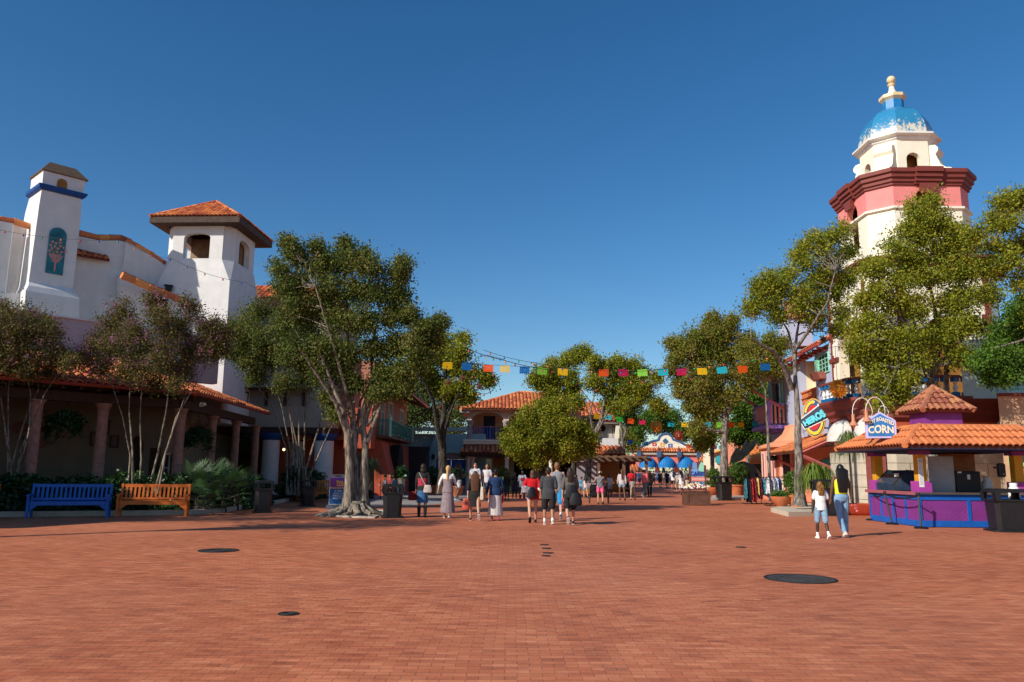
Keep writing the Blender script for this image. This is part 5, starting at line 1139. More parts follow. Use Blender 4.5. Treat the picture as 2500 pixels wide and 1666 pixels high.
# corn kiosk
kx, ky=12.5, 24.25
kw, kd=3.3, 3.3
ks=thing('corn_kiosk', 'purple and blue corn kiosk with orange clay tile roof and yellow posts', 'kiosk', (kx+1.6, ky+1.6, 0))
hc=P(2262, 1203, ky).z
def panel_side(O, u, n_, L_, nb, name):
 m=MB();m.prism([rect(0, .06, L_, hc-.06)], O, u, Vector((0, 0, 1)), n_, -.08, 0);c0=obj('counter_panel', m, PURP, ks)
 m=MB();m.prism([rect(-.02, .02, L_+.02, .2)], O, u, Vector((0, 0, 1)), n_, 0, .03);m.prism([rect(-.02, hc-.22, L_+.02, hc-.05)], O, u, Vector((0, 0, 1)), n_, 0, .03)
 for k in range(nb+1):
  x=L_*k/nb;m.prism([rect(max(-.03, x-.05), .2, min(L_+.03, x+.05), hc-.22)], O, u, Vector((0, 0, 1)), n_, 0, .028)
 obj('panel_trim', m, BLUE, c0)
 m=MB()
 for k in range(nb):
  a_, b__=L_*k/nb+.06, L_*(k+1)/nb-.06;x=a_-.9
  while x<b__:
   p0, p1=x, x+.8;z0, z1=.21, hc-.23
   if p0<a_:z0+=(a_-p0)*(z1-.21)/.8;p0=a_
   if p1>b__:z1-=(p1-b__)*(z1-.21)/.8;p1=b__
   if p1>p0+.05:m.prism([[(p0, z0), (p0+.007, z0), (p1, z1), (p1-.007, z1)]], O, u, Vector((0, 0, 1)), n_, 0, .003)
   x+=.17
 obj('panel_grooves', m, M('groove_purple', (.16, .027, .178), .6, 0), c0)
panel_side(Vector((kx, ky+kd, 0)), Vector((0, -1, 0)), Vector((-1, 0, 0)), kd, 4, 'l')
panel_side(Vector((kx, ky, 0)), Vector((1, 0, 0)), Vector((0, -1, 0)), kw+1.2, 3, 'f')
panel_side(Vector((kx+kw+1.2, ky, 0)), Vector((0, 1, 0)), Vector((1, 0, 0)), kd, 4, 'r')
m=MB();m.prism([[(-.12, -.12), (kw+1.3, -.12), (kw+1.3, kd+.1), (-.12, kd+.1)], [(.45, .45), (.45, kd-.45), (kw+.75, kd-.45), (kw+.75, .45)]], (kx, ky, hc-.05), Vector((1, 0, 0)), Vector((0, 1, 0)), Vector((0, 0, 1)), 0, .06)
obj('counter_top', m, M('counter_steel', (.16, .12, .11), .35, .1, 3, metal=.5), ks)
m=MB();m.prism([[(-.125, -.0), (-.10, -.0), (-.10, kd+.1), (-.125, kd+.1)]], (kx, ky, hc-.08), Vector((1, 0, 0)), Vector((0, 1, 0)), Vector((0, 0, 1)), 0, .1);obj('counter_edge', m, M('edge_rose', (.34, .10, .12), .5, .1, 3), ks)
zke=2.40
for x, y in((kx+.2, ky+.2), (kx+.2, ky+kd-.25), (kx+kw-.1, ky+.2), (kx+kw-.1, ky+kd-.25)):
 m=MB();m.box((x, y, (hc+zke)/2), (.27, .27, zke-hc), 0, .015);p_=obj('post', m, YEL, ks)
 m=MB();m.box((x, y, hc+.17), (.44, .44, .34), 0, .01);obj('post_base', m, M('magenta_paint', (.36, .05, .30), .5, .08, 3), p_)
 m=MB();m.box((x, y, zke-.1), (.46, .46, .22), 0, .01);obj('post_cap', m, PURP, p_)
m=MB();m.prism([[(0, 0), (kw+.1, 0), (kw+.1, kd), (0, kd)], [(.3, .3), (.3, kd-.3), (kw-.2, kd-.3), (kw-.2, .3)]], (kx+.03, ky+.03, zke), Vector((1, 0, 0)), Vector((0, 1, 0)), Vector((0, 0, 1)), -.12, .05);obj('beam', m, M('blue_dark_beam', (.01, .03, .12), .6, .1, 3), ks)
ex0, ex1, ey0, ey1=kx-.9, kx+kw+.75, ky-1.15, ky+kd+.5
zk0=P(2231, 1088, ey0).z;ins=.98;zk1=P(2250, 1040, ey0+ins).z
E=vlist((ex0, ey0, zk0), (ex1, ey0, zk0), (ex1, ey1, zk0), (ex0, ey1, zk0));I=vlist((ex0+ins, ey0+ins, zk1), (ex1-ins, ey0+ins, zk1), (ex1-ins, ey1-ins, zk1), (ex0+ins, ey1-ins, zk1))
kr=tile_roof(ks, [[E[k], E[(k+1)%4], I[(k+1)%4], I[k]]for k in range(4)], s=.20, row=.40, mat=T_ORB, seg=6, ridges=[[E[k], I[k]]for k in range(4)], rr=.49)
m=MB();m.loft([[p+Vector((0, 0, -.02))for p in I], [p+Vector((0, 0, .07))for p in I]]);obj('roof_curb', m, T_ORB, kr)
m=MB();m.loft([[Vector((p.x, p.y, zk0-.10))for p in E], [Vector((p.x, p.y, zk0-.07))for p in E]]);obj('roof_ceiling', m, M('ceiling_navy', (.015, .02, .06), .8, .1, 3), kr)
cy0=24.9;cwk=1.12;cx0=P(2264, 1020, cy0).x
m=MB();zc1_=P(2290, 1004, cy0).z;m.box((cx0+cwk/2, cy0+cwk/2, (zk1+zc1_)/2), (cwk, cwk, zc1_-zk1+.1));cu_=obj('cupola', m, PURP, ks)
ce=.27;zce=P(2300, 1001, cy0-ce).z;zca=P(2283, 946, cy0+.56).z
E2=vlist((cx0-ce, cy0-ce, zce), (cx0+cwk+ce, cy0-ce, zce), (cx0+cwk+ce, cy0+cwk+ce, zce), (cx0-ce, cy0+cwk+ce, zce));A2_=Vector((cx0+cwk/2, cy0+cwk/2, zca))
tile_roof(cu_, [[E2[k], E2[(k+1)%4], A2_]for k in range(4)], s=.2, row=.26, mat=M('clay_tile_old', (.36, .13, .07), .85, .15, 9, island=.3), ridges=[[E2[k], A2_]for k in range(4)], name='cupola_roof')
so_=P(2152, 1038, ey0+1.2);so_=Vector((kx-.62, 24.55, P(2152, 1070, 24.5).z))
cs=thing('corn_sign', 'lavender framed blue sign board reading hot roasted corn on the kiosk roof', 'sign', tuple(so_))
an=R(-14);u=Vector((math.cos(an), math.sin(an), 0));n_=Vector((math.sin(an), -math.cos(an), 0));v=Vector((0, 0, 1));
W, H=.44, .62
o_=P(2152, 1070, 24.55);
def shp(k, dy=0):return[(-W*k, 0+dy), (W*k, 0+dy), (W*k*1.0, H*.66), (W*k*.55, H*.92), (0, H*1.08-(1-k)*.3), (-W*k*.55, H*.92), (-W*k*1.0, H*.66)]
outer=[(-.43, 0), (.43, 0), (.43, .50), (.28, .60), (.0, .78), (-.28, .60), (-.43, .50)]
outer=[(-.43, 0), (.43, 0), (.43, .52), (.34, .60), (.26, .63), (0, .80), (-.26, .63), (-.34, .60), (-.43, .52)]
inner_=[(x*.84, .06+y*.845)for x, y in outer]
o_=o_-Vector((0, 0, .0))
BASE[cs.name]=Vector(o_);cs.location=o_
K=1.04
sc2= lambda l:[(x*K, y*K)for x, y in l]
obj('sign_frame', MB().prism([sc2(outer)], o_, u, v, n_, -.07, 0), M('sign_lavender', (.52, .46, .74), .6, .08, 3), cs)
obj('sign_face', MB().prism([sc2(inner_)], o_, u, v, n_, 0, .012), M('sign_blue', (.03, .17, .42), .5, .1, 3), cs)
LET=M('sign_cream_letters', (.86, .72, .52), .5, .05, 3)
obj('lettering', text_mb('HOT ROASTED', .138, o_+u*0+v*.485*K+n_*.012, u, v, n_, .012, sx=.80*K, bold=.004, warp=lambda x, y:(x, y*1.25+.10-abs(x)**1.0*.42)), LET, cs)
obj('lettering', text_mb('CORN', .27, o_+v*.235*K+n_*.012, u, v, n_, .014, sx=.92*K, bold=.008, warp=lambda x, y:(x, y*(1.35-abs(x)*1.0)+.03-abs(x)*.10)), LET, cs)
def goose(px, py, px2, py2, D, label):
 a=P(px, py, D);b=P(px2, py2, D+.1)
 t=thing('gooseneck_lamp', label, 'lamp', tuple(b), group='gooseneck lamps over the corn sign');r=abs(a.x-b.x)/2;top=max(a.z, b.z)
 cxm=(a.x+b.x)/2;pts=[Vector((b.x, D+.3, b.z-.55)), b]+[Vector((cxm+math.cos(th)*(b.x-a.x)/2, D+.05, top+math.sin(th)*r*1.6))for th in np.linspace(.15, math.pi-.15, 10)]+[a]
 obj('neck', MB().tube(pts, .011, 6), WHITEP, t)
 obj('lamp_shade', MB().lathe(tuple(a), [(.05, .08), (.055, -.12), (.14, -.27), (.145, -.28), (.12, -.27), (.04, -.14)], 14), COPPER, t, True)
goose(2083, 1018, 2129, 1012, 25.0, 'left gooseneck lamp with copper shade over the corn sign')
goose(2115, 1008, 2160, 1010, 24.6, 'second gooseneck lamp with copper shade nearest the corn sign peak')
goose(2148, 1040, 2168, 1012, 24.9, 'gooseneck lamp partly hidden behind the corn sign')
q=P(2235, 1097, ky-.25)
hs_=thing('hanging_sign', 'small black hanging sign under the kiosk eave corner', 'sign', tuple(q));m=MB();m.box(tuple(q), (.28, .03, .1));m.box((q.x-.18, q.y, q.z), (.05, .02, .1));obj('board', m, M('slate_board', (.06, .055, .06), .7, .1, 3), hs_)
obj('lettering', text_mb('CORN BAR', .05, q+Vector((0, -.016, 0)), Vector((1, 0, 0)), Vector((0, 0, 1)), Vector((0, -1, 0)), .004), GREYP, hs_)
xg=kx+.25
gc=thing('glass_case', 'sloped glass food case on the left end of the kiosk counter', 'display case', (kx+.45, ky+2.3, hc))
z=hc+.02
m=MB();pr2=[(0, 0), (1.0, 0), (1.0, .62), (.45, .66), (0, .22)];m.prism([pr2], Vector((kx+.02, ky+2.9, z)), Vector((1, 0, 0)), Vector((0, 0, 1)), Vector((0, -1, 0)), 0, 1.3);obj('case_body', m, M('case_glass', (.03, .05, .09), .1, .2, 3, spec=.8), gc)
m=MB()
for y_ in(ky+2.9, ky+1.6):obj('case_frame', MB().tube([Vector((kx+.02+x, y_, z+zz))for x, zz in pr2+[pr2[0]]], .018, 4), BLACKM, gc)
m=MB();m.box((kx+.15, ky+1.62, z+.5), (.14, .02, .1));obj('price_tag', m, PAPER, gc)
x0_=XY(2268, ky+.9).x
m=MB();m.box((x0_+.40, ky+.7, hc+.52), (.78, .04, 1.2), 0, .006);m.box((x0_+.78, ky+.72, hc+.52), (.03, .08, 1.2));single('steel_panel', m, GREYP, 'tall grey panel standing behind the kiosk counter between the posts', 'panel')
fr=thing('black_cooler', 'black upright cooler with a red side inside the kiosk', 'cooler', (x0_+1.4, ky+1.0, 0));m=MB();m.box((x0_+1.27, ky+1.1, .85), (.78, .7, 1.7), 0, .02);obj('body', m, BLACK, fr);m=MB();m.box((x0_+.86, ky+1.1, .85), (.03, .6, 1.6));obj('side_trim', m, M('cooler_red', (.5, .01, .02), .4, .05, 3), fr);m=MB();m.box((x0_+1.28, ky+.74, 1.52), (.09, .01, .15));obj('paper_label', m, PAPER, fr);m=MB();m.box((x0_+1.0, ky+.74, 1.66), (.12, .01, .05));obj('paper_label', m, PAPER, fr)
q=P(2335, 1130, ky+2.6);m=MB();m.box((q.x, q.y, 1.9), (1.0, .5, .8), 0, .03);m.box((q.x, q.y-.27, 1.9), (.8, .04, .6), 0, .01);single('wooden_cabinet', m, M('cabinet_wood', (.32, .12, .03), .5, .2, 3), 'orange brown wooden cabinet behind the black cooler', 'cabinet')
def tank(x, y, z, label):
 t=thing('propane_tank', label, 'gas tank', (x, y, z), local=True, group='white propane tanks at the kiosk')
 obj('tank_body', MB().lathe((0, 0, 0), [(.1, 0), (.14, .04), (.155, .1), (.155, .3), (.12, .37), (.05, .41)], 18), WHITEP, t, True)
 m=MB();m.lathe((0, 0, 0), [(.1, .37), (.11, .5), (.10, .5), (.09, .37)], 14, cap=False);obj('collar', m, WHITEP, t, True);m=MB();m.box((0, 0, .46), (.05, .16, .05));m.ball((0, .06, .47), .03);obj('valve', m, STEEL, t);return t
q=XY(2418, ky+1.2);tank(q.x, ky+1.2, hc-.0, 'white propane tank standing behind the counter beside the black cooler');q=XY(2402, ky+1.5);tank(q.x, ky+1.6, hc-.02, 'white propane tank at the back, left of another tank');q=XY(2488, 23.2);
m=MB();q2=XY(2405, ky+1.3);m.box((q2.x+.2, ky+1.4, hc/2), (1.1, .8, hc-.03), 0, .02);single('black_burner_table', m, BLACK, 'black table holding the propane tanks inside the kiosk', 'table')
tank(q.x+.1, 23.45, .86, 'white propane tank at the kiosk corner above the large trash can')
m=MB();m.box((q.x+.1, 23.5, .43), (.5, .5, .86), 0, .02);single('stand_box', m, BLACK, 'black box stand under the propane tank behind the trash can', 'stand')
q=P(2446, 1150, ky+.05);di=thing('soap_dispenser', 'black wall dispenser fixed on the right yellow post', 'dispenser', tuple(q));m=MB();m.box((q.x-.05, q.y-.05, q.z+.02), (.2, .16, .42), 0, .03);obj('body', m, BLACK, di);m=MB();m.box((q.x-.2, q.y-.05, q.z+.1), (.12, .08, .06));obj('spout', m, BLACK, di);m=MB();m.ball((q.x-.04, q.y-.14, q.z-.1), .025);obj('button', m, STEEL, di)
q=P(2248, 1150, ky-.02)
mn=thing('price_list', 'white paper price list fixed to the front yellow post of the kiosk', 'price list', tuple(q));m=MB()
m.box((q.x, q.y, q.z-.05), (.15, .012, .88));obj('paper', m, PAPER, mn)
m=MB()
for k in range(22):m.box((q.x, q.y-.008, q.z+.36-k*.037), (.12 if k%5 else .08, .004, .010 if k>2 else .02))
obj('print_lines', m, M('grey_print', (.25, .25, .27), .7, 0), mn)
def stanchion(x, y, label, lean=0.0):
 t=thing('stanchion', label, 'stanchion', (x, y, 0), local=True, group='queue stanchions at the kiosk')
 obj('base', MB().lathe((0, 0, 0), [(.20, 0), (.20, .02), (.17, .05), (.04, .07)], 20), BLACK, t, True)
 tp=Vector((-lean, .0, 1.0));obj('pole', MB().tube([Vector((0, 0, .04)), tp], .03, 10), M('pole_grey', (.06, .06, .065), .4, .1, 4), t, True)
 obj('belt_head', MB().tube([tp-Vector((0, 0, .05)), tp+Vector((0, 0, .04))], .04, 10), BLACK, t, True);return tp+Vector((x, y, 0))
s1=G(2129, 1271);s2=G(2178, 1281);s3=G(2249, 1291)
h1_=stanchion(s1.x, s1.y, 'black stanchion at the far left corner of the kiosk');h2_=stanchion(s2.x, s2.y, 'black leaning stanchion in the middle of the kiosk left side', .17);h3_=stanchion(s3.x, s3.y, 'black stanchion at the near corner of the kiosk')
m=MB()
for a, b in((h1_, h2_), (h2_, h3_)):
 pts=[]
 for k in range(9):f=k/8;q=a.lerp(b, f);q.z-=.10*4*f*(1-f)+.02;pts.append(q)
 for p, q in zip(pts[:-1], pts[1:]):m.add([p, q, q-Vector((0, 0, .05)), p-Vector((0, 0, .05))], [(0, 1, 2, 3)])
single('queue_belt', m, BLACK, 'black retractable belt strung between the kiosk stanchions', 'belt')
# benches
def bench(label, mat, loc, rz, L_=2.3, group='slatted park benches'):
 t=thing('park_bench', label, 'bench', loc, rz, group, local=True);h=L_/2
 m=MB();m.box((0, -.42, .43), (L_-.1, .05, .10))
 for k in range(5):m.box((0, -.42+k*.11+.02, .485), (L_-.02, .095, .028), 0, .006)
 obj('seat', m, mat, t)
 m=MB()
 def bk(z):return .06+(z-.45)*.22
 def rail(z, hh, ww=.045):
  y=bk(z);m.loft([[Vector((sx*(h-.05), y+dy, z+dz))for dy, dz in((-ww/2, -hh/2), (ww/2, -hh/2), (ww/2+.01, hh/2), (-ww/2+.01, hh/2))]for sx in(-1, 1)])
 rail(.97, .10);rail(.56, .07)
 n_=max(4, int(L_/.135))
 for k in range(n_):
  x= -h+.1+(L_-.2)*(k+.5)/n_;w_=.032
  m.loft([[Vector((x+dx, bk(z)+dy, z))for dx, dy in((-w_, -.011), (w_, -.011), (w_, .011), (-w_, .011))]for z in(.58, .94)])
 obj('backrest', m, mat, t)
 for sx in(-1, 1):
  x=sx*(h-.03)
  m=MB();m.loft([[Vector((x+dx, y+dy, z))for dx, dy in((-.035, -.04), (.035, -.04), (.035, .04), (-.035, .04))]for y, z in((.18, 0), (.08, .42), (.10, .6), (.19, 1.03))]);obj('leg', m, mat, t)
  m=MB();m.loft([[Vector((x+dx, y+dy, z))for dx, dy in((-.035, -.04), (.035, -.04), (.035, .04), (-.035, .04))]for y, z in((-.47, 0), (-.46, .40), (-.48, .66))])
  m.loft([[Vector((x, -.42, .38)), Vector((x, -.40, .44)), Vector((x-sx*.30, -.40, .40)), Vector((x-sx*.27, -.42, .38))], [Vector((x, -.45, .20)), Vector((x, -.42, .20)), Vector((x-sx*.02, -.42, .2)), Vector((x-sx*.02, -.45, .2))]])
  obj('leg', m, mat, t)
  m=MB();m.loft([[Vector((x+dx, y, z+dz))for dx, dz in((-.05, -.018), (.05, -.018), (.05, .018), (-.05, .018))]for y, z in((-.56, .68), (-.3, .70), (.12, .69))]);obj('armrest', m, mat, t)
 return t
b1=(G(70, 1268)+G(272, 1262))/2;b2=(G(283, 1263)+G(466, 1261))/2
bench('bright blue slatted wooden park bench in front of the hedge', BLUE, (b1.x-.30, b1.y+.44, 0), R(20), 2.25)
bench('orange slatted wooden park bench right of the blue bench', ORANGE, (b2.x-.22, b2.y+.45, 0), R(16), 2.1)
q=G(-150, 1272);bench('orange bench cut off by the left edge of the view', ORANGE, (q.x, q.y+.5, 0), R(22), 2.2)
q=G(786, 1226);bench('short orange slatted bench beside the event sign, seen end on', M('orange_paint_old', (.50, .15, .03), .6, .15, 4), (q.x, q.y+.3, 0), R(12), .95)
# trash cans
def can(label, loc, rz=0, s=1.0, light=False, sz=(.62, .62, 1.1)):
 t=thing('trash_can', label, 'trash can', loc, rz, 'black trash cans around the plaza', local=True);w_, d, h=[a*s for a in sz]
 def ring(f, z, r=.10):
  x, y=w_/2*f, d/2*f;r=r*s
  return[Vector(p)for p in((-x+r, -y, z), (x-r, -y, z), (x, -y+r, z), (x, y-r, z), (x-r, y, z), (-x+r, y, z), (-x, y-r, z), (-x, -y+r, z))]
 obj('body', MB().loft([ring(1.1, 0), ring(1.1, .05), ring(.86, .07), ring(.95, h*.74)]), BLACK, t)
 m=MB();z0, z1=h*.74, h
 for k in range(4):
  a=k*math.pi/2;u=Vector((math.cos(a), math.sin(a), 0));n_=Vector((math.sin(a), -math.cos(a), 0));W_=(w_ if k%2==0 else d)/2*1.03;D_=(d if k%2==0 else w_)/2*1.03
  m.prism([[(-W_, z0), (W_, z0), (W_, z1-.06), (W_*.9, z1), (-W_*.9, z1), (-W_, z1-.06)], [(-W_*.62, z0+.05), (W_*.62, z0+.05), (W_*.66, z0+.09), (W_*.66, z1-.1), (W_*.58, z1-.06), (-W_*.58, z1-.06), (-W_*.66, z1-.1), (-W_*.66, z0+.09)]], (0, 0, 0), u, Vector((0, 0, 1)), n_, D_-.035, D_)
 ho=obj('hood', m, BLACK, t)
 obj('lid', MB().loft([ring(.98, z1-.03), ring(.98, z1), ring(.86, z1+.04)]), BLACK, t)
 m=MB()
 for k in((1,)if light else()):
  a=k*math.pi/2;u=Vector((math.cos(a), math.sin(a), 0));n_=Vector((math.sin(a), -math.cos(a), 0));W_=d/2;D_=w_/2*1.03
  m.prism([rect(-W_*.78, z0+.02, W_*.78, z1-.03), rect(-W_*.62, z0+.06, W_*.62, z1-.07)], (0, 0, 0), u, Vector((0, 0, 1)), n_, D_, D_+.02)
  obj('opening_frame', m, M('can_grey_frame', (.20, .21, .21), .5, .1, 4), ho)
 obj('liner', MB().loft([ring(.8, z0-.1), ring(.8, z0+.03)]), M('bin_liner', (.03, .03, .035), .25, .4, 30, .6), t)
 return t
def at(px, py):q=G(px, py);return(q.x, q.y, 0)
can('black trash can in front of the shrubs at the end of the left kerb', at(640, 1252), R(25), 1.0, True)
can('black trash can beside the short orange bench', at(750, 1236), R(25), .98, True)
can('black trash can right of the big tree trunk', at(957, 1264), R(12), 1.0, sz=(.66, .66, 1.06))
can('black trash can between terracotta planters at mid right', at(1768, 1222), R(10), 1.0, True, sz=(.85, .8, 1.35))
can('black trash can behind the girl in the white shirt', at(2016, 1259), R(-12), 1.0, sz=(.9, .8, 1.32))
q=G(2487, 1301);can('large black trash can at the right edge beside the corn kiosk', (q.x+.02, q.y+.45, 0), R(-8), 1.0, sz=(.98, .85, 1.16))
# sandwich board
q=G(822, 1243)
sb=thing('event_sign', 'purple and blue sandwich board with yellow Fiesta Luz lettering left of the big tree', 'sign', (q.x, q.y, 0));u, v, n_=Vector((math.cos(R(5)), math.sin(R(5)), 0)), Vector((0, -.0, 1)), Vector((math.sin(R(5)), -math.cos(R(5)), 0))
O=Vector((q.x, q.y, 0));W=.33
obj('frame', MB().prism([[(-W, .16), (W, .16), (W, 1.26), (W*.7, 1.36), (-W*.7, 1.36), (-W, 1.26)], [(-.13, 1.27), (.13, 1.27), (.13, 1.32), (-.13, 1.32)]], O, u, v, n_, -.1, 0), M('sign_grey_frame', (.42, .42, .44), .5, .1, 4), sb)
obj('base', MB().prism([[(-.4, 0), (.4, 0), (.36, .17), (-.36, .17)]], O, u, v, n_, -.35, .35), M('sign_base', (.08, .10, .14), .6, .1, 4), sb)
obj('panel_top', MB().prism([rect(-W+.03, .86, W-.03, 1.22)], O, u, v, n_, 0, .012), M('panel_magenta', (.36, .06, .34), .5, .35, 2.0), sb)
obj('panel_strip', MB().prism([rect(-W+.03, .79, W-.03, .855)], O, u, v, n_, 0, .012), M('panel_rose', (.50, .26, .18), .5, .1, 3), sb)
obj('panel_bottom', MB().prism([rect(-W+.03, .2, W-.03, .785)], O, u, v, n_, 0, .012), M('panel_blue', (.01, .09, .26), .5, .35, 1.5), sb)
YL=M('letter_yellow', (.90, .48, .05), .5, .05, 3)
obj('lettering', text_mb('Fiesta', .13, O+u*.08+v*1.07+n_*.013, u, v, n_, .01, bold=.006, sx=.9), YL, sb);obj('lettering', text_mb('LUZ', .15, O+u*.11+v*.95+n_*.013, u, v, n_, .01, bold=.008, sx=1.0), YL, sb)
obj('lettering', text_mb('9:15PM', .105, O+u*.03+v*.70+n_*.013, u, v, n_, .006, sx=.9), WHITEP, sb)
obj('lettering', text_mb('ROCKVILLE PLAZA', .045, O+u*.03+v*.63+n_*.013, u, v, n_, .006), WHITEP, sb)if False else None
m=MB()
for k, (w_, z)in enumerate(((.20, .625), (.18, .585), (.20, .52), (.16, .485), (.22, .43), (.19, .40))):
 x= -w_
 while x<w_-.02:
  l=random.uniform(.02, .06);m.prism([rect(x+.03, z-.011, min(x+l, w_)+.03, z+.011)], O, u, v, n_, .012, .016);x+=l+.012
obj('small_print', m, M('print_pale', (.55, .58, .62), .6, 0), sb)
m=MB()
for k in range(9):a=math.pi*k/8;m.prism([[(math.cos(t)*.045+.05+math.cos(a)*.17, math.sin(t)*.045+1.12+math.sin(a)*.07)for t in np.linspace(0, 2*math.pi, 7)[:-1]]], O, u, v, n_, .012, .014+k*.0004)
obj('flower_motif', m, M('motif_violet', (.18, .05, .45), .5, .3, 20), sb)
# flower planter with poster frame
q=G(1706, 1235);qp=thing('flower_planter', 'dark brown timber planter box full of white and yellow flowers', 'planter', (q.x, q.y+.6, 0));c0=Vector((q.x, q.y+.6, 0));pw, pd, ph=1.12, 1.1, .62
m=MB();m.box((c0.x, c0.y, ph/2+.02), (pw, pd, ph), 0, .01);m.box((c0.x, c0.y, ph+.03), (pw+.08, pd+.08, .06));
for sx in(-1, 1):m.box((c0.x+sx*pw/2*.93, c0.y-pd/2, ph/2), (.12, .05, ph));
m.box((c0.x, c0.y-pd/2, ph-.05), (pw*.8, .04, .1));m.box((c0.x, c0.y-pd/2, .07), (pw*.8, .04, .1));obj('box', m, M('planter_brown', (.12, .055, .035), .75, .2, 6), qp)
def flowers(parent, name, c_, rad, h, cols, n_, size=.05, base=0.0):
 for ci, (nm, col)in enumerate(cols):
  m=MB()
  for k in range(n_//len(cols)):
   a=random.uniform(0, 6.28);r=rad*math.sqrt(random.random());z=base+h*(1-.6*(r/rad)**2)*random.uniform(.75, 1.0)
   p=Vector((c_[0]+math.cos(a)*r, c_[1]+math.sin(a)*r*.9, z));m.ball(p, (size*random.uniform(.7, 1.2), size*random.uniform(.7, 1.2), size*.6), 5, 3)
  obj(name, m, M(nm, col, .6, .1, 20), parent)
flowers(qp, 'blooms', (c0.x, c0.y), .58, .42, (('bloom_white', (.8, .8, .78)), ('bloom_yellow', (.80, .58, .05)), ('bloom_white', 0), ('bloom_pale_yellow', (.75, .72, .35)), ('bloom_white', 0), ('bloom_red', (.5, .02, .06))), 170, .055, ph+.05)
fr=thing('poster_stand', 'brown timber poster stand with a colourful poster behind the flower planter', 'sign', (c0.x+.15, c0.y+.9, 0));px0, px1=P(1684, 1160, c0.y+.9).x, P(1722, 1160, c0.y+.9).x;D_=c0.y+.9;zt1=P(1700, 1136, D_).z
m=MB()
for x in(px0, px1):m.box((x, D_, zt1/2), (.09, .09, zt1))
m.box(((px0+px1)/2, D_, P(1700, 1144, D_).z), (px1-px0, .07, .07));m.box(((px0+px1)/2, D_, .75), (px1-px0, .07, .07));obj('timber_frame', m, M('planter_brown', (1, 1, 1)), fr)
za_, zb__=P(1700, 1196, D_).z, P(1700, 1146, D_).z;xm=(px0+px1)/2;hw=(px1-px0)/2-.06;O=Vector((xm, D_-.03, 0));u, v, n_=Vector((1, 0, 0)), Vector((0, 0, 1)), Vector((0, -1, 0))
obj('poster', MB().prism([rect(-hw, .8, hw, zb__)], O, u, v, n_, -.03, 0), M('poster_mix', (.12, .22, .34), .5, .6, 5), fr)
m=MB();m.prism([[(hw*.1, 1.72), (hw*.95, 1.55), (hw*.95, 2.0), (hw*.6, 2.15), (hw*.3, 1.95)]], O, u, v, n_, 0, .006);obj('poster_shape', m, MINT, fr)
m=MB();m.prism([[(-hw*.95, 1.45), (hw*.0, 1.5), (-hw*.1, 2.05), (-hw*.7, 2.1)]], O, u, v, n_, 0, .005);obj('poster_shape', m, M('poster_sky', (.18, .34, .62), .5, .2, 5), fr)
obj('lettering', text_mb('CARES', .26, O+v*1.52+n_*.008, u, v, n_, .008, sx=.95, bold=.01), M('letter_navy', (.02, .05, .3), .5, 0), fr)
obj('poster_band', MB().prism([rect(-hw, 1.14, hw, 1.36)], O, u, v, n_, 0, .007), M('band_red', (.75, .20, .16), .5, .1, 3), fr)
m=MB()
for k in range(9):m.prism([rect(-hw+.06+k*.1, 1.19, -hw+.12+k*.1, 1.31)], O, u, v, n_, .007, .012)
obj('band_print', m, PINKL, fr)
# leaves (numpy) and trees
def quads_mesh(name, C, size, rnd, aspect=.55, up=0.0):
 n_=len(C);A=RNG.normal(size=(n_, 3));A/=np.linalg.norm(A, axis=1)[:, None]
 if up:A[:, 2]=np.abs(A[:, 2])*(1-up)+.0;A/=np.linalg.norm(A, axis=1)[:, None]
 B=RNG.normal(size=(n_, 3));B-=A*(A*B).sum(1)[:, None];B/=np.linalg.norm(B, axis=1)[:, None]
 s=(size*RNG.uniform(.65, 1.25, n_))[:, None]
 V=np.stack([C-A*s, C+B*s*aspect, C+A*s, C-B*s*aspect], 1).reshape(-1, 3)
 me=bpy.data.meshes.new(name);me.vertices.add(4*n_);me.vertices.foreach_set('co', V.astype(np.float32).ravel())
 me.loops.add(4*n_);me.loops.foreach_set('vertex_index', np.arange(4*n_, dtype=np.int32));me.polygons.add(n_);me.polygons.foreach_set('loop_start', np.arange(0, 4*n_, 4, dtype=np.int32))
 try:me.polygons.foreach_set('loop_total', np.full(n_, 4, dtype=np.int32))
 except Exception:pass
 at_=me.attributes.new('rnd', 'FLOAT', 'POINT');at_.data.foreach_set('value', np.repeat(rnd, 4).astype(np.float32));me.update();me.validate()
 return me
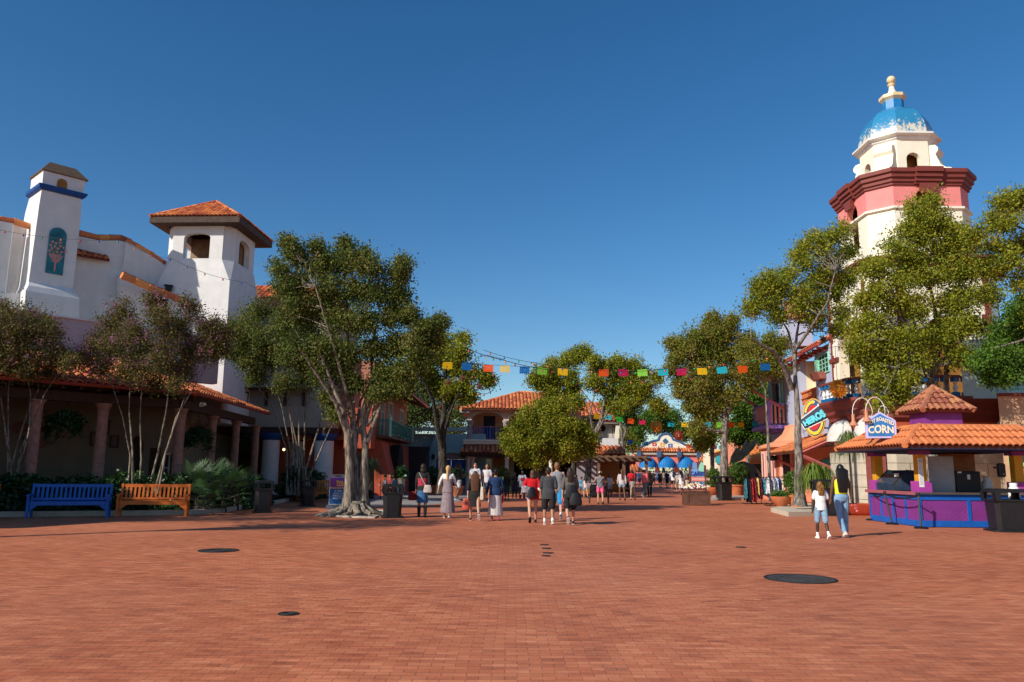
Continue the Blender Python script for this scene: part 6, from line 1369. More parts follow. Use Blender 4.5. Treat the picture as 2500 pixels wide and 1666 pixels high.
LEAF={'oak':M('oak_leaf', (0, 0, 0), .55, .0, attr=[(.04, .07, .010), (.15, .195, .015), (.27, .30, .02), (.38, .37, .03), (.35, .26, .04)], spec=.25, trans=.38), 'oakdark':M('dark_oak_leaf', (0, 0, 0), .55, .0, attr=[(0.024, 0.061, 0.012), (0.061, 0.152, 0.017), (0.122, 0.232, 0.024), (0.220, 0.293, 0.037)], spec=.25, trans=.36), 'autumn':M('turning_oak_leaf', (0, 0, 0), .6, .0, attr=[(.05, .09, .012), (.15, .20, .02), (.25, .26, .03), (.30, .21, .05), (.30, .24, .10)], spec=.2, trans=.36), 'crape':M('crape_myrtle_leaf', (0, 0, 0), .6, .0, attr=[(.035, .05, .015), (.09, .10, .026), (.15, .14, .035), (.21, .15, .05), (.18, .08, .045)], spec=.2, trans=.32), 'crapegreen':M('green_myrtle_leaf', (0, 0, 0), .6, .0, attr=[(.03, .055, .014), (.07, .115, .022), (.13, .17, .03), (.20, .20, .04), (.19, .14, .04)], spec=.2, trans=.32), 'far':M('distant_leaf', (0, 0, 0), .7, .0, attr=[(0.024, 0.051, 0.017), (0.055, 0.098, 0.027), (0.098, 0.140, 0.037), (0.159, 0.183, 0.049)], spec=.1, trans=.2), 'hedge':M('hedge_leaf', (0, 0, 0), .35, .0, attr=[(.012, .035, .010), (.025, .07, .015), (.05, .11, .02)], spec=.4, trans=.15), 'bush':M('bush_leaf', (0, 0, 0), .5, .0, attr=[(0.037, 0.098, 0.015), (0.085, 0.171, 0.024), (0.159, 0.244, 0.037)], spec=.3, trans=.32), }
BARK_L=bark_mat('myrtle_bark', (.09, .07, .055), (.34, .28, .21));BARK_G=bark_mat('grey_oak_bark', (.06, .05, .042), (.30, .26, .22));BARK_D=bark_mat('dark_bark', (.018, .015, .012), (.09, .075, .06))
def wig(a, b, n_, amp):
 pts=[]
 L_=(b-a).length
 for i in range(n_+1):
  f=i/n_;q=a.lerp(b, f);s=math.sin(math.pi*f)*amp*L_
  pts.append(q+Vector((random.uniform(-1, 1), random.uniform(-1, 1), random.uniform(-.6, 1.0)))*s*.5)
 return pts
def tree(name, label, cat, stems, lobes, D0, kind, bark, dens=1.0, leaf=.055, spread=.6, group=None, flowers_=0, limb=.05, hollow=.5, clump=.22, cut=None, twig=.35, dbl=False):
 """stems: list of ([(px,py,D)...], r0, r1); lobes: (px, py, r_px[, squash])"""
 st=[];m=MB()
 for pts, ra, rb_ in stems:
  W=[P(px, py, D)if py<1130 or i>0 else P(px, py, D)for i, (px, py, D)in enumerate(pts)]
  if len(W)and pts[0][1]>1100:W[0]=G(pts[0][0], pts[0][1])if pts[0][2]is None else W[0]
  Q=[]
  for a, b in zip(W[:-1], W[1:]):
   k=max(2, int((b-a).length/.5))
   for i in range(k):
    q=a.lerp(b, i/k);Q.append(q+Vector((random.uniform(-1, 1), random.uniform(-1, 1), 0))*ra*.13*(1 if i else 0))
  Q.append(W[-1]);N=len(Q)
  rad=[ra+(rb_*.6-ra)*(i/(N-1))**.75 for i in range(N)]
  if Q[0].z<.6:rad[0]*=1.35;
  m.tube(Q, rad, 9);st.append((Q, rad))
 lobesW=[]
 Rw=max(l[2]for l in lobes)*D0/FP
 for l in lobes:
  px, py, r=l[:3];rW=r*D0/FP*(1.12 if kind=='crape' else .95 if dbl else 1.0)
  dz=random.uniform(-1, 1)*spread*Rw*1.6;D=D0+dz;px+=random.uniform(-.22, .22)*r;py+=random.uniform(-.22, .22)*r
  lobesW.append((P(px, py, D), rW*D/D0))
  if dbl:D=D0-dz*.9;lobesW.append((P(px+random.uniform(-.3, .3)*r, py+random.uniform(-.3, .3)*r, D), rW*.8*D/D0))
 C=[];Rn=[]
 tw=[]
 for c_, r in lobesW:
  best=None
  for Q, rad in st:
   for i in range(len(Q)//3, len(Q)):
    d=(Q[i]-c_).length+(3 if Q[i].z>c_.z else 0)+(.6*(len(Q)-1-i)*.1)
    if best is None or d<best[0]:best=(d, Q[i], rad[i])
  a=best[1];r0=min(best[2]*.75, limb*(1+r*.25));path=wig(a, c_, 5, .22);m.tube(path, [r0*(1-.65*i/5)for i in range(6)], 6)
  ncl=int(dens*1.6*(9+26*r*r));
  for k in range(ncl):
   d=Vector(RNG.normal(size=3));d.normalize();f=(hollow+(1-hollow)*RNG.random())*(.92+.55*noise.noise(c_*.7+d*1.6))*(1.28 if RNG.random()<.12 else 1)
   p=c_+Vector((d.x*r, d.y*r, d.z*r*.95))*f
   if cut and cut(p):continue
   s=path[3+int(RNG.random()*3)];b=wig(s, p, 3, .25);rt=min(.03, r0*.3)
   if RNG.random()<.4+twig:m.tube(b, [rt, rt*.7, rt*.45, .005], 3, cap=False)
   tone=RNG.normal(.5, .2)
   nl=int(RNG.uniform(36, 62));cs=clump*RNG.uniform(.7, 1.35)
   off=RNG.normal(size=(nl, 3))*np.array([cs, cs, cs*.9])*.8;B2, B3=np.array(b[2]), np.array(b[3]);ff=RNG.uniform(-.35, 1.15, nl)[:, None]
   C.append(B2+(B3-B2)*ff+off);Rn.append(np.clip(tone+RNG.normal(0, .13, nl)+off[:, 2]/cs*.04, 0, 1))
 C=np.concatenate(C);Rn=np.concatenate(Rn)
 base=st[0][0][0];t=thing(name, label, cat, (base.x, base.y, max(0, base.z)if base.z>.6 else 0), group=group)
 off=BASE[t.name]
 tr=obj('trunk', m, bark, t, True)
 cr_=obj('crown', quads_mesh('crown', C-np.array(off), leaf, Rn), LEAF[kind], t)
 if flowers_:
  top=[i for i in range(len(C))if True]
  idx=RNG.choice(len(C), flowers_);F=[]
  for i in idx:
   if C[i][2]>np.median(C[:, 2])*.8:F.append(C[i]+np.array([0, 0, .12])+RNG.normal(size=(22, 3))*np.array([.07, .07, .11]))
  F=np.concatenate(F);obj('blossoms', quads_mesh('blossoms', F-np.array(off), .04, RNG.random(len(F))), M('myrtle_blossom', (0, 0, 0), .6, 0, attr=[(.34, .10, .22), (.50, .20, .36), (.42, .22, .25)], trans=.3), cr_)
 return t, m
def gx(px, py):q=G(px, py);return q.y
# trees
MY='crape myrtles along the arcade'
def stems(base, D, tops, r0, r1=.02, mid=None):
 out=[]
 for k, (pts, r)in enumerate(tops):
  out.append(([(base[0]+(k-len(tops)/2)*base[2], base[1], D)]+[(x, y, D+random.uniform(-.5, .5))for x, y in pts], r, r1))
 return out
tree('crape_myrtle', 'leftmost crape myrtle with olive crown and pink blossoms, over the hedge behind the blue bench', 'tree', stems((24, 1246, 7), 27, [([(30, 1130), (66, 1010), (95, 950)], .06), ([(70, 1060), (75, 960), (60, 900)], .05), ([(20, 1100), (0, 960), (-30, 880)], .06), ([(50, 1100), (110, 960), (150, 900)], .045), ([(20, 1080), (20, 960), (30, 860)], .05)], .06), [(20, 790, 46), (75, 775, 40), (120, 800, 40), (45, 840, 48), (105, 850, 42), (155, 860, 32), (-10, 850, 50), (0, 900, 40), (70, 900, 36), (130, 905, 30), (-60, 830, 60), (-40, 770, 40), (172, 890, 22), (10, 750, 22), (55, 810, 40), (20, 870, 40)], 27, 'crape', BARK_L, 1.35, .040, group=MY, flowers_=70, clump=.17, limb=.025)
tree('crape_myrtle', 'crape myrtle with the most pink blossoms, rising behind the orange bench', 'tree', stems((352, 1244, 14), 28, [([(318, 1110), (300, 1020), (270, 930)], .05), ([(324, 1110), (315, 1000), (320, 900)], .055), ([(345, 1120), (342, 1010), (350, 880)], .05), ([(385, 1110), (405, 1010), (420, 880)], .06), ([(395, 1140), (430, 1020), (500, 900)], .065), ([(404, 1110), (440, 1000), (470, 920)], .05)], .06), [(300, 760, 30), (265, 790, 34), (235, 840, 38), (280, 840, 42), (330, 810, 40), (330, 860, 42), (390, 770, 40), (395, 830, 46), (440, 790, 44), (450, 850, 46), (500, 790, 38), (505, 850, 42), (540, 860, 30), (400, 890, 42), (345, 915, 34), (300, 900, 34), (450, 900, 36), (380, 935, 24), (250, 890, 26), (470, 755, 24), (375, 735, 20), (205, 870, 22), (540, 810, 28), (430, 940, 20)], 28, 'crape', BARK_L, 1.35, .040, group=MY, flowers_=150, clump=.17, limb=.025)
tree('crape_myrtle', 'many stemmed green crape myrtle between the tiled arcade and the big street tree', 'tree', stems((738, 1210, 9), 38, [([(700, 1100), (668, 1000), (620, 930)], .075), ([(712, 1120), (690, 1000), (660, 900)], .07), ([(722, 1110), (705, 990), (700, 880)], .07), ([(730, 1110), (730, 980), (735, 880)], .07), ([(742, 1120), (745, 1000), (765, 900)], .07), ([(745, 1150), (780, 1040), (800, 940)], .08), ([(752, 1170), (805, 1050), (850, 960)], .07), ([(740, 1150), (715, 1040), (690, 930)], .06)], .08), [(620, 790, 44), (590, 830, 40), (640, 830, 50), (690, 810, 46), (660, 880, 46), (710, 870, 46), (755, 860, 46), (600, 880, 40), (760, 800, 44), (800, 890, 36), (700, 930, 30), (750, 930, 34), (570, 860, 30), (640, 750, 30), (620, 920, 26), (560, 800, 30), (800, 830, 40), (730, 760, 36)], 36, 'crapegreen', BARK_L, 1.5, .05, group=MY, flowers_=14, clump=.22, limb=.03)
t4, _=tree('street_tree', 'largest crape myrtle with thick fused trunks and spreading roots in a square kerb', 'tree', [([(850, 1250, 27.2), (853, 1180, 27.2), (850, 1080, 27.2), (838, 1000, 27), (808, 930, 26.8), (775, 850, 26.6)], .22, .05), ([(888, 1250, 27.5), (888, 1180, 27.5), (892, 1090, 27.5), (885, 1010, 27.6), (905, 930, 27.7), (960, 850, 27.8)], .22, .05), ([(868, 1240, 27.5), (868, 1150, 27.5), (862, 1040, 27.5), (858, 940, 27.8), (850, 840, 28), (845, 700, 28)], .17, .04), ([(892, 1090, 27.5), (925, 1000, 27.8), (965, 900, 28.2), (1000, 840, 28.5)], .10, .02), ([(880, 1060, 27.6), (912, 960, 27.8), (905, 860, 28.3), (930, 740, 28.6)], .12, .03), ([(848, 1060, 27.2), (818, 980, 26.6), (770, 910, 26), (730, 850, 25.5)], .10, .03), ([(860, 1020, 27.5), (835, 920, 27), (800, 800, 26.8), (770, 700, 26.5)], .11, .03), ([(895, 1040, 27.6), (950, 960, 28), (1000, 900, 28.5)], .08, .02), ([(868, 1080, 27.8), (880, 980, 28.5), (930, 880, 29.3)], .09, .03)], [(715, 625, 34), (760, 645, 38), (735, 690, 44), (800, 640, 42), (850, 640, 42), (900, 660, 42), (800, 700, 50), (860, 710, 52), (920, 710, 48), (965, 665, 34), (985, 720, 40), (760, 760, 50), (830, 780, 52), (895, 780, 52), (955, 780, 48), (1005, 770, 38), (1040, 790, 34), (1010, 830, 44), (720, 740, 42), (690, 700, 34), (700, 790, 40), (740, 830, 44), (790, 850, 46), (850, 860, 44), (910, 850, 44), (965, 850, 42), (930, 910, 36), (980, 900, 34), (830, 920, 28), (780, 910, 26), (680, 660, 24), (840, 600, 22), (890, 620, 22), (1060, 840, 28), (1030, 880, 34), (990, 940, 26), (960, 950, 24), (920, 960, 24), (700, 860, 34), (740, 890, 30), (1050, 800, 30), (870, 940, 22), (1075, 790, 18), (990, 640, 16), (775, 600, 16), (700, 590, 14), (800, 970, 16), (818, 1010, 14)], 27.5, 'crapegreen', BARK_L, 1.0, .05, flowers_=8, clump=.19, limb=.05, dbl=True)
m=MB();c0=P(868, 1250, 27.4);c0.z=0
for k in range(15):
 a=2*math.pi*k/15+random.uniform(-.15, .15);L_=random.uniform(.7, 1.35);pts=[]
 for i in range(7):
  f=i/6;aa=a+random.uniform(-.12, .12)+f*random.uniform(-.25, .25);rr_=.22+L_*f;pts.append(c0+Vector((math.cos(aa)*rr_, math.sin(aa)*rr_, .34*(1-f)**2.2+.04-f*.05)))
 m.tube(pts, [.15*(1-f/7.5)for f in range(7)], 7)
m.lathe(tuple(c0), [(.75, 0), (.55, .12), (.42, .3), (.34, .5)], 14)
rt_=obj('roots', m, BARK_L, t4, True)
kb=[G(*q)for q in((775, 1259), (845, 1264), (915, 1266), (948, 1250), (838, 1238))]
kp=[(p.x, p.y)for p in kb];cxk=sum(p[0]for p in kp)/5;cyk=sum(p[1]for p in kp)/5
m=MB();m.prism([kp, [(cxk+(x-cxk)*.9, cyk+(y-cyk)*.88)for x, y in kp]], (0, 0, 0), Vector((1, 0, 0)), Vector((0, 1, 0)), Vector((0, 0, 1)), 0, .05)
single('tree_kerb', m, CONC, 'low concrete kerb ring round the roots of the largest tree', 'kerb')
m=MB();m.prism([[(cxk+(x-cxk)*.9, cyk+(y-cyk)*.88)for x, y in kp]], (0, 0, 0), Vector((1, 0, 0)), Vector((0, 1, 0)), Vector((0, 0, 1)), 0, .02)
single('tree_pit_soil', m, SOIL, 'dark soil around the roots of the largest tree', 'soil')['kind']='stuff'
OK_='oaks along the plaza'
tree('oak_tree', 'oak with dark forked trunk hung with star lanterns, in front of the teal wall', 'tree', [([(1083, 1203, 46), (1080, 1100, 46), (1083, 1000, 46), (1087, 920, 46), (1095, 860, 46)], .36, .12), ([(1080, 1110, 46), (1066, 1030, 45.5), (1058, 980, 45), (1035, 930, 44.5), (1010, 905, 44)], .20, .07), ([(1088, 1010, 46), (1115, 960, 46.5), (1145, 925, 47), (1165, 905, 47)], .12, .04), ([(1083, 1060, 46), (1105, 990, 45), (1125, 950, 44.5)], .12, .04)], [(1040, 850, 34), (1080, 835, 30), (1120, 860, 34), (1075, 880, 36), (1015, 885, 32), (1035, 910, 28), (1110, 905, 30), (1150, 905, 28), (1180, 920, 20), (1130, 950, 28), (1095, 950, 26), (1150, 965, 20), (1060, 940, 24), (1000, 920, 26), (1135, 830, 18), (1195, 935, 14), (1020, 830, 18)], 46, 'oak', BARK_D, 1.15, .075, group=OK_, clump=.26, limb=.06)
tree('oak_tree', 'low round green tree in front of the pink loggia house', 'tree', [([(1322, 1190, 48), (1322, 1160, 48), (1312, 1125, 48), (1300, 1090, 48)], .16, .05), ([(1323, 1165, 48), (1336, 1125, 48), (1350, 1070, 48)], .12, .04), ([(1322, 1140, 48), (1360, 1100, 47), (1390, 1070, 47)], .08, .03)], [(1250, 1075, 26), (1275, 1045, 30), (1265, 1095, 30), (1300, 1020, 32), (1305, 1070, 36), (1340, 1010, 32), (1345, 1060, 38), (1380, 1030, 34), (1385, 1080, 36), (1420, 1050, 30), (1425, 1085, 28), (1310, 1110, 26), (1350, 1105, 28), (1395, 1110, 24), (1440, 1070, 18), (1360, 985, 22), (1235, 1060, 14), (1280, 1120, 16), (1325, 985, 18), (1440, 1100, 16)], 47, 'oak', BARK_D, 1.5, .07, group=OK_, clump=.24, limb=.05)
tree('oak_tree', 'slender oak behind the cupola with tall irregular crown', 'tree', [([(1402, 1180, 56), (1400, 1080, 56), (1402, 980, 56), (1408, 900, 56)], .2, .06), ([(1402, 1020, 56), (1375, 960, 56), (1345, 920, 56)], .1, .04)], [(1410, 868, 26), (1385, 880, 26), (1350, 895, 24), (1325, 915, 24), (1315, 940, 22), (1360, 930, 26), (1395, 920, 24), (1340, 965, 22), (1390, 960, 22), (1415, 980, 18), (1425, 855, 14), (1300, 925, 12), (1375, 990, 18), (1405, 945, 20)], 56, 'oak', BARK_D, 1.15, .08, group=OK_, clump=.28, limb=.06)
tree('oak_tree', 'oak with pale leaning trunk beside the pergola and wide dark spreading limbs', 'tree', [([(1433, 1178, 52), (1440, 1120, 52), (1452, 1060, 52), (1470, 1020, 52), (1478, 940, 52), (1480, 890, 52)], .26, .06), ([(1455, 1060, 52), (1480, 1010, 52), (1510, 960, 52), (1550, 920, 52)], .14, .04), ([(1450, 1065, 52), (1440, 1010, 52), (1455, 950, 52), (1460, 900, 52)], .1, .03), ([(1478, 1005, 52), (1530, 980, 52), (1590, 985, 52)], .08, .03)], [(1455, 910, 22), (1480, 890, 22), (1505, 885, 24), (1540, 895, 26), (1570, 915, 24), (1500, 930, 26), (1540, 935, 28), (1575, 945, 26), (1470, 950, 22), (1520, 965, 26), (1560, 975, 24), (1600, 985, 18), (1490, 985, 20), (1620, 1000, 12), (1600, 925, 16), (1530, 990, 18), (1450, 880, 14), (1445, 935, 18)], 52, 'oak', BARK_G, 1.15, .075, group=OK_, clump=.26, limb=.06)
tree('oak_tree', 'slim upright oak rising behind the right end of the white balcony wall', 'tree', [([(1520, 1165, 68), (1520, 1080, 68), (1512, 1000, 68), (1515, 940, 68)], .22, .07), ([(1520, 1080, 68), (1535, 1020, 68), (1530, 960, 68)], .14, .05)], [(1505, 960, 22), (1530, 945, 24), (1545, 990, 22), (1515, 1000, 20), (1540, 1030, 16), (1490, 990, 16), (1560, 960, 18)], 68, 'oakdark', BARK_G, 1.1, .09, group=OK_, clump=.3)
tree('oak_tree', 'broad turning oak with pale trunk beside the mid plaza trash can', 'tree', [([(1768, 1200, 48), (1768, 1130, 48), (1770, 1060, 48), (1768, 1000, 48), (1762, 930, 48), (1765, 860, 48)], .32, .10), ([(1770, 1040, 48), (1782, 990, 48), (1790, 930, 48), (1800, 870, 48)], .17, .06), ([(1766, 960, 48), (1745, 900, 48), (1720, 860, 48)], .12, .05)], [(1740, 800, 40), (1700, 820, 38), (1780, 815, 42), (1820, 840, 38), (1670, 845, 34), (1720, 860, 44), (1770, 870, 44), (1820, 880, 40), (1855, 865, 30), (1650, 870, 26), (1690, 900, 42), (1740, 920, 46), (1800, 925, 42), (1840, 920, 34), (1660, 930, 30), (1700, 950, 38), (1740, 980, 34), (1655, 965, 20), (1690, 990, 24), (1745, 780, 24), (1870, 900, 22), (1800, 970, 30), (1700, 1040, 20), (1635, 900, 18), (1640, 845, 20), (1790, 780, 18)], 48, 'autumn', BARK_G, .85, .07, group=OK_, clump=.24, limb=.08, dbl=True)
tree('oak_tree', 'green oak with thin pale trunk just left of the turning oak', 'tree', [([(1742, 1190, 56), (1740, 1120, 56), (1738, 1050, 56), (1735, 980, 56), (1730, 930, 56)], .17, .06), ([(1738, 1060, 56), (1722, 1030, 56), (1700, 1010, 56)], .08, .03)], [(1720, 960, 30), (1705, 1000, 26), (1730, 1010, 30), (1715, 1040, 24), (1725, 1065, 24), (1712, 1085, 18), (1750, 950, 26), (1690, 985, 20)], 56, 'oak', BARK_G, 1.2, .08, group=OK_, clump=.28)
tree('oak_tree', 'dark green oak behind the winged sculpture', 'tree', [([(1826, 1190, 62), (1826, 1130, 62), (1828, 1060, 62), (1830, 1000, 62)], .2, .06), ([(1862, 1200, 62), (1862, 1110, 62), (1855, 1020, 62)], .13, .06)], [(1820, 1010, 34), (1850, 980, 34), (1870, 1020, 28), (1840, 1050, 30), (1800, 1040, 28), (1815, 1075, 24), (1860, 1060, 24), (1880, 960, 22), (1790, 990, 26), (1875, 1090, 16), (1780, 1060, 22)], 62, 'oakdark', BARK_G, 1.3, .09, group=OK_, clump=.3)
tree('oak_tree', 'tall oak growing from the planter kerb in front of the lavender shop', 'tree', [([(1953, 1235, 32), (1950, 1180, 32), (1949, 1090, 32), (1947, 1000, 32), (1942, 930, 32), (1943, 850, 32), (1950, 790, 32)], .24, .07), ([(1934, 950, 32), (1915, 900, 31.5), (1890, 860, 31), (1855, 840, 30.6), (1835, 825, 30.4)], .13, .05), ([(1940, 880, 32), (1925, 810, 32.3), (1900, 770, 32.5)], .08, .03), ([(1938, 860, 32), (1980, 800, 31), (2020, 740, 30), (2040, 660, 29.6)], .09, .03)], [(1885, 668, 18), (1870, 700, 28), (1905, 700, 32), (1850, 735, 32), (1895, 740, 36), (1945, 715, 36), (1985, 700, 34), (1945, 760, 36), (2000, 745, 36), (1900, 780, 24), (2040, 720, 32), (2060, 760, 28), (1995, 790, 26), (1970, 640, 22), (2005, 610, 26), (2040, 640, 32), (2030, 580, 24), (2065, 680, 30), (2010, 670, 28), (2075, 620, 26), (2060, 570, 24), (1965, 600, 14), (1990, 580, 16), (1830, 760, 18), (2050, 800, 22), (1850, 700, 20), (1925, 665, 18), (1945, 625, 12)], 31.5, 'oak', BARK_G, .72, .052, group=OK_, clump=.21, limb=.05, dbl=True)
tree('oak_tree', 'turning branch crown of an oak reaching over the lavender shop awning', 'tree', [([(1880, 1215, 41), (1878, 1150, 41), (1874, 1050, 41), (1868, 950, 41), (1860, 880, 41)], .1, .05), ([(1868, 950, 41), (1840, 900, 41), (1810, 870, 41)], .06, .03)], [(1880, 830, 26), (1850, 860, 28), (1890, 870, 26), (1830, 890, 24), (1910, 840, 22), (1870, 900, 24), (1810, 850, 22), (1900, 900, 18)], 41, 'autumn', BARK_G, 1.2, .06, group=OK_, clump=.22)
tree('oak_tree', 'broad oak with forked grey trunk rising behind the corn kiosk roof', 'tree', [([(2280, 1250, 30), (2280, 1100, 30), (2278, 1000, 30), (2275, 940, 30), (2272, 900, 30)], .27, .18), ([(2273, 920, 30), (2258, 895, 30), (2240, 860, 30), (2210, 800, 29.5), (2180, 720, 29)], .16, .05), ([(2274, 915, 30), (2288, 880, 30), (2290, 820, 30), (2280, 740, 30), (2260, 640, 30)], .16, .05), ([(2312, 1240, 30.6), (2312, 1040, 30.6), (2312, 950, 30.6), (2310, 870, 30.6), (2330, 780, 30.6), (2345, 680, 30.6)], .18, .05), ([(2290, 820, 30), (2360, 740, 30.5), (2420, 690, 31)], .09, .03), ([(2240, 860, 30), (2160, 830, 29), (2110, 830, 28.5)], .08, .03), ([(2200, 820, 29.6), (2190, 900, 29), (2160, 960, 28.6)], .06, .03)], [(2260, 525, 30), (2215, 555, 32), (2300, 545, 34), (2255, 580, 40), (2180, 600, 34), (2225, 625, 42), (2290, 610, 42), (2340, 600, 36), (2385, 610, 32), (2150, 650, 36), (2200, 680, 44), (2260, 680, 46), (2320, 670, 44), (2375, 660, 38), (2425, 660, 32), (2140, 710, 38), (2190, 745, 46), (2250, 750, 48), (2310, 745, 46), (2365, 730, 42), (2415, 720, 34), (2130, 770, 36), (2170, 810, 42), (2230, 820, 46), (2290, 820, 44), (2345, 800, 42), (2385, 790, 34), (2120, 830, 34), (2150, 870, 36), (2200, 880, 34), (2260, 865, 28), (2340, 860, 36), (2130, 910, 32), (2170, 940, 34), (2205, 965, 30), (2150, 985, 22), (2215, 930, 26), (2100, 870, 24), (2095, 800, 24), (2330, 560, 24), (2120, 655, 22), (2105, 730, 20), (2230, 500, 12), (2375, 880, 22), (2085, 850, 14), (2275, 490, 14)], 29.5, 'oak', BARK_G, .78, .055, group=OK_, clump=.23, limb=.07, dbl=True)
tree('oak_tree', 'dark green oak whose crown hangs in from the right edge above the tan house', 'tree', [([(2590, 1250, 26.5), (2590, 1000, 26.5), (2580, 800, 26.5), (2560, 650, 26.5)], .24, .1), ([(2580, 700, 26.5), (2500, 620, 26.3), (2420, 590, 26), (2380, 610, 26)], .08, .03), ([(2584, 860, 26.5), (2500, 830, 26.3), (2430, 850, 26)], .08, .03), ([(2575, 640, 26.5), (2500, 560, 26.5), (2450, 540, 26.5)], .07, .03)], [(2445, 500, 30), (2480, 490, 28), (2420, 540, 32), (2470, 550, 36), (2430, 600, 36), (2490, 610, 36), (2460, 650, 36), (2500, 690, 36), (2415, 650, 26), (2540, 560, 40), (2550, 650, 44), (2480, 480, 20), (2560, 760, 46), (2380, 570, 18), (2520, 480, 24)], 26, 'oak', BARK_G, 1.3, .05, group=OK_, clump=.18)
tree('oak_tree', 'deep green low hanging tree in front of the mint shutter at the right edge', 'tree', [([(2540, 1240, 28.5), (2535, 1050, 28.5), (2520, 900, 28.5), (2500, 800, 28.5)], .16, .06), ([(2520, 900, 28.5), (2460, 860, 28.3), (2410, 870, 28)], .07, .03)], [(2470, 770, 30), (2495, 800, 34), (2440, 810, 32), (2480, 840, 36), (2420, 850, 30), (2450, 870, 34), (2395, 880, 26), (2425, 905, 26), (2490, 880, 34), (2460, 920, 20), (2500, 740, 28), (2540, 830, 40), (2410, 925, 14)], 28.5, 'oakdark', BARK_G, 1.6, .055, group=OK_, clump=.2)
BT='background trees beyond the plaza'
def bgtree(label, lobes, D, kind='far', px=None, leaf=.13, dens=1.0, clump=.45):
 px=px or lobes[0][0]
 return tree('background_tree', label, 'tree', [([(px, 1150+CAMZ*FP/D, D), (px, 1100, D), (px+3, min(l[1]for l in lobes)+30, D)], .3, .1)], lobes, D, kind, BARK_D, dens, leaf, group=BT, clump=clump, limb=.1, twig=.05)
bgtree('dark green tree mass behind the walkway left of the pink loggia house', [(1010, 980, 40), (1050, 960, 44), (1100, 975, 40), (1030, 1020, 40), (1080, 1020, 40), (1120, 1010, 34), (980, 1010, 30), (1140, 980, 26), (1000, 950, 24), (1060, 930, 20), (1120, 1050, 26), (990, 1050, 24)], 84, dens=.5)
bgtree('tree showing between the white house and the pink gate gable', [(1560, 1040, 26), (1545, 1060, 22), (1580, 1020, 22), (1535, 1020, 18), (1600, 1010, 22), (1560, 1075, 18)], 125, 'oakdark', dens=.4, leaf=.16, clump=.55)
bgtree('tree rising behind the middle of the pink gate', [(1620, 1030, 26), (1650, 1040, 26), (1600, 1045, 20), (1670, 1060, 22), (1640, 1010, 20)], 128, 'oakdark', dens=.4, leaf=.16, clump=.55)
bgtree('tree behind the right end of the pink gate', [(1702, 1050, 22), (1725, 1065, 26), (1745, 1040, 26), (1712, 1085, 18)], 118, 'oak', dens=.5, leaf=.15, clump=.5)
bgtree('tree behind the yellow gabled shop', [(1790, 1060, 28), (1815, 1050, 28), (1770, 1045, 24), (1800, 1085, 22)], 100, 'oakdark', dens=.5, leaf=.14, clump=.5)
bgtree('reddish tree behind the orange awning shop', [(1850, 1010, 28), (1870, 980, 26), (1845, 1050, 22), (1880, 1040, 24), (1872, 940, 20)], 84, 'autumn', dens=.5, leaf=.13, clump=.45)
bgtree('tree left of the pink gate above the pergola', [(1525, 1060, 16), (1540, 1085, 18), (1500, 1075, 14)], 95, 'autumn', dens=.5, leaf=.13, clump=.45)
C=[];
for k in range(520):
 x=random.uniform(-140, 190);y=random.uniform(175, 215);z=random.uniform(0, 6.5)
 C.append(np.array((x, y, z))+RNG.normal(size=(30, 3))*np.array((1.8, 1.8, 1.1)))
C=np.concatenate(C);C=C[C[:, 2]>0]
fwood=obj('distant_wood', quads_mesh('distant_wood', C, .45, RNG.random(len(C))), LEAF['far']);tag(fwood, 'low dark band of distant trees closing the horizon', 'woodland');fwood['kind']='stuff'
OF_='street trees just outside the left of the view'
for(x, y, h, r, lab)in((-14.6, 15.4, 8.8, 2.3, 'street tree left of the view nearest the plaza middle'), (-18.2, 18.2, 8.6, 2.5, 'street tree left of the view near the wing wall')):
 m=MB();pts=[Vector((x, y, 0)), Vector((x+.1, y, 2)), Vector((x, y+.1, 4.2)), Vector((x, y, h-1))];m.tube(pts, [.2, .16, .12, .05], 8)
 C=[]
 for k in range(150):
  d=Vector(RNG.normal(size=3)).normalized();f=random.uniform(.45, 1)
  p=Vector((x+d.x*r*f, y+d.y*r*f, h-1.2+d.z*1.9*f))
  if k%3==0:m.tube([Vector((x, y, 4.0+random.uniform(0, 1))), p], [.04, .01], 4)
  C.append(np.array(p)+RNG.normal(size=(40, 3))*np.array((.26, .26, .18)))
 C=np.concatenate(C);t=thing('street_tree', lab, 'tree', (x, y, 0), group=OF_);obj('trunk', m, BARK_L, t, True);obj('crown', quads_mesh('crown', C-np.array((x, y, 0)), .07, RNG.random(len(C))), LEAF['crapegreen'], t)
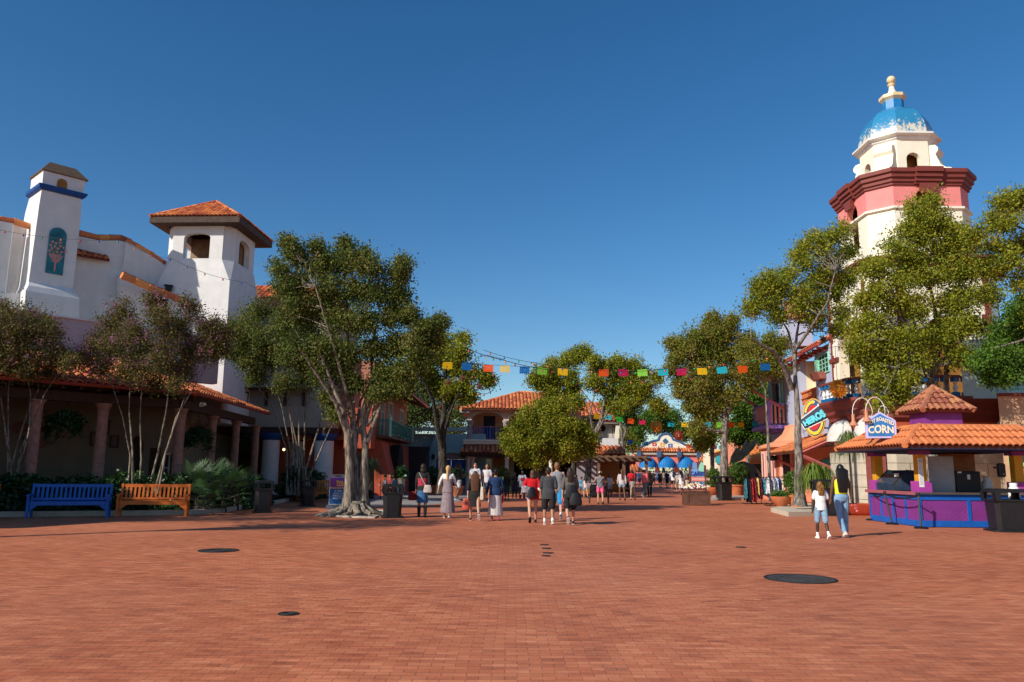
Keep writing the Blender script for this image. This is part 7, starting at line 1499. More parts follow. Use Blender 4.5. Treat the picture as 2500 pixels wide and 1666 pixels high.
# people
SK={'light':M('skin_light', (.55, .30, .20), .5, .05, 3), 'tan':M('skin_tan', (.40, .20, .12), .5, .05, 3), 'brown':M('skin_brown', (.15, .07, .04), .5, .05, 3), 'dark':M('skin_dark', (.07, .034, .022), .5, .05, 3)}
def cl(name, col, var=.15):return M('cloth_'+name, col, .85, var, 12, .1)
HAIR={'black':M('hair_black', (.010, .008, .008), .4, .3, 30, spec=.4), 'dark':M('hair_dark_brown', (.03, .018, .012), .45, .3, 30), 'brown':M('hair_brown', (.10, .045, .022), .5, .35, 30), 'blonde':M('hair_blonde', (.48, .30, .12), .5, .35, 30), 'fair':M('hair_light_brown', (.20, .10, .04), .5, .35, 30), 'red':M('hair_red', (.30, .04, .03), .5, .3, 30), 'ombre':M('hair_curly_gold', (.20, .09, .02), .5, .8, 26)}
def person(label, px, py, top, yaw, skin='light', hair=('short', 'dark'), topc=('tee', (.1, .1, .1)), bot=('shorts', (.1, .1, .1)), shoes=(.05, .05, .05), arms=(8, -8), bend=(18, 18), stride=.35, wide=1.0, child=False, D=None, detail=2, extra=None, lean=0, tilt=0, group=None, splay=(7, 7), shoemat=None):
 """yaw 0 = facing away from the camera (+Y)"""
 g_=G(px, py)
 if D:g_=XY(px, D, 0)
 Ht=P(px, top, g_.y).z
 s=Ht/1.75
 t=thing('person', label, 'person', (g_.x, g_.y, 0), R(yaw), group or 'people in the plaza', local=True)
 wd=wide
 vox={3:.0085, 2:.011, 1:.02}[detail]*s
 Lt, Ls=.42, .43
 def leg(side, th, kn):
  hip=Vector((side*.095*wd, 0, .90));k=hip+Vector((side*.012, math.sin(th)*Lt, -math.cos(th)*Lt));a2=th-kn;a=k+Vector((0, math.sin(a2)*Ls, -math.cos(a2)*Ls));return hip, k, a, a2
 LL=leg(-1, stride, .12+max(0, -stride)*1.1);RL=leg(1, -stride*.9, .10+max(0, stride)*1.2)
 low=min(LL[2].z, RL[2].z)-.075;dz= -low
 def sh(v):return Vector((v.x, v.y, v.z+dz))
 leans=Vector((0, lean, 0))
 def arm(side, sw, be, sp):
  s0=Vector((side*.178*wd, 0, 1.43));sp_=R(sp)*side;e=s0+Vector((math.sin(sp_)*.29, math.sin(R(sw))*.29, -math.cos(R(sw))*.29*math.cos(sp_)))
  b_=R(sw+be);w__=e+Vector((math.sin(sp_)*.12, math.sin(b_)*.25, -math.cos(b_)*.25));return s0, e, w__, (w__-e).normalized()
 LA_=arm(-1, arms[0], bend[0], splay[0]);RA_=arm(1, arms[1], bend[1], splay[1])
 S_= lambda v:sh(v+leans*max(0, (v.z-.9)))*s
 def T(pts):return[S_(p)for p in pts]
 hd=Vector((0, .0+R(tilt)*.0, 1.63))
 def limb(m, pts, rad, n=10):m.tube(T(pts), [r*s for r in rad], n, round_=True)
 def torso(m, prof, n=16):m.loft([[S_(Vector((math.cos(2*math.pi*k/n)*rx, cy+math.sin(2*math.pi*k/n)*ry, z)))for k in range(n)]for z, rx, ry, cy in prof])
 m=MB()
 torso(m, [(.82, .11*wd, .08, 0), (.88, .155*wd, .10, 0), (.95, .165*wd, .105, -.005), (1.05, .135*wd, .09, 0), (1.12, .128*wd, .085, 0), (1.25, .155*wd, .10, .005), (1.36, .165*wd, .10, 0), (1.43, .15*wd, .075, -.005), (1.48, .07, .055, -.005), (1.50, .05, .05, 0)])
 limb(m, [Vector((0, -.005, 1.44)), Vector((0, .01, 1.56))], [.055, .050])
 hw, hdp, hh=.076, .098, .118
 m.ball(S_(hd), (hw*s, hdp*s, hh*s), 16, 10);m.ball(S_(hd+Vector((0, .025, -.05))), (.058*s, .07*s, .07*s), 12, 8)
 m.ball(S_(hd+Vector((0, .10, -.015))), (.014*s, .022*s, .024*s), 6, 5)
 for sx in(-1, 1):m.ball(S_(hd+Vector((sx*.079, -.005, -.01))), (.012*s, .020*s, .032*s), 6, 5)
 for L_ in(LL, RL):
  h_, k_, a_, ang_=L_
  limb(m, [h_+Vector((0, 0, .03)), h_.lerp(k_, .5), k_, k_.lerp(a_, .3), a_.lerp(k_, .15), a_+Vector((0, 0, -.02))], [.088*wd, .074*wd, .052, .056, .034, .036])
 for side, A_ in((-1, LA_), (1, RA_)):
  s0, e, w__, d=A_
  limb(m, [s0+Vector((-side*.02, 0, -.01)), s0.lerp(e, .35), e, e.lerp(w__, .3), w__], [.052, .044, .036, .037, .024])
  x_=Vector((side*.25, 1, 0)).normalized()
  pc=w__+d*.05;n_=d.cross(x_).normalized()
  m.loft([[S_(w__+d*f+x_*(a*wx)+n_*(b*.013))for a, b in((-1, -1), (1, -1), (1, 1), (-1, 1))]for f, wx in((-.01, .022), (.04, .036), (.085, .038))])
  if detail>=2:
   for i, (o, l)in enumerate(((-.030, .055), (-.010, .068), (.011, .074), (.031, .066))):
    b0=w__+d*.078+x_*o;cur= -n_*side*(-1)
    p1=b0+d*l*.5+cur*.006;p2=b0+d*l*.95+cur*.026
    m.tube(T([b0, p1, p2]), [.0095*s, .009*s, .0075*s], 6, round_=True)
   b0=w__+d*.02+x_*.026;m.tube(T([b0, b0+x_*.028+d*.025, b0+x_*.034+d*.058]), [.012*s, .011*s, .009*s], 6, round_=True)
 body=obj('body', bake(m, vox, 1), SK[skin], t, 2)
 if abs(yaw)>60:
  m=MB()
  for sx in(-1, 1):m.ball(S_(hd+Vector((sx*.029, .088, .012))), (.012*s, .008*s, .007*s), 6, 4)
  obj('eyes', m, M('eye_dark', (.015, .01, .01), .3, 0), t)
  m=MB();m.ball(S_(hd+Vector((0, .088, -.062))), (.022*s, .009*s, .006*s), 8, 4);obj('mouth', m, M('lips', (.28, .09, .08), .5, 0), t)
 st, hc_=hair;hm=HAIR[hc_]
 m=MB()
 def skull(k=1.0, zt_=0):
  m.ball(S_(hd+Vector((0, -.022, .026+zt_))), ((hw+.014)*s*k, (hdp+.004)*s*k, (hh-.005)*s*k), 16, 10)
  m.ball(S_(hd+Vector((0, -.05, -.02))), (.070*s*k, .062*s*k, .085*s*k), 12, 8)
 if st!='bald':skull(1.08 if st in('curly', 'afro')else 1.0)
 if st in('long', 'vlong', 'curly', 'pony', 'braid'):
  L_={'long':.40, 'vlong':.60, 'curly':.34, 'pony':.42, 'braid':.50}[st];wv={'long':.085, 'vlong':.165, 'curly':.115, 'pony':.05, 'braid':.075}[st]
  torso(m, [(1.67, wv*.5, .05, -.06)]+[(1.66-L_*f, wv*(1-.30*f*f)*(1+(.08 if st=='curly' else .02)*math.sin(f*17)), .048*(1-.35*f), -.085-.04*math.sin(min(1, f*2)*1.5)+.015*f)for f in(.08, .2, .35, .5, .65, .8, .92, 1.0)])
  if st in('long', 'vlong', 'curly'):
   for sx in(-1, 1):limb(m, [hd+Vector((sx*.07, -.02, .03)), hd+Vector((sx*.085, -.02, -.08)), hd+Vector((sx*.08, -.04, -.2))], [.03, .035, .02])
 if st=='bun':m.ball(S_(hd+Vector((0, -.10, .05))), .045*s, 10, 7)
 if st=='bob':torso(m, [(1.62, .095, .09, -.02), (1.52, .10, .085, -.03), (1.47, .085, .07, -.03)])
 if st!='bald':obj('hair', bake(m, max(.009*s, vox*.9), 1), hm, t, 2)
 ex=extra or{}
 if 'cap' in ex:
  m=MB();m.ball(S_(hd+Vector((0, -.01, .05))), ((hw+.02)*s, (hdp+.012)*s, .085*s), 16, 8);m.loft([[S_(hd+Vector((math.cos(a)*.08, .03+math.sin(a)*.15, .045+z)))for a in np.linspace(0, math.pi, 9)]for z in(0, .012)]);obj('cap', m, cl('cap_'+str(ex['cap']), ex['cap']), t, True)
 kind, col=topc[0], topc[1];tm=cl('%02d%02d%02d'%tuple(int(x*99)for x in col), col)
 if kind:
  m=MB();o=.018;lo={'tee':.86, 'long':.86, 'tank':.86, 'crop':1.02, 'jacket':.84, 'dress':.80, 'over':.76}[kind];fl=1.1 if kind in('over', 'jacket')else 1.0
  torso(m, [(lo, (.165*wd+o)*fl, (.108+o)*fl, -.003), (.97, (.162*wd+o)*fl, (.108+o)*fl, -.005), (1.10, .138*wd+o*fl*1.2, .092+o*fl, 0), (1.25, .158*wd+o, .103+o, .003), (1.36, .168*wd+o, .103+o, 0), (1.43, .152*wd+o, .078+o, -.005), (1.475, .085, .062, -.005)]if lo<.97 else[(lo, .142*wd+o, .095+o, 0), (1.10, .138*wd+o, .092+o, 0), (1.25, .158*wd+o, .103+o, .003), (1.36, .168*wd+o*.8, .103+o, 0), (1.42, .12*wd, .078+o, -.005)])
  if kind not in('tank', 'crop'):
   for side, A_ in((-1, LA_), (1, RA_)):
    s0, e, w__, d=A_
    if kind in('long', 'jacket'):limb(m, [s0+Vector((-side*.03, 0, 0)), s0.lerp(e, .4), e, e.lerp(w__, .9)], [.062, .058, .050, .036])
    elif kind=='over':limb(m, [s0+Vector((-side*.03, 0, 0)), s0.lerp(e, .5), e, e.lerp(w__, .12)], [.07, .07, .066, .06])
    elif len(topc)>2 and topc[2]=='three':limb(m, [s0+Vector((-side*.03, 0, 0)), s0.lerp(e, .4), e, e.lerp(w__, .3)], [.060, .056, .050, .044])
    else:limb(m, [s0+Vector((-side*.03, 0, 0)), s0.lerp(e, .35), s0.lerp(e, .68)], [.064, .064, .064])
  so__=obj('shirt' if kind!='jacket' else 'jacket', bake(m, max(.011*s, vox), 2), tm, t, 2)
 bk, bc=bot[0], bot[1];bm_=cl('b%02d%02d%02d'%tuple(int(x*99)for x in bc), bc)
 m=MB();o=.014
 if bk in('shorts', 'jeans', 'kneeshorts', 'hotpants'):
  torso(m, [(.84, .15*wd, .10, 0), (.90, .163*wd+o, .105+o, 0), (.96, .170*wd+o, .108+o, -.006), (1.02, .150*wd+o, .098+o, 0)])
  for L_ in(LL, RL):
   h_, k_, a_, _a=L_
   if bk=='jeans':limb(m, [h_+Vector((0, 0, .03)), h_.lerp(k_, .5), k_, k_.lerp(a_, .4), a_+Vector((0, 0, .03))], [.100*wd, .088*wd, .070, .068, .062])
   elif bk=='kneeshorts':limb(m, [h_+Vector((0, 0, .03)), h_.lerp(k_, .5), h_.lerp(k_, .92)], [.102*wd, .098*wd, .092*wd])
   elif bk=='shorts':limb(m, [h_+Vector((0, 0, .03)), h_.lerp(k_, .35), h_.lerp(k_, .62)], [.102*wd, .10*wd, .098*wd])
   else:limb(m, [h_+Vector((0, 0, .03)), h_.lerp(k_, .15), h_.lerp(k_, .30)], [.102*wd, .10*wd, .096*wd])
  obj('trousers' if bk=='jeans' else 'shorts', bake(m, max(.011*s, vox), 2), bm_, t, 2)
 elif bk in('skirt', 'midi', 'maxi'):
  zb={'skirt':.52, 'midi':.46, 'maxi':.16}[bk];fl={'skirt':.20, 'midi':.19, 'maxi':.26}[bk];n_=40;rings=[]
  for z in(zb-dz*.0, zb+.12, zb+(.9-zb)*.35, zb+(.9-zb)*.6, .90, 1.0, 1.04):
   f=max(0, (.92-z)/(.92-zb));rx=.172*wd+(fl-.172)*f if z<.95 else .150*wd;ry=.12+(fl*.92-.12)*f if z<.95 else .105
   rings.append([S_(Vector((math.cos(2*math.pi*k/n_)*rx*(1+.05*f*math.sin(k*2.2)), math.sin(2*math.pi*k/n_)*ry*(1+.05*f*math.sin(k*2.2))+.02*f, z)))for k in range(n_)])
  inner=[[q.lerp(Vector((sum(p.x for p in r)/n_, sum(p.y for p in r)/n_, q.z)), .05)for q in r]for r in reversed(rings[:3])]
  m.loft(rings[::1], cap=False);m.loft([rings[-1]]+[[rings[-1][0]*0+sum(rings[-1], Vector())/n_]*n_], cap=False);m.loft(list(reversed(inner)), cap=False)
  obj('skirt', m, bm_, t, 2)
 for L_ in(LL, RL):
  a_=L_[2];ang_=L_[3];up_=max(0, min(.9, -ang_*1.1));m=MB();fx=Vector((0, math.cos(up_), -math.sin(up_)));uz=Vector((0, math.sin(up_), math.cos(up_)))
  base=a_-uz*.075
  m.loft([[S_(base+fx*f+Vector((x, 0, 0))+uz*z)for x, z in((-w__, 0), (w__, 0), (w__*1.0, hgt*.5), (w__*.6, hgt), (-w__*.6, hgt), (-w__, hgt*.5))]for f, w__, hgt in((-.075, .026, .075), (-.04, .040, .10), (.03, .042, .085), (.10, .046, .055), (.155, .036, .045), (.178, .018, .03))])
  sh_=obj('shoe', m, cl('s%02d%02d%02d'%tuple(int(x*99)for x in shoes), shoes), t, True)
  if 'sole' in ex:
   m=MB();m.loft([[S_(base+fx*f+Vector((x, 0, 0))+uz*z)for x, z in((-w__, -.012), (w__, -.012), (w__, .012), (-w__, .012))]for f, w__ in((-.078, .028), (-.04, .043), (.03, .045), (.10, .049), (.158, .039), (.182, .02))]);obj('sole', m, WHITEP, sh_)
 W= lambda v:S_(Vector(v))
 for it in ex.get('items', []):
  k=it[0]
  if k=='strap':obj('bag_strap', MB().tube([W(p)for p in it[1]], .012*s, 5), cl('strap', it[2]), t)
  if k=='boots':
   for L_ in(LL, RL):m=MB();limb(m, [L_[1].lerp(L_[2], .35), L_[2]], [.062, .05]);obj('boot_shaft', m, cl('s%02d%02d%02d'%tuple(int(x*99)for x in shoes), shoes), t, True)
  if k=='socks':
   for L_ in(LL, RL):m=MB();limb(m, [L_[2].lerp(L_[1], .25), L_[2]], [.042, .042]);obj('sock', m, WHITEP, t, True)
  if k=='stripes':
   for A_ in(LA_, RA_):
    m=MB();limb(m, [A_[1].lerp(A_[2], .02), A_[1].lerp(A_[2], .07)], [.073, .070]);limb(m, [A_[1].lerp(A_[2], .12), A_[1].lerp(A_[2], .16)], [.068, .066]);obj('cuff_stripe', m, WHITEP, t, True)
 t['_s']=1;del t['_s']
 return t, S_, dict(LH=LA_[2]+LA_[3]*.09, RH=RA_[2]+RA_[3]*.09, LS=LA_[0], RS=RA_[0], s=s)
def carry(owner, name, label, cat, m, mat, smooth=True):
 """a thing held or worn: its mesh is given in the owner's own frame"""
 mw_=Matrix.Translation(owner.location)@Matrix.Rotation(owner.rotation_euler.z, 4, 'Z')
 for i in range(len(m.v)):m.v[i]=mw_@m.v[i]
 return single(name, m, mat, label, cat, smooth=smooth)
def bagmesh(c_, w_, d, h, S_=None, sag=.85):
 m=MB();x, y, z=c_;m.loft([[Vector((x+a*w_/2*f, y+b*d/2*f, z+zz*h))for a, b in((-1, -.6), (-.6, -1), (.6, -1), (1, -.6), (1, .6), (.6, 1), (-.6, 1), (-1, .6))]for zz, f in((-.5, .7), (-.44, .95), (-.2, 1.0), (.2, sag), (.45, sag*.85), (.5, sag*.7))]);return m
a, S_, J=person('person in long blue denim skirt and red plaid top, carrying a beige bag', 1030, 1263, 1135, 4, 'tan', ('bob', 'dark'), ('long', (.022, .022, .02)), ('midi', (.035, .12, .25)), (.012, .012, .012), (6, -4), (10, 12), .10, extra={'items':[('boots',), ('strap', [(-.13, -.10, 1.46), (-.02, -.135, 1.25), (.12, -.14, 1.0)], (.6, .52, .45))]})
m=MB();m.loft([[S_(Vector((math.cos(t)*rx, math.sin(t)*ry, z)))for t in np.linspace(0, 2*math.pi, 25)[:-1]]for z, rx, ry in((1.0, .175, .122), (1.1, .165, .118), (1.22, .178, .126), (1.27, .180, .126))], cap=False);obj('plaid_top', m, M('plaid_red', (.38, .035, .06), .8, .75, 42), a, True)
m=bagmesh(S_(Vector((.17, -.15, .92))), .28, .13, .26);carry(a, 'handbag', 'beige drawstring shoulder bag on the back of the denim skirt wearer', 'bag', m, cl('bag_beige', (.50, .42, .38)))
m=bagmesh(S_(J['LH']+Vector((-.10, 0, -.14))), .32, .06, .30, sag=.95);carry(a, 'tote_bag', 'dark red carrier bag hanging at the left hand of the denim skirt wearer', 'bag', m, cl('bag_red', (.20, .02, .02), .5))
a, S_, J=person('person with blonde ponytail in white sleeves and a long grey pinafore dress', 1092, 1265, 1139, -8, 'light', ('pony', 'blonde'), ('tee', (.74, .70, .68), 'three'), ('maxi', (.25, .19, .20)), (.30, .26, .24), (-14, 22), (6, 34), .10, splay=(20, 10), extra={'sole':1})
m=MB();m.loft([[S_(Vector((math.cos(t)*rx, math.sin(t)*ry, z)))for t in np.linspace(0, 2*math.pi, 25)[:-1]]for z, rx, ry in((.84, .205, .15), (.96, .195, .14), (1.08, .162, .118), (1.12, .160, .116), (1.26, .182, .128), (1.30, .184, .128))], cap=False);obj('pinafore_top', m, cl('b251920', (.25, .19, .20)), a, True)
a, S_, J=person('person with very long brown hair, black top and black knee skirt, cream tote on shoulder', 1158, 1272, 1149, 6, 'light', ('vlong', 'brown'), ('over', (.018, .018, .016)), ('skirt', (.016, .016, .016)), (.03, .03, .03), (-8, 14), (8, 20), .42, wide=1.12, extra={'sole':1})
m=bagmesh(S_(Vector((.25, -.06, .98))), .11, .30, .42);
mm_=MB();mm_.v, mm_.f=list(m.v), list(m.f);mm_.tube([S_(Vector((.24, -.12, 1.16))), S_(Vector((.20, -.06, 1.47))), S_(Vector((.21, .02, 1.48))), S_(Vector((.25, .04, 1.16)))], .012, 5);carry(a, 'tote_bag', 'cream canvas tote bag on the right shoulder of the long haired person in black', 'bag', mm_, cl('bag_cream', (.62, .55, .44)))
m=bagmesh(S_(J['LH']+Vector((-.05, 0, -.2))), .24, .10, .36);carry(a, 'carrier_bag', 'orange and navy carrier bag held low beside the person in black', 'bag', m, M('bag_orange_navy', (.42, .08, .05), .5, .85, 5))
a, S_, J=person('person in navy satin jacket and pleated white maxi skirt holding a red bottle', 1209, 1271, 1147, 2, 'tan', ('bun', 'black'), ('jacket', (.010, .035, .10)), ('maxi', (.52, .47, .45)), (.40, .05, .12), (0, 6), (16, 12), .09, wide=1.08, splay=(14, 10))
m=MB();q=S_(J['RH']);m.tube([q+Vector((0, 0, .05)), q+Vector((-.03, 0, -.22))], [.03, .034], 10, round_=True);m.tube([q+Vector((0, 0, .04)), q+Vector((0, 0, .09))], .02, 8);carry(a, 'water_bottle', 'red water bottle in the right hand of the person in the white maxi skirt', 'bottle', m, M('bottle_red', (.60, .01, .03), .3, .05, 3))
a, S_, J=person('person in bright red jersey and denim shorts with a black drawstring pack', 1300, 1276, 1149, 3, 'light', ('bob', 'brown'), ('over', (.55, .008, .015)), ('hotpants', (.22, .34, .48)), (.014, .014, .014), (10, -10), (40, 12), -.26, wide=1.1, splay=(22, 8), extra={'items':[('stripes',)]})
m=bagmesh(S_(Vector((-.07, -.22, 1.0))), .30, .16, .34);carry(a, 'drawstring_bag', 'black shiny drawstring bag on the back of the person in the red jersey', 'bag', m, M('bag_gloss_black', (.012, .012, .014), .25, .3, 12, .4, spec=.6))
m=bagmesh(S_(Vector((-.26, -.10, 1.10))), .26, .14, .22);carry(a, 'striped_top', 'folded black and white striped top tucked at the left elbow of the red jersey wearer', 'garment', m, M('striped_cloth', (.25, .22, .24), .8, .9, 24))
a, S_, J=person('person in loose charcoal shirt and black sport shorts with white sneakers', 1339, 1281, 1143, 0, 'tan', ('short', 'dark'), ('over', (.05, .052, .058)), ('kneeshorts', (.012, .012, .013)), (.42, .38, .38), (4, -4), (10, 10), .12, wide=1.12, extra={'sole':1, 'items':[('socks',)]})
person('tall person in grey tank top and bright blue shorts behind the charcoal shirt', 1360, 1270, 1131, -4, 'light', ('short', 'fair'), ('tank', (.24, .25, .26)), ('kneeshorts', (.02, .25, .50)), (.50, .46, .36), (-4, 12), (12, 20), .20, wide=1.15, extra={'sole':1, 'items':[('socks',)]})
a, S_, J=person('person with long curly dark hair in a taupe top with a black backpack, striding', 1392, 1281, 1143, 2, 'light', ('curly', 'dark'), ('over', (.12, .10, .085)), ('kneeshorts', (.018, .014, .014)), (.016, .016, .018), (-10, 20), (10, 45), -.36, wide=1.12, extra={'sole':1})
m=bagmesh(S_(Vector((.02, -.24, 1.02))), .36, .20, .40);q_=bagmesh(S_(Vector((.14, -.26, .80))), .38, .26, .38);m.add(q_.v, q_.f);carry(a, 'backpack', 'large black backpack hanging low behind the curly haired person', 'bag', m, M('bag_matte_black', (.010, .010, .012), .6, .3, 8))
m=bagmesh(S_(Vector((-.16, -.06, .66))), .22, .12, .34, sag=.7);carry(a, 'tied_garment', 'red and white patterned garment hanging at the hip of the curly haired person', 'garment', m, M('patterned_cloth', (.35, .06, .06), .8, .9, 14))
person('person with afro hair in black top and white shorts turned right in the shade', 1118, 1224, 1133, -60, 'brown', ('afro', 'dark'), ('tee', (.012, .012, .014)), ('shorts', (.6, .6, .65)), (.6, .6, .62), (14, 30), (70, 80), .10, wide=1.05, detail=1)
person('person in white raglan shirt facing the camera, left of the gold bag tee', 1159, 1226, 1131, 178, 'light', ('short', 'black'), ('tee', (.55, .55, .60)), ('jeans', (.03, .03, .04)), (.5, .5, .5), (4, -4), (14, 14), .08, wide=1.08, detail=1)
person('person in white graphic tee facing the camera beside the raglan shirt', 1188, 1226, 1134, 176, 'tan', ('long', 'dark'), ('tee', (.60, .58, .60)), ('shorts', (.10, .12, .16)), (.5, .5, .5), (6, -4), (16, 20), .08, detail=1)
person('youth in black hooded top with white chest print, standing in the shade', 1237, 1220, 1154, 172, 'dark', ('short', 'black'), ('long', (.012, .014, .014)), ('kneeshorts', (.03, .04, .06)), (.03, .03, .03), (4, -4), (10, 10), .08, detail=1)
person('youth in plain dark clothes between the hooded top and the white jersey', 1256, 1221, 1154, 178, 'dark', ('short', 'black'), ('tee', (.014, .014, .02)), ('kneeshorts', (.02, .022, .04)), (.45, .45, .45), (4, -4), (10, 10), .06, detail=1)
a, S_, J=person('youth in white football jersey number 88 and pink shoes', 1275, 1222, 1150, 184, 'dark', ('short', 'black'), ('over', (.55, .58, .62)), ('jeans', (.015, .018, .03)), (.75, .06, .28), (6, -4), (18, 14), .10, detail=1, wide=1.05)
obj('shirt_number', text_mb('88', .26*J['s'], S_(Vector((0, .145, 1.22))), Vector((-1, 0, 0)), Vector((0, 0, 1)), Vector((0, 1, 0)), .01, bold=.012), M('number_red', (.50, .02, .05), .6, 0), a)
a, S_, J=person('person in white cap, grey tank top and hot pink shorts pushing a stroller', 1466, 1231, 1152, 0, 'light', ('bun', 'dark'), ('tank', (.16, .18, .21)), ('shorts', (.85, .12, .24)), (.02, .02, .02), (32, 26), (30, 30), .18, wide=1.05, splay=(24, 14), extra={'cap':(.75, .70, .74), 'items':[('strap', [(.15, -.1, 1.44), (0, -.135, 1.25), (-.16, -.12, 1.0)], (.02, .02, .03))]})
stg=thing('stroller', 'black double stroller with large rear wheels in front of the pink shorts', 'stroller', (a.location.x-.02, a.location.y+.55, 0));sx_, sy_=a.location.x-.02, a.location.y+.55
m=MB();m.box((sx_, sy_+.25, .62), (.82, .6, .62), 0, .08);obj('seat_body', m, BLACK, stg);m=MB();m.tube([Vector((sx_-.4, sy_-.3, 1.02)), Vector((sx_+.4, sy_-.3, 1.02))], .022, 6);m.tube([Vector((sx_-.4, sy_-.3, 1.02)), Vector((sx_-.42, sy_+.1, .3))], .02, 5);m.tube([Vector((sx_+.4, sy_-.3, 1.02)), Vector((sx_+.42, sy_+.1, .3))], .02, 5);obj('frame', m, BLACKM, stg)
for dx in(-.47, .47):
 m=MB();m.tube([Vector((sx_+dx, sy_-.05+math.cos(t)*.2, .22+math.sin(t)*.2))for t in np.linspace(0, 2*math.pi, 17)], .022, 6, cap=False);wq=obj('wheel', m, BLACKM, stg, True);m=MB()
 for k in range(5):t_=k*1.2566;m.tube([Vector((sx_+dx, sy_-.05, .22)), Vector((sx_+dx, sy_-.05+math.cos(t_)*.19, .22+math.sin(t_)*.19))], .008, 4)
 obj('spokes', m, STEEL, wq)
small=[('child with red cap in blue top left of the stroller', 1420, 1216, 1164, 10, 'tan', ('short', 'brown'), ('tee', (.15, .40, .55)), ('shorts', (.1, .12, .2)), (.2, .2, .2), {}), ('child in pale pink top and denim shorts left of the stroller', 1430, 1217, 1166, 4, 'light', ('long', 'dark'), ('tank', (.62, .50, .55)), ('hotpants', (.25, .40, .50)), (.1, .1, .1), {}), ('adult in black by the pergola holding a cup, partly hidden', 1406, 1225, 1160, 60, 'tan', ('short', 'black'), ('tee', (.02, .02, .02)), ('jeans', (.02, .02, .02)), (.02, .02, .02), {}), ('person in open white cardigan right of the stroller', 1489, 1213, 1159, 175, 'brown', ('long', 'black'), ('long', (.50, .48, .46)), ('shorts', (.30, .34, .42)), (.02, .02, .02), {}), ('person with long ombre braids in a white cardigan and denim shorts', 1519, 1222, 1147, 4, 'brown', ('braid', 'brown'), ('long', (.55, .50, .50)), ('hotpants', (.20, .36, .46)), (.03, .03, .03), {}), ('person in red shirt and grey bucket hat facing the camera', 1542, 1212, 1146, 180, 'brown', ('short', 'black'), ('tee', (.62, .02, .03)), ('jeans', (.04, .05, .08)), (.02, .02, .02), {'cap':(.16, .14, .13)}), ('child in camouflage shirt and khaki trousers', 1545, 1221, 1168, 6, 'brown', ('short', 'dark'), ('tee', (.34, .28, .24)), ('jeans', (.42, .32, .20)), (.03, .03, .03), {}), ('person in coral shirt, grey jeans and white cap looking right', 1575, 1215, 1144, -50, 'brown', ('short', 'dark'), ('long', (.75, .14, .15)), ('jeans', (.10, .16, .20)), (.65, .63, .6), {'cap':(.75, .75, .75)}), ('person in dark clothes just right of the coral shirt', 1586, 1212, 1150, 0, 'dark', ('long', 'black'), ('long', (.014, .014, .018)), ('jeans', (.02, .02, .025)), (.02, .02, .02), {}), ('person in white tee with navy backpack and white cap walking to the gate', 1645, 1196, 1145, 0, 'light', ('short', 'dark'), ('over', (.70, .70, .70)), ('kneeshorts', (.015, .015, .018)), (.02, .02, .02), {'cap':(.75, .75, .75)}), ('person in a short white dress with black ponytail walking to the gate', 1665, 1209, 1151, 2, 'brown', ('long', 'black'), ('over', (.68, .66, .66)), ('skirt', (.66, .64, .64)), (.02, .02, .02), {}), ('child in a leopard print outfit beside the flower planter', 1678, 1200, 1168, 0, 'brown', ('short', 'black'), ('tee', (.55, .45, .35)), ('skirt', (.5, .42, .32)), (.2, .05, .02), {}), ('person in pale cap at left of the white dress', 1655, 1199, 1155, 0, 'tan', ('short', 'fair'), ('tee', (.42, .38, .34)), ('shorts', (.25, .22, .2)), (.3, .3, .3), {'cap':(.6, .55, .4)}), ]
for lab, px, py, tp, yw, sk_, hr, tc, bc_, sc_, ex_ in small:
 person(lab, px, py, tp, yw, sk_, hr, tc, bc_, sc_, (8, -8), (16, 16), random.choice((.18, -.2, .25)), detail=1, extra=ex_, wide=1.05)
q=G(1645, 1196);m=bagmesh((q.x, q.y-.24, 1.28*P(1645, 1145, q.y).z/1.75), .32, .2, .5);single('backpack', m, cl('pack_navy', (.03, .04, .08)), 'navy backpack with pale logo worn over the white tee near the gate', 'bag')
far=[(1596, 1187, (.02, .02, .03), 'grey cap'), (1606, 1184, (.10, .16, .30), 'blue top'), (1612, 1190, (.014, .014, .016), 'black top'), (1622, 1186, (.28, .20, .14), 'tan top'), (1629, 1192, (.015, .03, .07), 'navy outfit'), (1636, 1184, (.4, .4, .42), 'pale top'), (1560, 1189, (.03, .06, .16), 'dark blue top'), (1566, 1185, (.12, .12, .14), 'grey shirt'), (1684, 1186, (.03, .03, .03), 'charcoal outfit'), (1706, 1182, (.5, .5, .5), 'white shirt'), (1728, 1182, (.6, .6, .62), 'bright white shirt'), (1590, 1183, (.35, .03, .03), 'maroon shirt'), (1600, 1182, (.5, .5, .48), 'off white top'), (1617, 1183, (.02, .06, .10), 'deep teal top'), (1625, 1181, (.02, .02, .02), 'black cap and tee'), (1640, 1182, (.30, .08, .10), 'rose shirt'), (1551, 1187, (.02, .02, .03), 'black jacket'), (1570, 1183, (.05, .05, .09), 'indigo shirt'), (1580, 1186, (.4, .36, .3), 'khaki shirt'), (1660, 1184, (.05, .12, .2), 'denim shirt'), (1672, 1186, (.2, .2, .22), 'mid grey shirt')]
for k, (px, py, col, nm)in enumerate(far):
 D_=min(95, G(px, py).y)
 person('distant visitor in %s near the gate arches'%nm, px, py, 1150, random.choice((0, 0, 180)), random.choice(('tan', 'brown', 'dark')), ('short', 'black'), ('tee', col), ('kneeshorts', (col[0]*.3, col[1]*.3, col[2]*.4)), (.05, .05, .05), stride=random.choice((.15, -.2)), detail=1)
a, S_, J=person('woman with very long straight black hair, yellow crop top and light blue jeans', 2060, 1311, 1137, 3, 'brown', ('vlong', 'black'), ('crop', (.70, .72, .03)), ('jeans', (.20, .34, .50)), (.66, .50, .38), (5, -6), (8, 10), -.17, wide=1.0, detail=3, splay=(9, 9), extra={'sole':1})
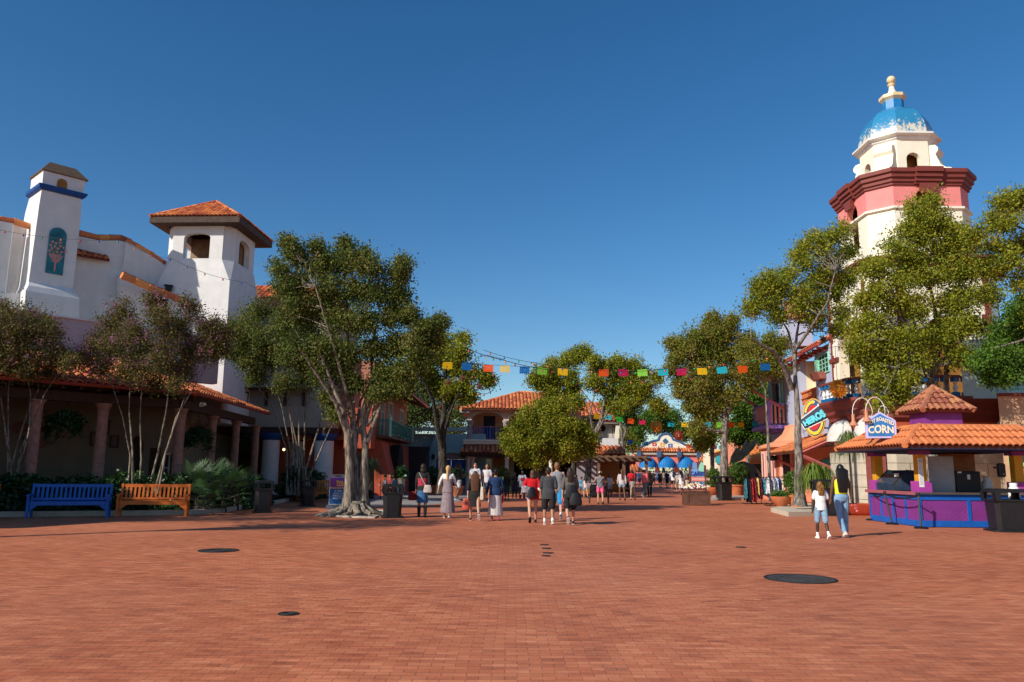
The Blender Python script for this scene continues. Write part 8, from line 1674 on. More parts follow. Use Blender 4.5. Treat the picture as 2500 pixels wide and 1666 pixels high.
m=MB();q=S_(J['RH']);m.box(q+Vector((.05, 0, -.05)), (.12, .02, .06), 0, .01);m.ball(q+Vector((.1, 0, -.13)), (.045, .04, .045), 8, 6);m.ball(q+Vector((.13, 0, -.20)), (.035, .03, .05), 8, 6);carry(a, 'plush_keyring', 'small red and white plush toy dangling from the right hand of the woman in jeans', 'toy', m, M('plush_red_white', (.55, .12, .12), .8, .9, 18))
a, S_, J=person('girl with curly golden brown ponytail, white tee, denim shorts and white sneakers', 2008, 1315, 1178, -3, 'dark', ('curly', 'ombre'), ('tee', (.78, .77, .76)), ('kneeshorts', (.22, .34, .46)), (.80, .79, .78), (2, 10), (6, 6), .20, wide=1.0, detail=3, splay=(8, 14), extra={'sole':1, 'items':[('socks',)]})
for ch in list(a.children):
 if ch.name.startswith('hair'):
  m=MB();s=J['s'];m.ball(S_(Vector((0, -.02, 1.66))), (.095*s, .108*s, .115*s), 16, 10);obj('hair_cap', bake(m, .012, 1), HAIR['black'], a, 2)
# hedge bed, kerb, palms
kbp=[G(*q)for q in((-140, 1266), (0, 1263), (450, 1258), (540, 1253), (606, 1242), (700, 1226), (752, 1214))]
m=MB();
fr_=[Vector((p.x, p.y, 0))for p in kbp];bk_=[p+Vector((-.12, .22, 0))for p in fr_]
m.loft([[f+Vector((0, 0, 0)), f+Vector((0, 0, .16)), b+Vector((0, 0, .16)), b]for f, b in zip(fr_, bk_)]);single('planter_kerb', m, CONC, 'curved concrete kerb edging the hedge bed behind the benches', 'kerb')
m=MB();pts=bk_+[Vector((-13.8, 47, 0)), Vector((-14.6, 34, 0)), Vector((-19.0, 28.3, 0)), Vector((-24, 24, 0))]
m.add([Vector((p.x, p.y, .07))for p in pts], [tuple(range(len(pts)))]);struct('planting_bed', m, SOIL)
def hedge(label, pts, w_, h, n_, size=.075, group=None, hv=.15):
 C=[];Rr=[]
 L_=[(pts[i+1]-pts[i]).length for i in range(len(pts)-1)];tot=sum(L_)
 m=MB()
 for k in range(n_):
  d=random.uniform(0, tot);i=0
  while i<len(L_)-1 and d>L_[i]:d-=L_[i];i+=1
  p=pts[i].lerp(pts[i+1], min(1, d/L_[i]));dr=(pts[i+1]-pts[i]).normalized();nn_=Vector((-dr.y, dr.x, 0))
  hh=h*(1+hv*(noise.noise(p*1.3)+.6*noise.noise(p*3.1)));a=random.uniform(0, math.pi);f=random.uniform(.65, 1.0)
  q=p+nn_*math.cos(a)*w_/2*f+Vector((0, 0, max(.05, math.sin(a)*hh*f)))
  C.append(np.array(q)+RNG.normal(size=(26, 3))*.09);Rr.append(np.clip(RNG.normal(.4, .2)+RNG.normal(0, .15, 26), 0, 1))
  if k%6==0:m.tube([Vector((p.x, p.y, .05)), q], [.012, .005], 3)
 C=np.concatenate(C);Rr=np.concatenate(Rr);t=thing('hedge', label, 'hedge', tuple(pts[0]), group=group)
 obj('stems', m, WOODD, t);obj('foliage', quads_mesh('foliage', C-np.array(pts[0]), size, Rr, up=.3), LEAF['hedge'], t);return t
hl=[G(-120, 1259), G(0, 1256), G(230, 1252)];hl=[Vector((p.x, p.y+.5, 0))for p in hl]
hedge('dark glossy hedge behind the blue bench', hl, 1.5, 1.15, 900)
hl2=[hl[2], Vector((-9.9, 29.2, 0))];hedge('darker hedge between the orange bench and the palmetto clump', [hl[2]+Vector((.1, .2, 0)), hl[2].lerp(hl2[1], .6)], 1.5, 1.3, 550)
h3=[Vector((-10.9, 30.6, 0)), Vector((-11.2, 35, 0))];hedge('low shrubs right of the palmetto in front of the arcade', h3, 1.6, 1.1, 420)
h4=[Vector((-10.6, 38, 0)), Vector((-10.9, 44, 0))];hedge('shrubs below the fat white columns', h4, 1.5, 1.5, 420)
def palmetto(label, x, y, h, nfr, seed, mat=None, droop=.5, L0_=.75, fan=True, name='palmetto', group=None, z0=0.0, trunk_r=.10, cat='palm'):
 rnd=random.Random(seed);t=thing(name, label, cat, (x, y, z0), group=group);m=MB();T_=MB()
 T_.tube([Vector((x, y, z0)), Vector((x+.02, y, z0+h*.5)), Vector((x, y, z0+h))], [trunk_r*1.4, trunk_r, trunk_r*.8], 8)
 for k in range(nfr):
  a=rnd.uniform(0, 6.283);el=rnd.uniform(-.2, 1.35);L_=L0_*rnd.uniform(.75, 1.2)
  d=Vector((math.cos(a)*math.cos(el), math.sin(a)*math.cos(el), math.sin(el)));o=Vector((x, y, z0+h));tip=o+d*L_
  if fan:
   T_.tube([o, tip], [.012, .007], 3)
   sd=d.cross(Vector((0, 0, 1))).normalized();nv=sd.cross(d).normalized()
   for j in range(15):
    b=(j-7)/7*1.35;dd=(d*math.cos(b)+sd*math.sin(b));l=L_*.75*(1-.2*abs(b));e1=tip+dd*l*.6;e2=tip+dd*l+Vector((0, 0, -droop*l*.35));w_=nv.cross(dd).normalized()*.016
    m.add([tip, e1+w_, e2, e1-w_], [(0, 1, 2, 3)])
  else:
   sd=d.cross(Vector((0, 0, 1))).normalized()*.011
   p1=o+d*L_*.5+Vector((0, 0, .10*L_));p2=o+Vector((d.x, d.y, 0))*L_*.85+Vector((0, 0, d.z*L_*.5-droop*L_*.45));p3=o+Vector((d.x, d.y, 0))*L_*.95+Vector((0, 0, d.z*L_*.3-droop*L_*1.2))
   m.add([o-sd, o+sd, p1+sd, p1-sd, p2+sd*.8, p2-sd*.8, p3], [(0, 1, 2, 3), (3, 2, 4, 5), (5, 4, 6)])
 obj('trunk', T_, BARK_D, t, True);obj('fronds', m, mat or M('palmetto_frond', (.06, .12, .04), .45, .35, 3, trans=.15), t);return t
for i, (px, D_, h, L_)in enumerate(((480, 28.2, .55, .8), (520, 29, .6, .8), (545, 28.6, .45, .75), (575, 30, .5, .7), (500, 27.6, .25, .6))):
 q=XY(px, D_);palmetto(('tallest palmetto of the clump right of the orange bench', 'second palmetto of the clump with upright fans', 'middle low palmetto of the clump', 'rightmost palmetto of the clump nearest the trash can', 'small front palmetto at the kerb')[i], q.x, q.y, h, 26, i, L0_=L_, group='palmettos in the hedge bed')
pts=[G(505, 1245), G(512, 1252), G(520, 1257), G(560, 1259), G(600, 1257)]
m=MB();m.tube([Vector((p.x, p.y, .012 if i>1 else .12))for i, p in enumerate(pts)], .012, 5);single('power_cable', m, BLACKM, 'thin black cable running over the kerb onto the paving', 'cable')
def basket(label, px, py, off, F, r=.55):
 q=F.p(px, py, off);t=thing('hanging_basket', label, 'hanging basket', tuple(q), group='hanging fern baskets in the arcade');m=MB();m.lathe(tuple(q), [(.06, -.28), (.2, -.2), (.27, -.02), (.27, 0)], 10);obj('pot', m, WOODD, t, True)
 m=MB()
 for k in range(3):m.tube([q+Vector((math.cos(k*2.1)*.25, math.sin(k*2.1)*.25, 0)), q+Vector((0, 0, .62))], .008, 4)
 m.tube([q+Vector((0, 0, .62)), q+Vector((0, 0, 1.05))], .008, 4);obj('chains', m, BLACKM, t)
 C=[]
 for k in range(130):
  a=random.uniform(0, 6.28);rr_=r*random.uniform(.2, 1);C.append(np.array((math.cos(a)*rr_, math.sin(a)*rr_, .22*(1-rr_/r)-random.uniform(0, .75)*(rr_/r)**2))+RNG.normal(size=(26, 3))*.07)
 C=np.concatenate(C);obj('foliage', quads_mesh('foliage', C, .06, RNG.random(len(C))*.7), LEAF['hedge'], t)
basket('large trailing fern basket between the first two arcade columns', 163, 1022, -1.2, LF, .62);basket('fern basket between the corner column and the next one', 484, 1060, -1.3, LF, .6);basket('third hanging basket on the side arcade', 606, 1075, -1.3, G2, .5)
PL=[(104, 1012, .17), (88, 1045, .22), (50, 1044, .22), (112, 1045, .2), (63, 1072, .14), (99, 1083, .18), (124, 1073, .2)]
for i, (px, py, r_)in enumerate(PL):
 q=LF.p(px, py, -3.96);t=thing('wall_plate', ('small dark plate highest on the arcade wall', 'wide red plate just behind the first column', 'wide red oval plate left of the first column', 'red plate right of the first column', 'small plate at lower left of the first column', 'green rimmed plate lowest on the arcade wall', 'red patterned plate right of the green rimmed plate')[i], 'plate', tuple(q), group='plates on the arcade wall')
 obj('plate_rim', MB().prism([ell(r_*(1.3 if i in(1, 2)else 1), r_)], q, LF.u, Vector((0, 0, 1)), LF.n, 0, .03), M(('plate_green', 'plate_red')[i%2 if i not in(2,)else 1], ((.03, .05, .04), (.16, .03, .02))[i%2], .4, .4, 12), t)
 obj('plate_centre', MB().prism([ell(r_*.55, r_*.55)], q, LF.u, Vector((0, 0, 1)), LF.n, .03, .04), M('plate_ochre', (.14, .07, .03), .4, .6, 14), t)
for i, (px, py, w_, h)in enumerate(((228, 1072, .12, .30), (263, 1043, .08, .30), (279, 1078, .18, .26))):
 q=LF.p(px, py, -3.96);t=thing('framed_picture', ('narrow dark framed picture left of the second column', 'narrow framed picture right of the second column', 'square framed picture beside the arched doorway')[i], 'picture', tuple(q), group='pictures on the arcade wall');obj('frame', MB().prism([rect(-w_, -h, w_, h), rect(-w_+.05, -h+.05, w_-.05, h-.05)], q, LF.u, Vector((0, 0, 1)), LF.n, 0, .04), WOODD, t);obj('picture', MB().prism([rect(-w_+.05, -h+.05, w_-.05, h-.05)], q, LF.u, Vector((0, 0, 1)), LF.n, 0, .02), M('picture_dim', (.10, .05, .04), .5, .5, 8), t)
q=LF.p(137, 963, -.7);t=thing('floodlight', 'square white faced floodlight under the arcade beam between two columns', 'floodlight', tuple(q));m=MB();m.box(tuple(q), (.36, .14, .26), R(46), .02);obj('housing', m, BLACK, t);m=MB();m.prism([rect(-.14, -.09, .14, .09)], q, LF.u, Vector((0, 0, 1)), LF.n, .072, .08);obj('lens', m, PAPER, t)
q=LF.p(493, 988, -.5);m=MB();m.tube([q, q+LF.n*.25], .06, 8);m.box(tuple(q-LF.n*.05), (.12, .12, .16));single('security_camera', m, WHITEP, 'white security camera under the arcade eave at the corner', 'camera')
for px, py, D_, lab in((693, 1098, 44, 'brightest warm wall lamp in the dark passage left of the fat white columns'), (757, 1113, 49, 'tiny warm lamp between the two white columns'), (811, 1119, 49, 'tiny warm lamp right of the front white column')):
 q=P(px, py, D_);t=thing('wall_lamp', lab, 'lamp', tuple(q), group='lit lamps in the shaded passage');r_=.07 if D_==44 else .035;obj('lit_bulb', MB().ball(tuple(q), r_, 8, 6), LAMPE, t);obj('holder', MB().lathe((q.x, q.y, q.z+r_), [(.05, 0), (.08, .02), (.02, .12)], 8), BLACKM, t)
# bunting
FC={'g':M('paper_green', (.30, .70, .08), .7, .05, 3, trans=.35), 'y':M('paper_yellow', (.85, .55, .01), .7, .05, 3, trans=.35), 'b':M('paper_blue', (.01, .20, .60), .7, .05, 3, trans=.35), 'o':M('paper_orange', (.85, .12, .01), .7, .05, 3, trans=.35), 'p':M('paper_pink', (.70, .02, .12), .7, .05, 3, trans=.35), 't':M('paper_turquoise', (.01, .45, .55), .7, .05, 3, trans=.35), 'c':M('paper_cream', (.80, .62, .20), .7, .05, 3, trans=.35), 'G':M('paper_deep_green', (.03, .50, .05), .7, .05, 3, trans=.35)}
def flag_loops(w_, h, seed):
 rnd=random.Random(seed);n_=5;out=[(-w_/2, 0)]
 for k in range(n_):
  x0= -w_/2+w_*k/n_;
  for a in np.linspace(math.pi, 2*math.pi, 5):out.append((x0+w_/n_*(.5+.5*math.cos(a)), -h*.85+math.sin(a)*h*.15))
 out.append((w_/2, 0));loops=[out[::1]]
 kind=seed%3
 def dia(x, y, r):return[(x, y-r), (x+r*.7, y), (x, y+r), (x-r*.7, y)]
 loops.append(dia(0, -h*.42, h*.07))
 for k in range(7):
  a=2*math.pi*k/7+seed;loops.append(dia(math.cos(a)*w_*.17, -h*.43+math.sin(a)*h*.25, h*.045))
 for sx in(-1, 1):
  for yy in(.2, .42, .65):loops.append(dia(sx*w_*.36, -h*yy, h*.055))
 return loops
def bunting(label, pts, cols, w_, h, group='papel picado bunting across the street'):
 """pts: world points on the cord where each flag hangs"""
 t=thing('bunting', label, 'bunting', tuple(pts[0]), group=group);a, b=pts[0], pts[-1]
 cord=[pts[0]+(pts[0]-pts[1])]+list(pts)+[pts[-1]+(pts[-1]-pts[-2])];obj('cord', MB().tube(cord, .008, 4), BLACKM, t)
 for i, (p, c_)in enumerate(zip(pts, cols)):
  if c_==' ':continue
  d=(pts[min(i+1, len(pts)-1)]-pts[max(i-1, 0)]).normalized();sw=R(random.uniform(-22, 22));n_=Vector((0, -1, 0));n_=(n_-d*n_.dot(d)).normalized();v=d.cross(n_)
  if v.z<0:v= -v
  v2=(v*math.cos(sw)+n_*math.sin(sw)).normalized();tw=R(random.uniform(-10, 10));u2=(d*math.cos(tw)+n_*math.sin(tw)).normalized();nn_=u2.cross(v2)
  obj('flag', MB().prism(flag_loops(w_, h, i+len(cols)), p, u2, v2, nn_, -.003, .003), FC[c_], t)
r1=[(1050, 880, 'g'), (1093, 884, 'y'), (1140, 887, 'b'), (1193, 891, 'o'), (1233, 893, 'c'), (1281, 896, 'b'), (1324, 898, 'g'), (1374, 900, 'y'), (1424, 901, ' '), (1474, 902, 'o'), (1522, 902, 'p'), (1568, 902, 'g'), (1618, 901, 't'), (1664, 900, 'p'), (1713, 899, 'y'), (1761, 896, 't'), (1812, 893, 'o'), (1868, 888, 'b')]
bunting('nearest papel picado string high above the crowd', [P(x, y, 36)for x, y, c_ in r1], [c_ for*_, c_ in r1], .46, .34)
r2=[(1458, 1011, 'y'), (1486, 1013, 't'), (1514, 1018, 'G'), (1541, 1022, 'o'), (1568, 1025, 'p'), (1602, 1027, ' '), (1638, 1030, 't'), (1671, 1031, 'y'), (1700, 1031, 'o'), (1727, 1031, 't'), (1757, 1031, 'g'), (1785, 1031, 'o'), (1809, 1031, 'y'), (1843, 1029, 't')]
bunting('second papel picado string in front of the pink gate trees', [P(x, y, 52)for x, y, c_ in r2], [c_ for*_, c_ in r2], .43, .36)
r3=[(1539, 1075, 'b'), (1558, 1077, 'g'), (1577, 1079, 't'), (1600, 1080, ' '), (1640, 1082, ' '), (1682, 1085, 'o'), (1726, 1085, 'g'), (1745, 1088, 'p'), (1760, 1089, 't'), (1787, 1089, 'y'), (1804, 1089, 'p'), (1824, 1089, 'b')]
bunting('farthest papel picado string low in front of the pink gate gable', [P(x, y, 78)for x, y, c_ in r3], [c_ for*_, c_ in r3], .5, .4)
def pl(l, D):return[P(x, y, D)for x, y in l]
light_string(pl([(1130, 848), (1230, 880)], 34)+pl([(1350, 905), (1400, 928), (1470, 1010)], 36), .05, 4, 'heavy string of coloured bulbs sagging from upper left to the pale oak', bulb=.042, r=.014, nb=14)
light_string(pl([(1180, 855), (1320, 888), (1470, 905), (1640, 900), (1800, 880), (2100, 835)], 33), .08, 4, 'long thin string of coloured bulbs above the nearest bunting', bulb=.04, r=.010, nb=26)
light_string(pl([(1440, 955), (1470, 935), (1560, 925)], 38)+pl([(1620, 943), (1700, 915)], 38), .1, 4, 'short string of coloured bulbs through the pale oak crown', bulb=.042, r=.012, nb=9)
light_string(pl([(-10, 560), (300, 587), (420, 632), (600, 690), (700, 720)], 30), .15, 6, 'thin string of coloured bulbs in front of the lookout tower', bulb=.035, r=.008, nb=16)
cc=P(1180, 932, 44)
light_string([cc+Vector((math.cos(a)*.72, 0, math.sin(a)*.72))for a in np.linspace(2.4, 7.2, 12)], 0, 1, 'round hoop of coloured bulbs hanging in the star lantern oak', bulb=.045, r=.016, nb=9)
light_string(pl([(1153, 910), (1152, 885), (1165, 872), (1190, 868), (1230, 878)], 42), 0, 1, 'curled end of a bulb string at the top of the star lantern oak', bulb=.04, r=.014, nb=6)
def star(label, px, py, D, r=.27):
 q=P(px, py, D);t=thing('star_lantern', label, 'lantern', tuple(q), group='star lanterns hanging in the oaks');m=MB();out=[]
 for k in range(14):a=math.pi*k/7;rr_=r if k%2==0 else r*.42;out.append(q+Vector((math.sin(a)*rr_, 0, math.cos(a)*rr_)))
 f_=q+Vector((0, -.09, 0));b_=q+Vector((0, .09, 0));n0=len(m.v);m.v+=out+[f_, b_]
 for k in range(14):m.f+=[(k, (k+1)%14, 14), ((k+1)%14, k, 15)]
 obj('star_body', m, M('star_copper', (.20, .09, .05), .45, .3, 6, metal=.5), t);obj('cord', MB().tube([q+Vector((0, 0, r)), q+Vector((0, 0, r+.7))], .006, 4), BLACKM, t)
star('star lantern high between the two limbs of the dark oak', 1129, 924, 44);star('star lantern inside the hoop of bulbs', 1170, 944, 44);star('star lantern against the trunk of the dark oak', 1095, 934, 44);star('star lantern at the right foot of the dark oak crown', 1118, 995, 44, .24);star('star lantern low left in the dark oak', 1075, 995, 44, .22);star('star lantern below the dark eaves at left', 1005, 945, 40, .22);star('star lantern under the clay roof of the lavender shop', 2010, 829, 33, .24)
def sun_face(label, px, py, D, r, dim=False):
 q=P(px, py, D);t=thing('sun_ornament', label, 'ornament', tuple(q), group='large paper sun ornaments')
 O_=M('sun_orange', (.85, .27, .02), .6, .35, 6);Y_=M('sun_yellow', (.92, .58, .03), .6, .2, 6);B_=M('sun_teal', (.03, .25, .32), .6, .1, 3);Dd=M('sun_dark_red', (.22, .025, .015), .7, .3, 6)
 for i, (n_, r0, r1_, d, mt)in enumerate(((16, .62, 1.0, 0, Y_), (16, .58, .88, .05, O_))):
  m=MB()
  for k in range(n_):
   a=2*math.pi*(k+.5*i)/n_;da=math.pi/n_*1.0
   m.prism([[(math.cos(a-da)*r*r0, math.sin(a-da)*r*r0), (math.cos(a)*r*r1_, math.sin(a)*r*r1_), (math.cos(a+da)*r*r0, math.sin(a+da)*r*r0)]], q, Vector((1, 0, 0)), Vector((0, 0, 1)), Vector((0, -1, 0)), d+k*.001, d+.04+k*.001)
  obj('sun_rays', m, Dd if dim else mt, t)
 m=MB();m.ball(q+Vector((0, -.05, 0)), (r*.6, .14, r*.6), 20, 10);fc=obj('sun_face', m, Dd if dim else O_, t, True)
 m=MB()
 for sx in(-1, 1):m.ball(q+Vector((sx*r*.22, -.17, r*.15)), (r*.1, .04, r*.06), 8, 5)
 obj('sun_eyes', m, B_, fc);m=MB();m.ball(q+Vector((0, -.18, -r*.2)), (r*.16, .04, r*.05), 8, 5);m.ball(q+Vector((0, -.18, 0)), (r*.05, .05, r*.13), 8, 5);obj('sun_nose_mouth', m, Y_, fc)
 obj('hanger', MB().tube([q+Vector((0, 0, r*.9)), q+Vector((0, 0, r*.9+1.5))], .01, 4), BLACKM, t);return t
sun_face('bright orange sun with yellow petals hanging before the gate trees', 1602, 1042, 70, .62);sun_face('dark red sun ornament right of the bright orange sun', 1656, 1063, 74, .55, True)
q=P(2046, 951, 34.4)
t=sun_face('orange and yellow painted sun face fixed on the white balustrade', 2045, 950, 34.0, .46)
tb=MB();
# kerb planters, pots, racks
kp=[G(1882, 1250), G(1925, 1262), G(2012, 1260), G(2030, 1243), G(1960, 1236)];kp=[(p.x, p.y)for p in kp]
m=MB();m.prism([kp], (0, 0, 0), Vector((1, 0, 0)), Vector((0, 1, 0)), Vector((0, 0, 1)), 0, .17);single('raised_kerb', m, M('cream_kerb', (.58, .50, .38), .85, .08, 3, .2, stain=.15), 'raised cream concrete kerb slab under the terracotta pots', 'kerb')
def pot(label, x, y, z, r, h, kind='pot', plant='bush', ph=.6, leafk='bush', pw=1.0, n_=120, group='terracotta planters'):
 t=thing('terracotta_planter', label, 'planter', (x, y, z), group=group)
 prof=[(r*.72, 0), (r*.95, h*.85), (r*1.05, h*.86), (r*1.06, h), (r*.95, h), (r*.93, h*.9), (.01, h*.9)]if kind=='pot' else[(r*.45, 0), (r*.5, .03), (r*.85, h*.45), (r*1.0, h*.85), (r*1.03, h), (r*.95, h), (r*.9, h*.88), (.01, h*.88)]
 obj('pot', MB().lathe((x, y, z), prof, 24), TERRA, t, 50)
 if plant=='bush':
  C=[];m=MB()
  for k in range(n_):
   d=Vector(RNG.normal(size=3)).normalized();f=random.uniform(.4, 1);p=Vector((x+d.x*r*pw*f, y+d.y*r*pw*f, z+h+ph*.5+d.z*ph*.5*f));C.append(np.array(p)+RNG.normal(size=(20, 3))*.055)
   if k%4==0:m.tube([Vector((x, y, z+h*.85)), p], [.012, .005], 3)
  C=np.concatenate(C);obj('stems', m, WOODD, t);obj('foliage', quads_mesh('foliage', C-np.array((x, y, z)), .05, RNG.random(len(C))), LEAF[leafk], t)
 return t
q=G(1908, 1246);pot('wide shallow terracotta bowl of low greenery on the cream kerb', q.x, q.y, .17, .44, .42, 'bowl', ph=.18, pw=.85, n_=70)
q=G(1948, 1247);pot('terracotta pot with tall leafy shrub beside the oak trunk', q.x, q.y+.1, .17, .38, .48, 'pot', ph=1.1, pw=1.35, n_=190)
q=G(1722, 1213);pot('terracotta bowl with bright green clump left of the mid trash can', q.x+.9, q.y+1.5, .1, .62, .5, 'bowl', ph=1.3, pw=1.2, n_=230)
q=G(1798, 1213);pot('terracotta pot with rounded shrub right of the mid trash can', q.x, q.y, .1, .55, .7, 'pot', ph=1.5, pw=1.7, n_=330)
q=G(1838, 1209);pot('small terracotta pot behind the clothes rack', q.x-.7, q.y+1, 0, .4, .5, 'pot', ph=.8, pw=1.2, n_=90)
q=G(720, 1222);pot('brown terracotta pot on the kerb beside the left trash cans', q.x, q.y, 0, .42, .45, 'pot', ph=.5, pw=1.0, n_=90, leafk='hedge')
q=G(2100, 1243);
m=MB();m.lathe((XY(2112, 31).x, 31, 0), [(.6, 0), (.75, .1), (1.0, .38), (1.02, .44), (.9, .44), (.85, .38), (.01, .38)], 26, sx=1.3, sy=.6);single('red_trough', m, M('trough_red', (.45, .07, .03), .7, .12, 4), 'wide low red clay trough at the foot of the stone pier', 'planter', smooth=50)
q=G(1818, 1222);m=MB();kq=[G(1735, 1222), G(1815, 1222), G(1840, 1215), G(1740, 1214)];m.prism([[(p.x, p.y)for p in kq]], (0, 0, 0), Vector((1, 0, 0)), Vector((0, 1, 0)), Vector((0, 0, 1)), 0, .12);single('low_kerb', m, CONC, 'low concrete kerb slab under the mid trash can and pots', 'kerb')
pp=M('ponytail_frond', (.16, .24, .03), .5, .3, 3, trans=.2)
q=XY(1990, 31.5);palmetto('left ponytail palm with weeping yellow green fronds', q.x, q.y, 1.55, 170, 21, pp, 1.0, .75, False, 'ponytail_palm', 'ponytail palms beside the shop door', cat='palm', trunk_r=.12)
q=XY(2018, 31.8);palmetto('right ponytail palm nearer the stone pier', q.x, q.y, 1.45, 150, 22, pp, 1.0, .72, False, 'ponytail_palm', 'ponytail palms beside the shop door', cat='palm', trunk_r=.12)
pd_=M('yucca_frond', (.11, .15, .04), .55, .35, 3, trans=.15)
q=XY(2082, 31.6);palmetto('tall thin yucca with drooping straw edged leaves before the stone pier', q.x, q.y, 2.75, 190, 23, pd_, .8, .85, False, 'yucca', cat='yucca', trunk_r=.05)
q=XY(1275, 50);palmetto('clump of tall bright ornamental grass in front of the loggia house', q.x-1.6+.5, q.y, .5, 170, 24, M('grass_blade', (.16, .26, .05), .5, .3, 3, trans=.2), .3, 1.1, False, 'ornamental_grass', cat='grass clump', trunk_r=.1)
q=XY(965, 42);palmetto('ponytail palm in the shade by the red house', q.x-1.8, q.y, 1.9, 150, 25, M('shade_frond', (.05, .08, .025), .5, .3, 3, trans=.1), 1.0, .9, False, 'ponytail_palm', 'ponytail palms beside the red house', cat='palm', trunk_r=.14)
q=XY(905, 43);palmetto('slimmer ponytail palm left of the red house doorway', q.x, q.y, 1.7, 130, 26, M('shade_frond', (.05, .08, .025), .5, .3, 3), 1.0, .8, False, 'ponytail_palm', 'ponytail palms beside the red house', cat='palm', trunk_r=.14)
for i, (px, D_, r_)in enumerate(((1058, 52, .5), (1112, 50, .55), (1225, 55, .5))):
 q=XY(px, D_);pot(('terracotta pot with dark shrub left of the blue doors', 'large pot with rose bush before the blue doors', 'pot with flowering shrub at the loggia house corner')[i], q.x, q.y, 0, r_, .6, 'pot', ph=1.2, pw=1.3, n_=150, leafk='hedge' if i<2 else 'bush')
pt=thing('stone_urn', 'pale tapered stone urn planter beside the dark passage', 'urn', tuple(XY(977, 43)));q=XY(977, 43);obj('urn_body', MB().lathe((q.x, q.y, 0), [(.16, 0), (.22, .5), (.26, 1.1), (.28, 1.12), (.2, 1.12), (.01, 1.0)], 12), M('urn_stone', (.42, .35, .28), .8, .1, 3), pt, 50);obj('urn_plant', quads_mesh('p', RNG.normal(size=(500, 3))*.14+np.array((0, 0, 1.35)), .12, RNG.random(500)), LEAF['hedge'], pt)
q=XY(948, 44);t=thing('cafe_table', 'grey cafe table in the shade by the ponytail palms', 'table', (q.x, q.y, 0));obj('table_top', MB().lathe((q.x, q.y, 0), [(.6, .72), (.6, .75)], 18), GREYP, t);obj('table_leg', MB().tube([Vector((q.x, q.y, 0)), Vector((q.x, q.y, .72))], .05, 8), BLACKM, t)
def seated(label, px, D_, col, yaw):
 q=XY(px, D_);t=thing('person', label, 'person', (q.x, q.y, 0), R(yaw), 'people seated in the shade', local=True);m=MB()
 m.zl([(0, 0, .45, .16, .13), (0, 0, .6, .16, .11), (0, .02, .85, .17, .11), (0, .02, .98, .14, .08), (0, .02, 1.04, .05, .05), (0, .03, 1.10, .05, .05)]);m.ball((0, .04, 1.2), (.075, .095, .115), 12, 8)
 for sx in(-1, 1):
  m.tube([Vector((sx*.09, 0, .5)), Vector((sx*.1, .42, .5)), Vector((sx*.1, .45, .06)), Vector((sx*.1, .58, .04))], [.08, .06, .045, .04], 8, round_=True);m.tube([Vector((sx*.18, .02, .96)), Vector((sx*.2, .1, .7)), Vector((sx*.12, .34, .76))], [.05, .04, .03], 8, round_=True)
 obj('body', bake(m, .02, 1), SK['tan'], t, 2);m=MB();m.zl([(0, 0, .44, .19, .15), (0, 0, .6, .185, .13), (0, .02, .85, .19, .13), (0, .02, .98, .16, .10), (0, .02, 1.03, .07, .07)])
 for sx in(-1, 1):m.tube([Vector((sx*.17, .02, .97)), Vector((sx*.2, .08, .78))], [.065, .06], 8, round_=True)
 obj('shirt', bake(m, .02, 1), cl('seat%02d%02d'%(int(col[0]*99), int(col[2]*99)), col), t, 2);m=MB();m.ball((0, .02, 1.23), (.085, .10, .11), 12, 8);obj('hair', m, HAIR['dark'], t, True)
 m=MB();m.box((0, -.02, .42), (.42, .42, .05));m.box((0, -.22, .7), (.42, .04, .5));
 for a_ in(-.18, .18):
  for b_ in(-.2, .16):m.box((a_, b_, .21), (.04, .04, .42))
 mw_=Matrix.Translation(t.location)@Matrix.Rotation(t.rotation_euler.z, 4, 'Z')
 for i in range(len(m.v)):m.v[i]=mw_@m.v[i]
 single('cafe_chair', m, WOODD, 'dark cafe chair under the '+label.replace('seated person', 'person seated'), 'chair', 'chairs at the cafe table')
seated('seated person in white shirt at the cafe table', 938, 44, (.5, .5, .52), -80);seated('seated person in red shirt at the cafe table', 952, 45.2, (.30, .04, .03), 180);seated('seated person in pale blue top at the cafe table', 962, 44.2, (.35, .40, .5), 80)
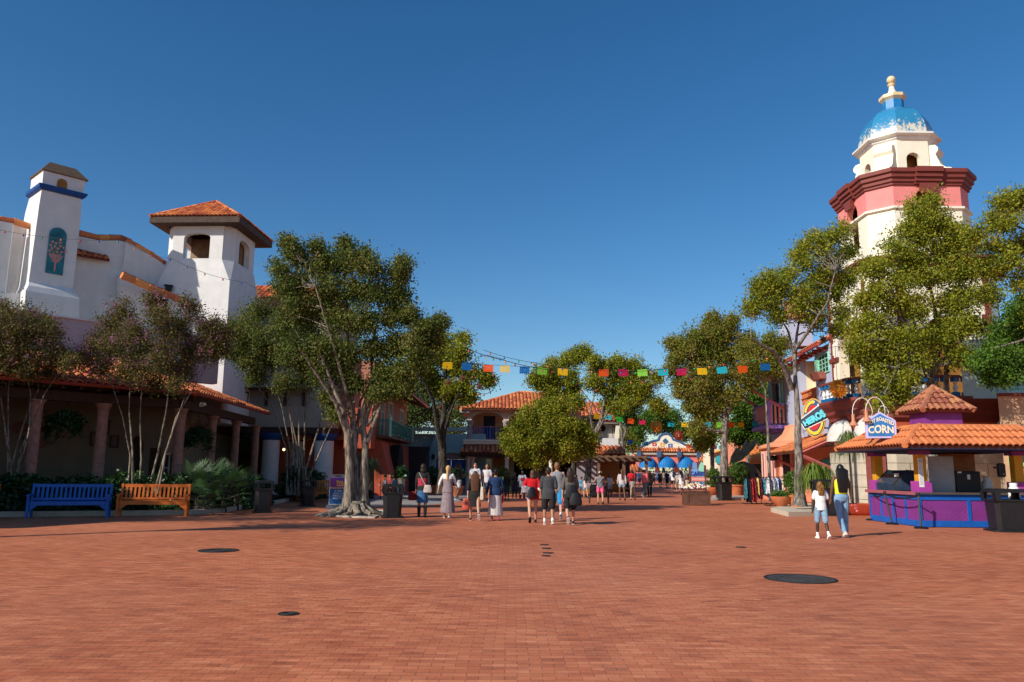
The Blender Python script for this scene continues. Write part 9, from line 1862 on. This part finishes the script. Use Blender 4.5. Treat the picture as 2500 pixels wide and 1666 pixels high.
def rack(label, px0, px1, D_, base_y, cols):
 a, b=XY(px0, D_), XY(px1, D_);t=thing('clothes_rack', label, 'clothes rack', ((a.x+b.x)/2, D_, 0), group='clothes racks outside the shop');zt_=P(px0, 1165, D_).z;m=MB()
 m.tube([Vector((a.x, D_, zt_)), Vector((b.x, D_, zt_))], .02, 6)
 for f in(.3, .5, .7):x=a.x+(b.x-a.x)*f;m.tube([Vector((x, D_, 0.02)), Vector((x, D_, zt_-.1 if f!=.5 else zt_))], .018, 6)
 m.box(((a.x+b.x)/2, D_, .03), (b.x-a.x, .06, .03));
 for x in(a.x, b.x):m.box((x, D_, .03), (.05, .9, .04));m.tube([Vector((x, D_, zt_)), Vector((x, D_, zt_-.28))], .016, 5)
 obj('rail', m, BLACKM, t);n_=len(cols)
 for k, (nm, col)in enumerate(cols):
  x=a.x+(b.x-a.x)*(k+.5)/n_;w_=(b.x-a.x)/n_*.5;h=random.uniform(.75, 1.25);n2=12;rings=[];ww_=[random.uniform(.75, 1.25)for _ in range(5)];ph=random.uniform(0, 6)
  for(z, f), wq in zip(((zt_-.06, .12), (zt_-.16, .8), (zt_-.4, .9), (zt_-.7, 1.0), (zt_-h, 1.1)), ww_):rings.append([Vector((x+math.cos(2*math.pi*j/n2)*w_*f*wq*(1+.35*math.sin(j*3+ph)), D_+math.sin(2*math.pi*j/n2)*.27*f*(1+.2*math.sin(j*3+1+ph)), z+.06*math.sin(j*2+ph)))for j in range(n2)])
  g_=MB().loft(rings);single('hanging_garment', g_, M('rack_'+nm, col, .7, .75 if 'p'==nm[0]else .25, 9), '%s garment, %s from the left on the %s'%(nm[1:].replace('_', ' '), ('first', 'second', 'third', 'fourth', 'fifth', 'sixth', 'seventh', 'eighth')[k], label[:label.index('rack')+4]), 'garment', 'garments on the clothes racks', smooth=True)
rack('left clothes rack by the bay window', 1818, 1876, 41, 1228, [('pturquoise_and_black', (.03, .12, .16)), ('pblack', (.015, .015, .02)), ('pred', (.38, .03, .03)), ('pdark_red', (.18, .01, .02)), ('pyellow_and_white', (.55, .42, .12)), ('pmaroon', (.12, .01, .02)), ('pteal', (.03, .2, .25)), ('pcharcoal', (.04, .04, .05))])
rack('right clothes rack by the porch', 1874, 1912, 39, 1235, [('pwhite', (.6, .6, .62)), ('pblack_print', (.06, .06, .08)), ('pwhite_patterned', (.42, .44, .52)), ('pgrey', (.16, .18, .24)), ('ppale_blue', (.4, .45, .6)), ('pnavy', (.02, .03, .1)), ('pcream', (.6, .52, .4))])
q=XY(1786, 55);sc_=thing('winged_sculpture', 'dark bronze winged creature sculpture behind the planters', 'sculpture', (q.x, q.y, 0));BR=M('dark_bronze', (.035, .04, .038), .55, .35, 5, metal=.3, bump=.3)
m=MB();o=Vector((q.x, q.y, 0));
m.tube([o+Vector((-.1, 0, .2)), o+Vector((-.3, 0, 1.2)), o+Vector((-.4, 0, 2.2)), o+Vector((-.1, 0, 2.9)), o+Vector((.1, -.1, 3.2))], [.3, .45, .4, .22, .12], 9, round_=True);m.tube([o+Vector((.2, 0, 0)), o+Vector((.35, 0, .9)), o+Vector((0, 0, 1.6))], [.15, .2, .3], 8, round_=True);m.tube([o+Vector((-.6, 0, 0)), o+Vector((-.55, 0, .8)), o+Vector((-.3, 0, 1.5))], [.14, .2, .3], 8, round_=True);m.tube([o+Vector((-.3, 0, 2.4)), o+Vector((-.6, -.3, 2.0)), o+Vector((-.75, -.5, 1.6))], [.15, .1, .06], 7, round_=True)
m.ball(o+Vector((.15, -.15, 3.25)), (.16, .28, .15), 10, 7);obj('figure', bake(m, .06, 2), BR, sc_, 2)
m=MB();m.prism([[(0, 0), (.9, .25), (1.9, 1.1), (2.25, 1.9), (1.5, 1.35), (1.35, 1.7), (.85, .95), (.5, 1.1), (.1, .5)]], o+Vector((.0, .1, 2.2)), Vector((1, .25, 0)).normalized(), Vector((0, 0, 1)), Vector((.25, -1, 0)).normalized(), -.05, .05);obj('wing', m, BR, sc_)
m=MB();m.prism([[(0, .2), (.9, .3), (1.7, 0), (1.9, -.8), (1.7, -1.7), (1.0, -2.0), (.3, -1.4)]], o+Vector((.2, .35, 2.1)), Vector((1, .1, 0)).normalized(), Vector((0, 0, 1)), Vector((.1, -1, 0)).normalized(), -.05, .05);obj('wing', m, BLACKM, sc_)
q=XY(1741, 60);
m=MB();q=XY(1600, 100)
t=thing('lamp_post', 'slim dark lamp post right of the pink gate', 'lamp post', tuple(XY(1738, 70)));q=XY(1738, 70);obj('post', MB().tube([Vector((q.x, q.y, 0)), Vector((q.x, q.y, 5.0))], .07, 8), BLACKM, t);obj('lamp_head', MB().lathe((q.x, q.y, 5.0), [(.08, 0), (.2, .1), (.22, .5), (.08, .7)], 10), BLACKM, t)
# manholes and drains
IRON=M('cast_iron', (.035, .032, .030), .65, .3, 14, .3);RUST=M('iron_plate', (.055, .05, .046), .6, .35, 10, .2)
def cover(label, px, py, r, mat=IRON, square=False, pat=True):
 q=G(px, py);t=thing('manhole_cover' if r>.12 else 'drain_cover', label, 'manhole cover' if r>.12 else 'drain cover', (q.x, q.y, 0));n_=4 if square else 40;off=math.pi/4 if square else 0
 pr= lambda a:[(q.x+math.cos(2*math.pi*k/n_+off)*a, q.y+math.sin(2*math.pi*k/n_+off)*a)for k in range(n_)]
 z=Vector((0, 0, 0));X, Y, Z=Vector((1, 0, 0)), Vector((0, 1, 0)), Vector((0, 0, 1))
 obj('rim', MB().prism([pr(r), pr(r*.93)], z, X, Y, Z, 0, .012), M('rim_dark', (.02, .018, .016), .7, .2, 6), t);obj('plate', MB().prism([pr(r*.925)], z, X, Y, Z, 0, .008), mat, t);obj('raised_ring', MB().prism([pr(r*.62), pr(r*.55)], z, X, Y, Z, .008, .014), mat, t)
def rr_px(px, py, w_):a=G(px-w_/2, py);b=G(px+w_/2, py);return(b-a).length/2
cover('largest round manhole cover, at right in front of the girl', 1954, 1414, rr_px(1954, 1414, 166), RUST)
cover('round manhole cover in front of the orange bench', 533, 1345, rr_px(533, 1345, 98));cover('small round cover in the left foreground', 704, 1500, rr_px(704, 1500, 50))
for i, (px, py)in enumerate(((1329, 1331), (1334, 1340), (1338, 1351), (1333, 1358))):cover(('topmost of four small covers at the centre of the plaza', 'second of four small covers at the centre', 'third and widest of four small covers at the centre', 'lowest of four small covers at the centre')[i], px, py, rr_px(px, py, 26 if i==2 else 22), pat=False)
cover('small drain cover left of the woman in jeans', 1809, 1337, rr_px(1809, 1337, 24), pat=False)
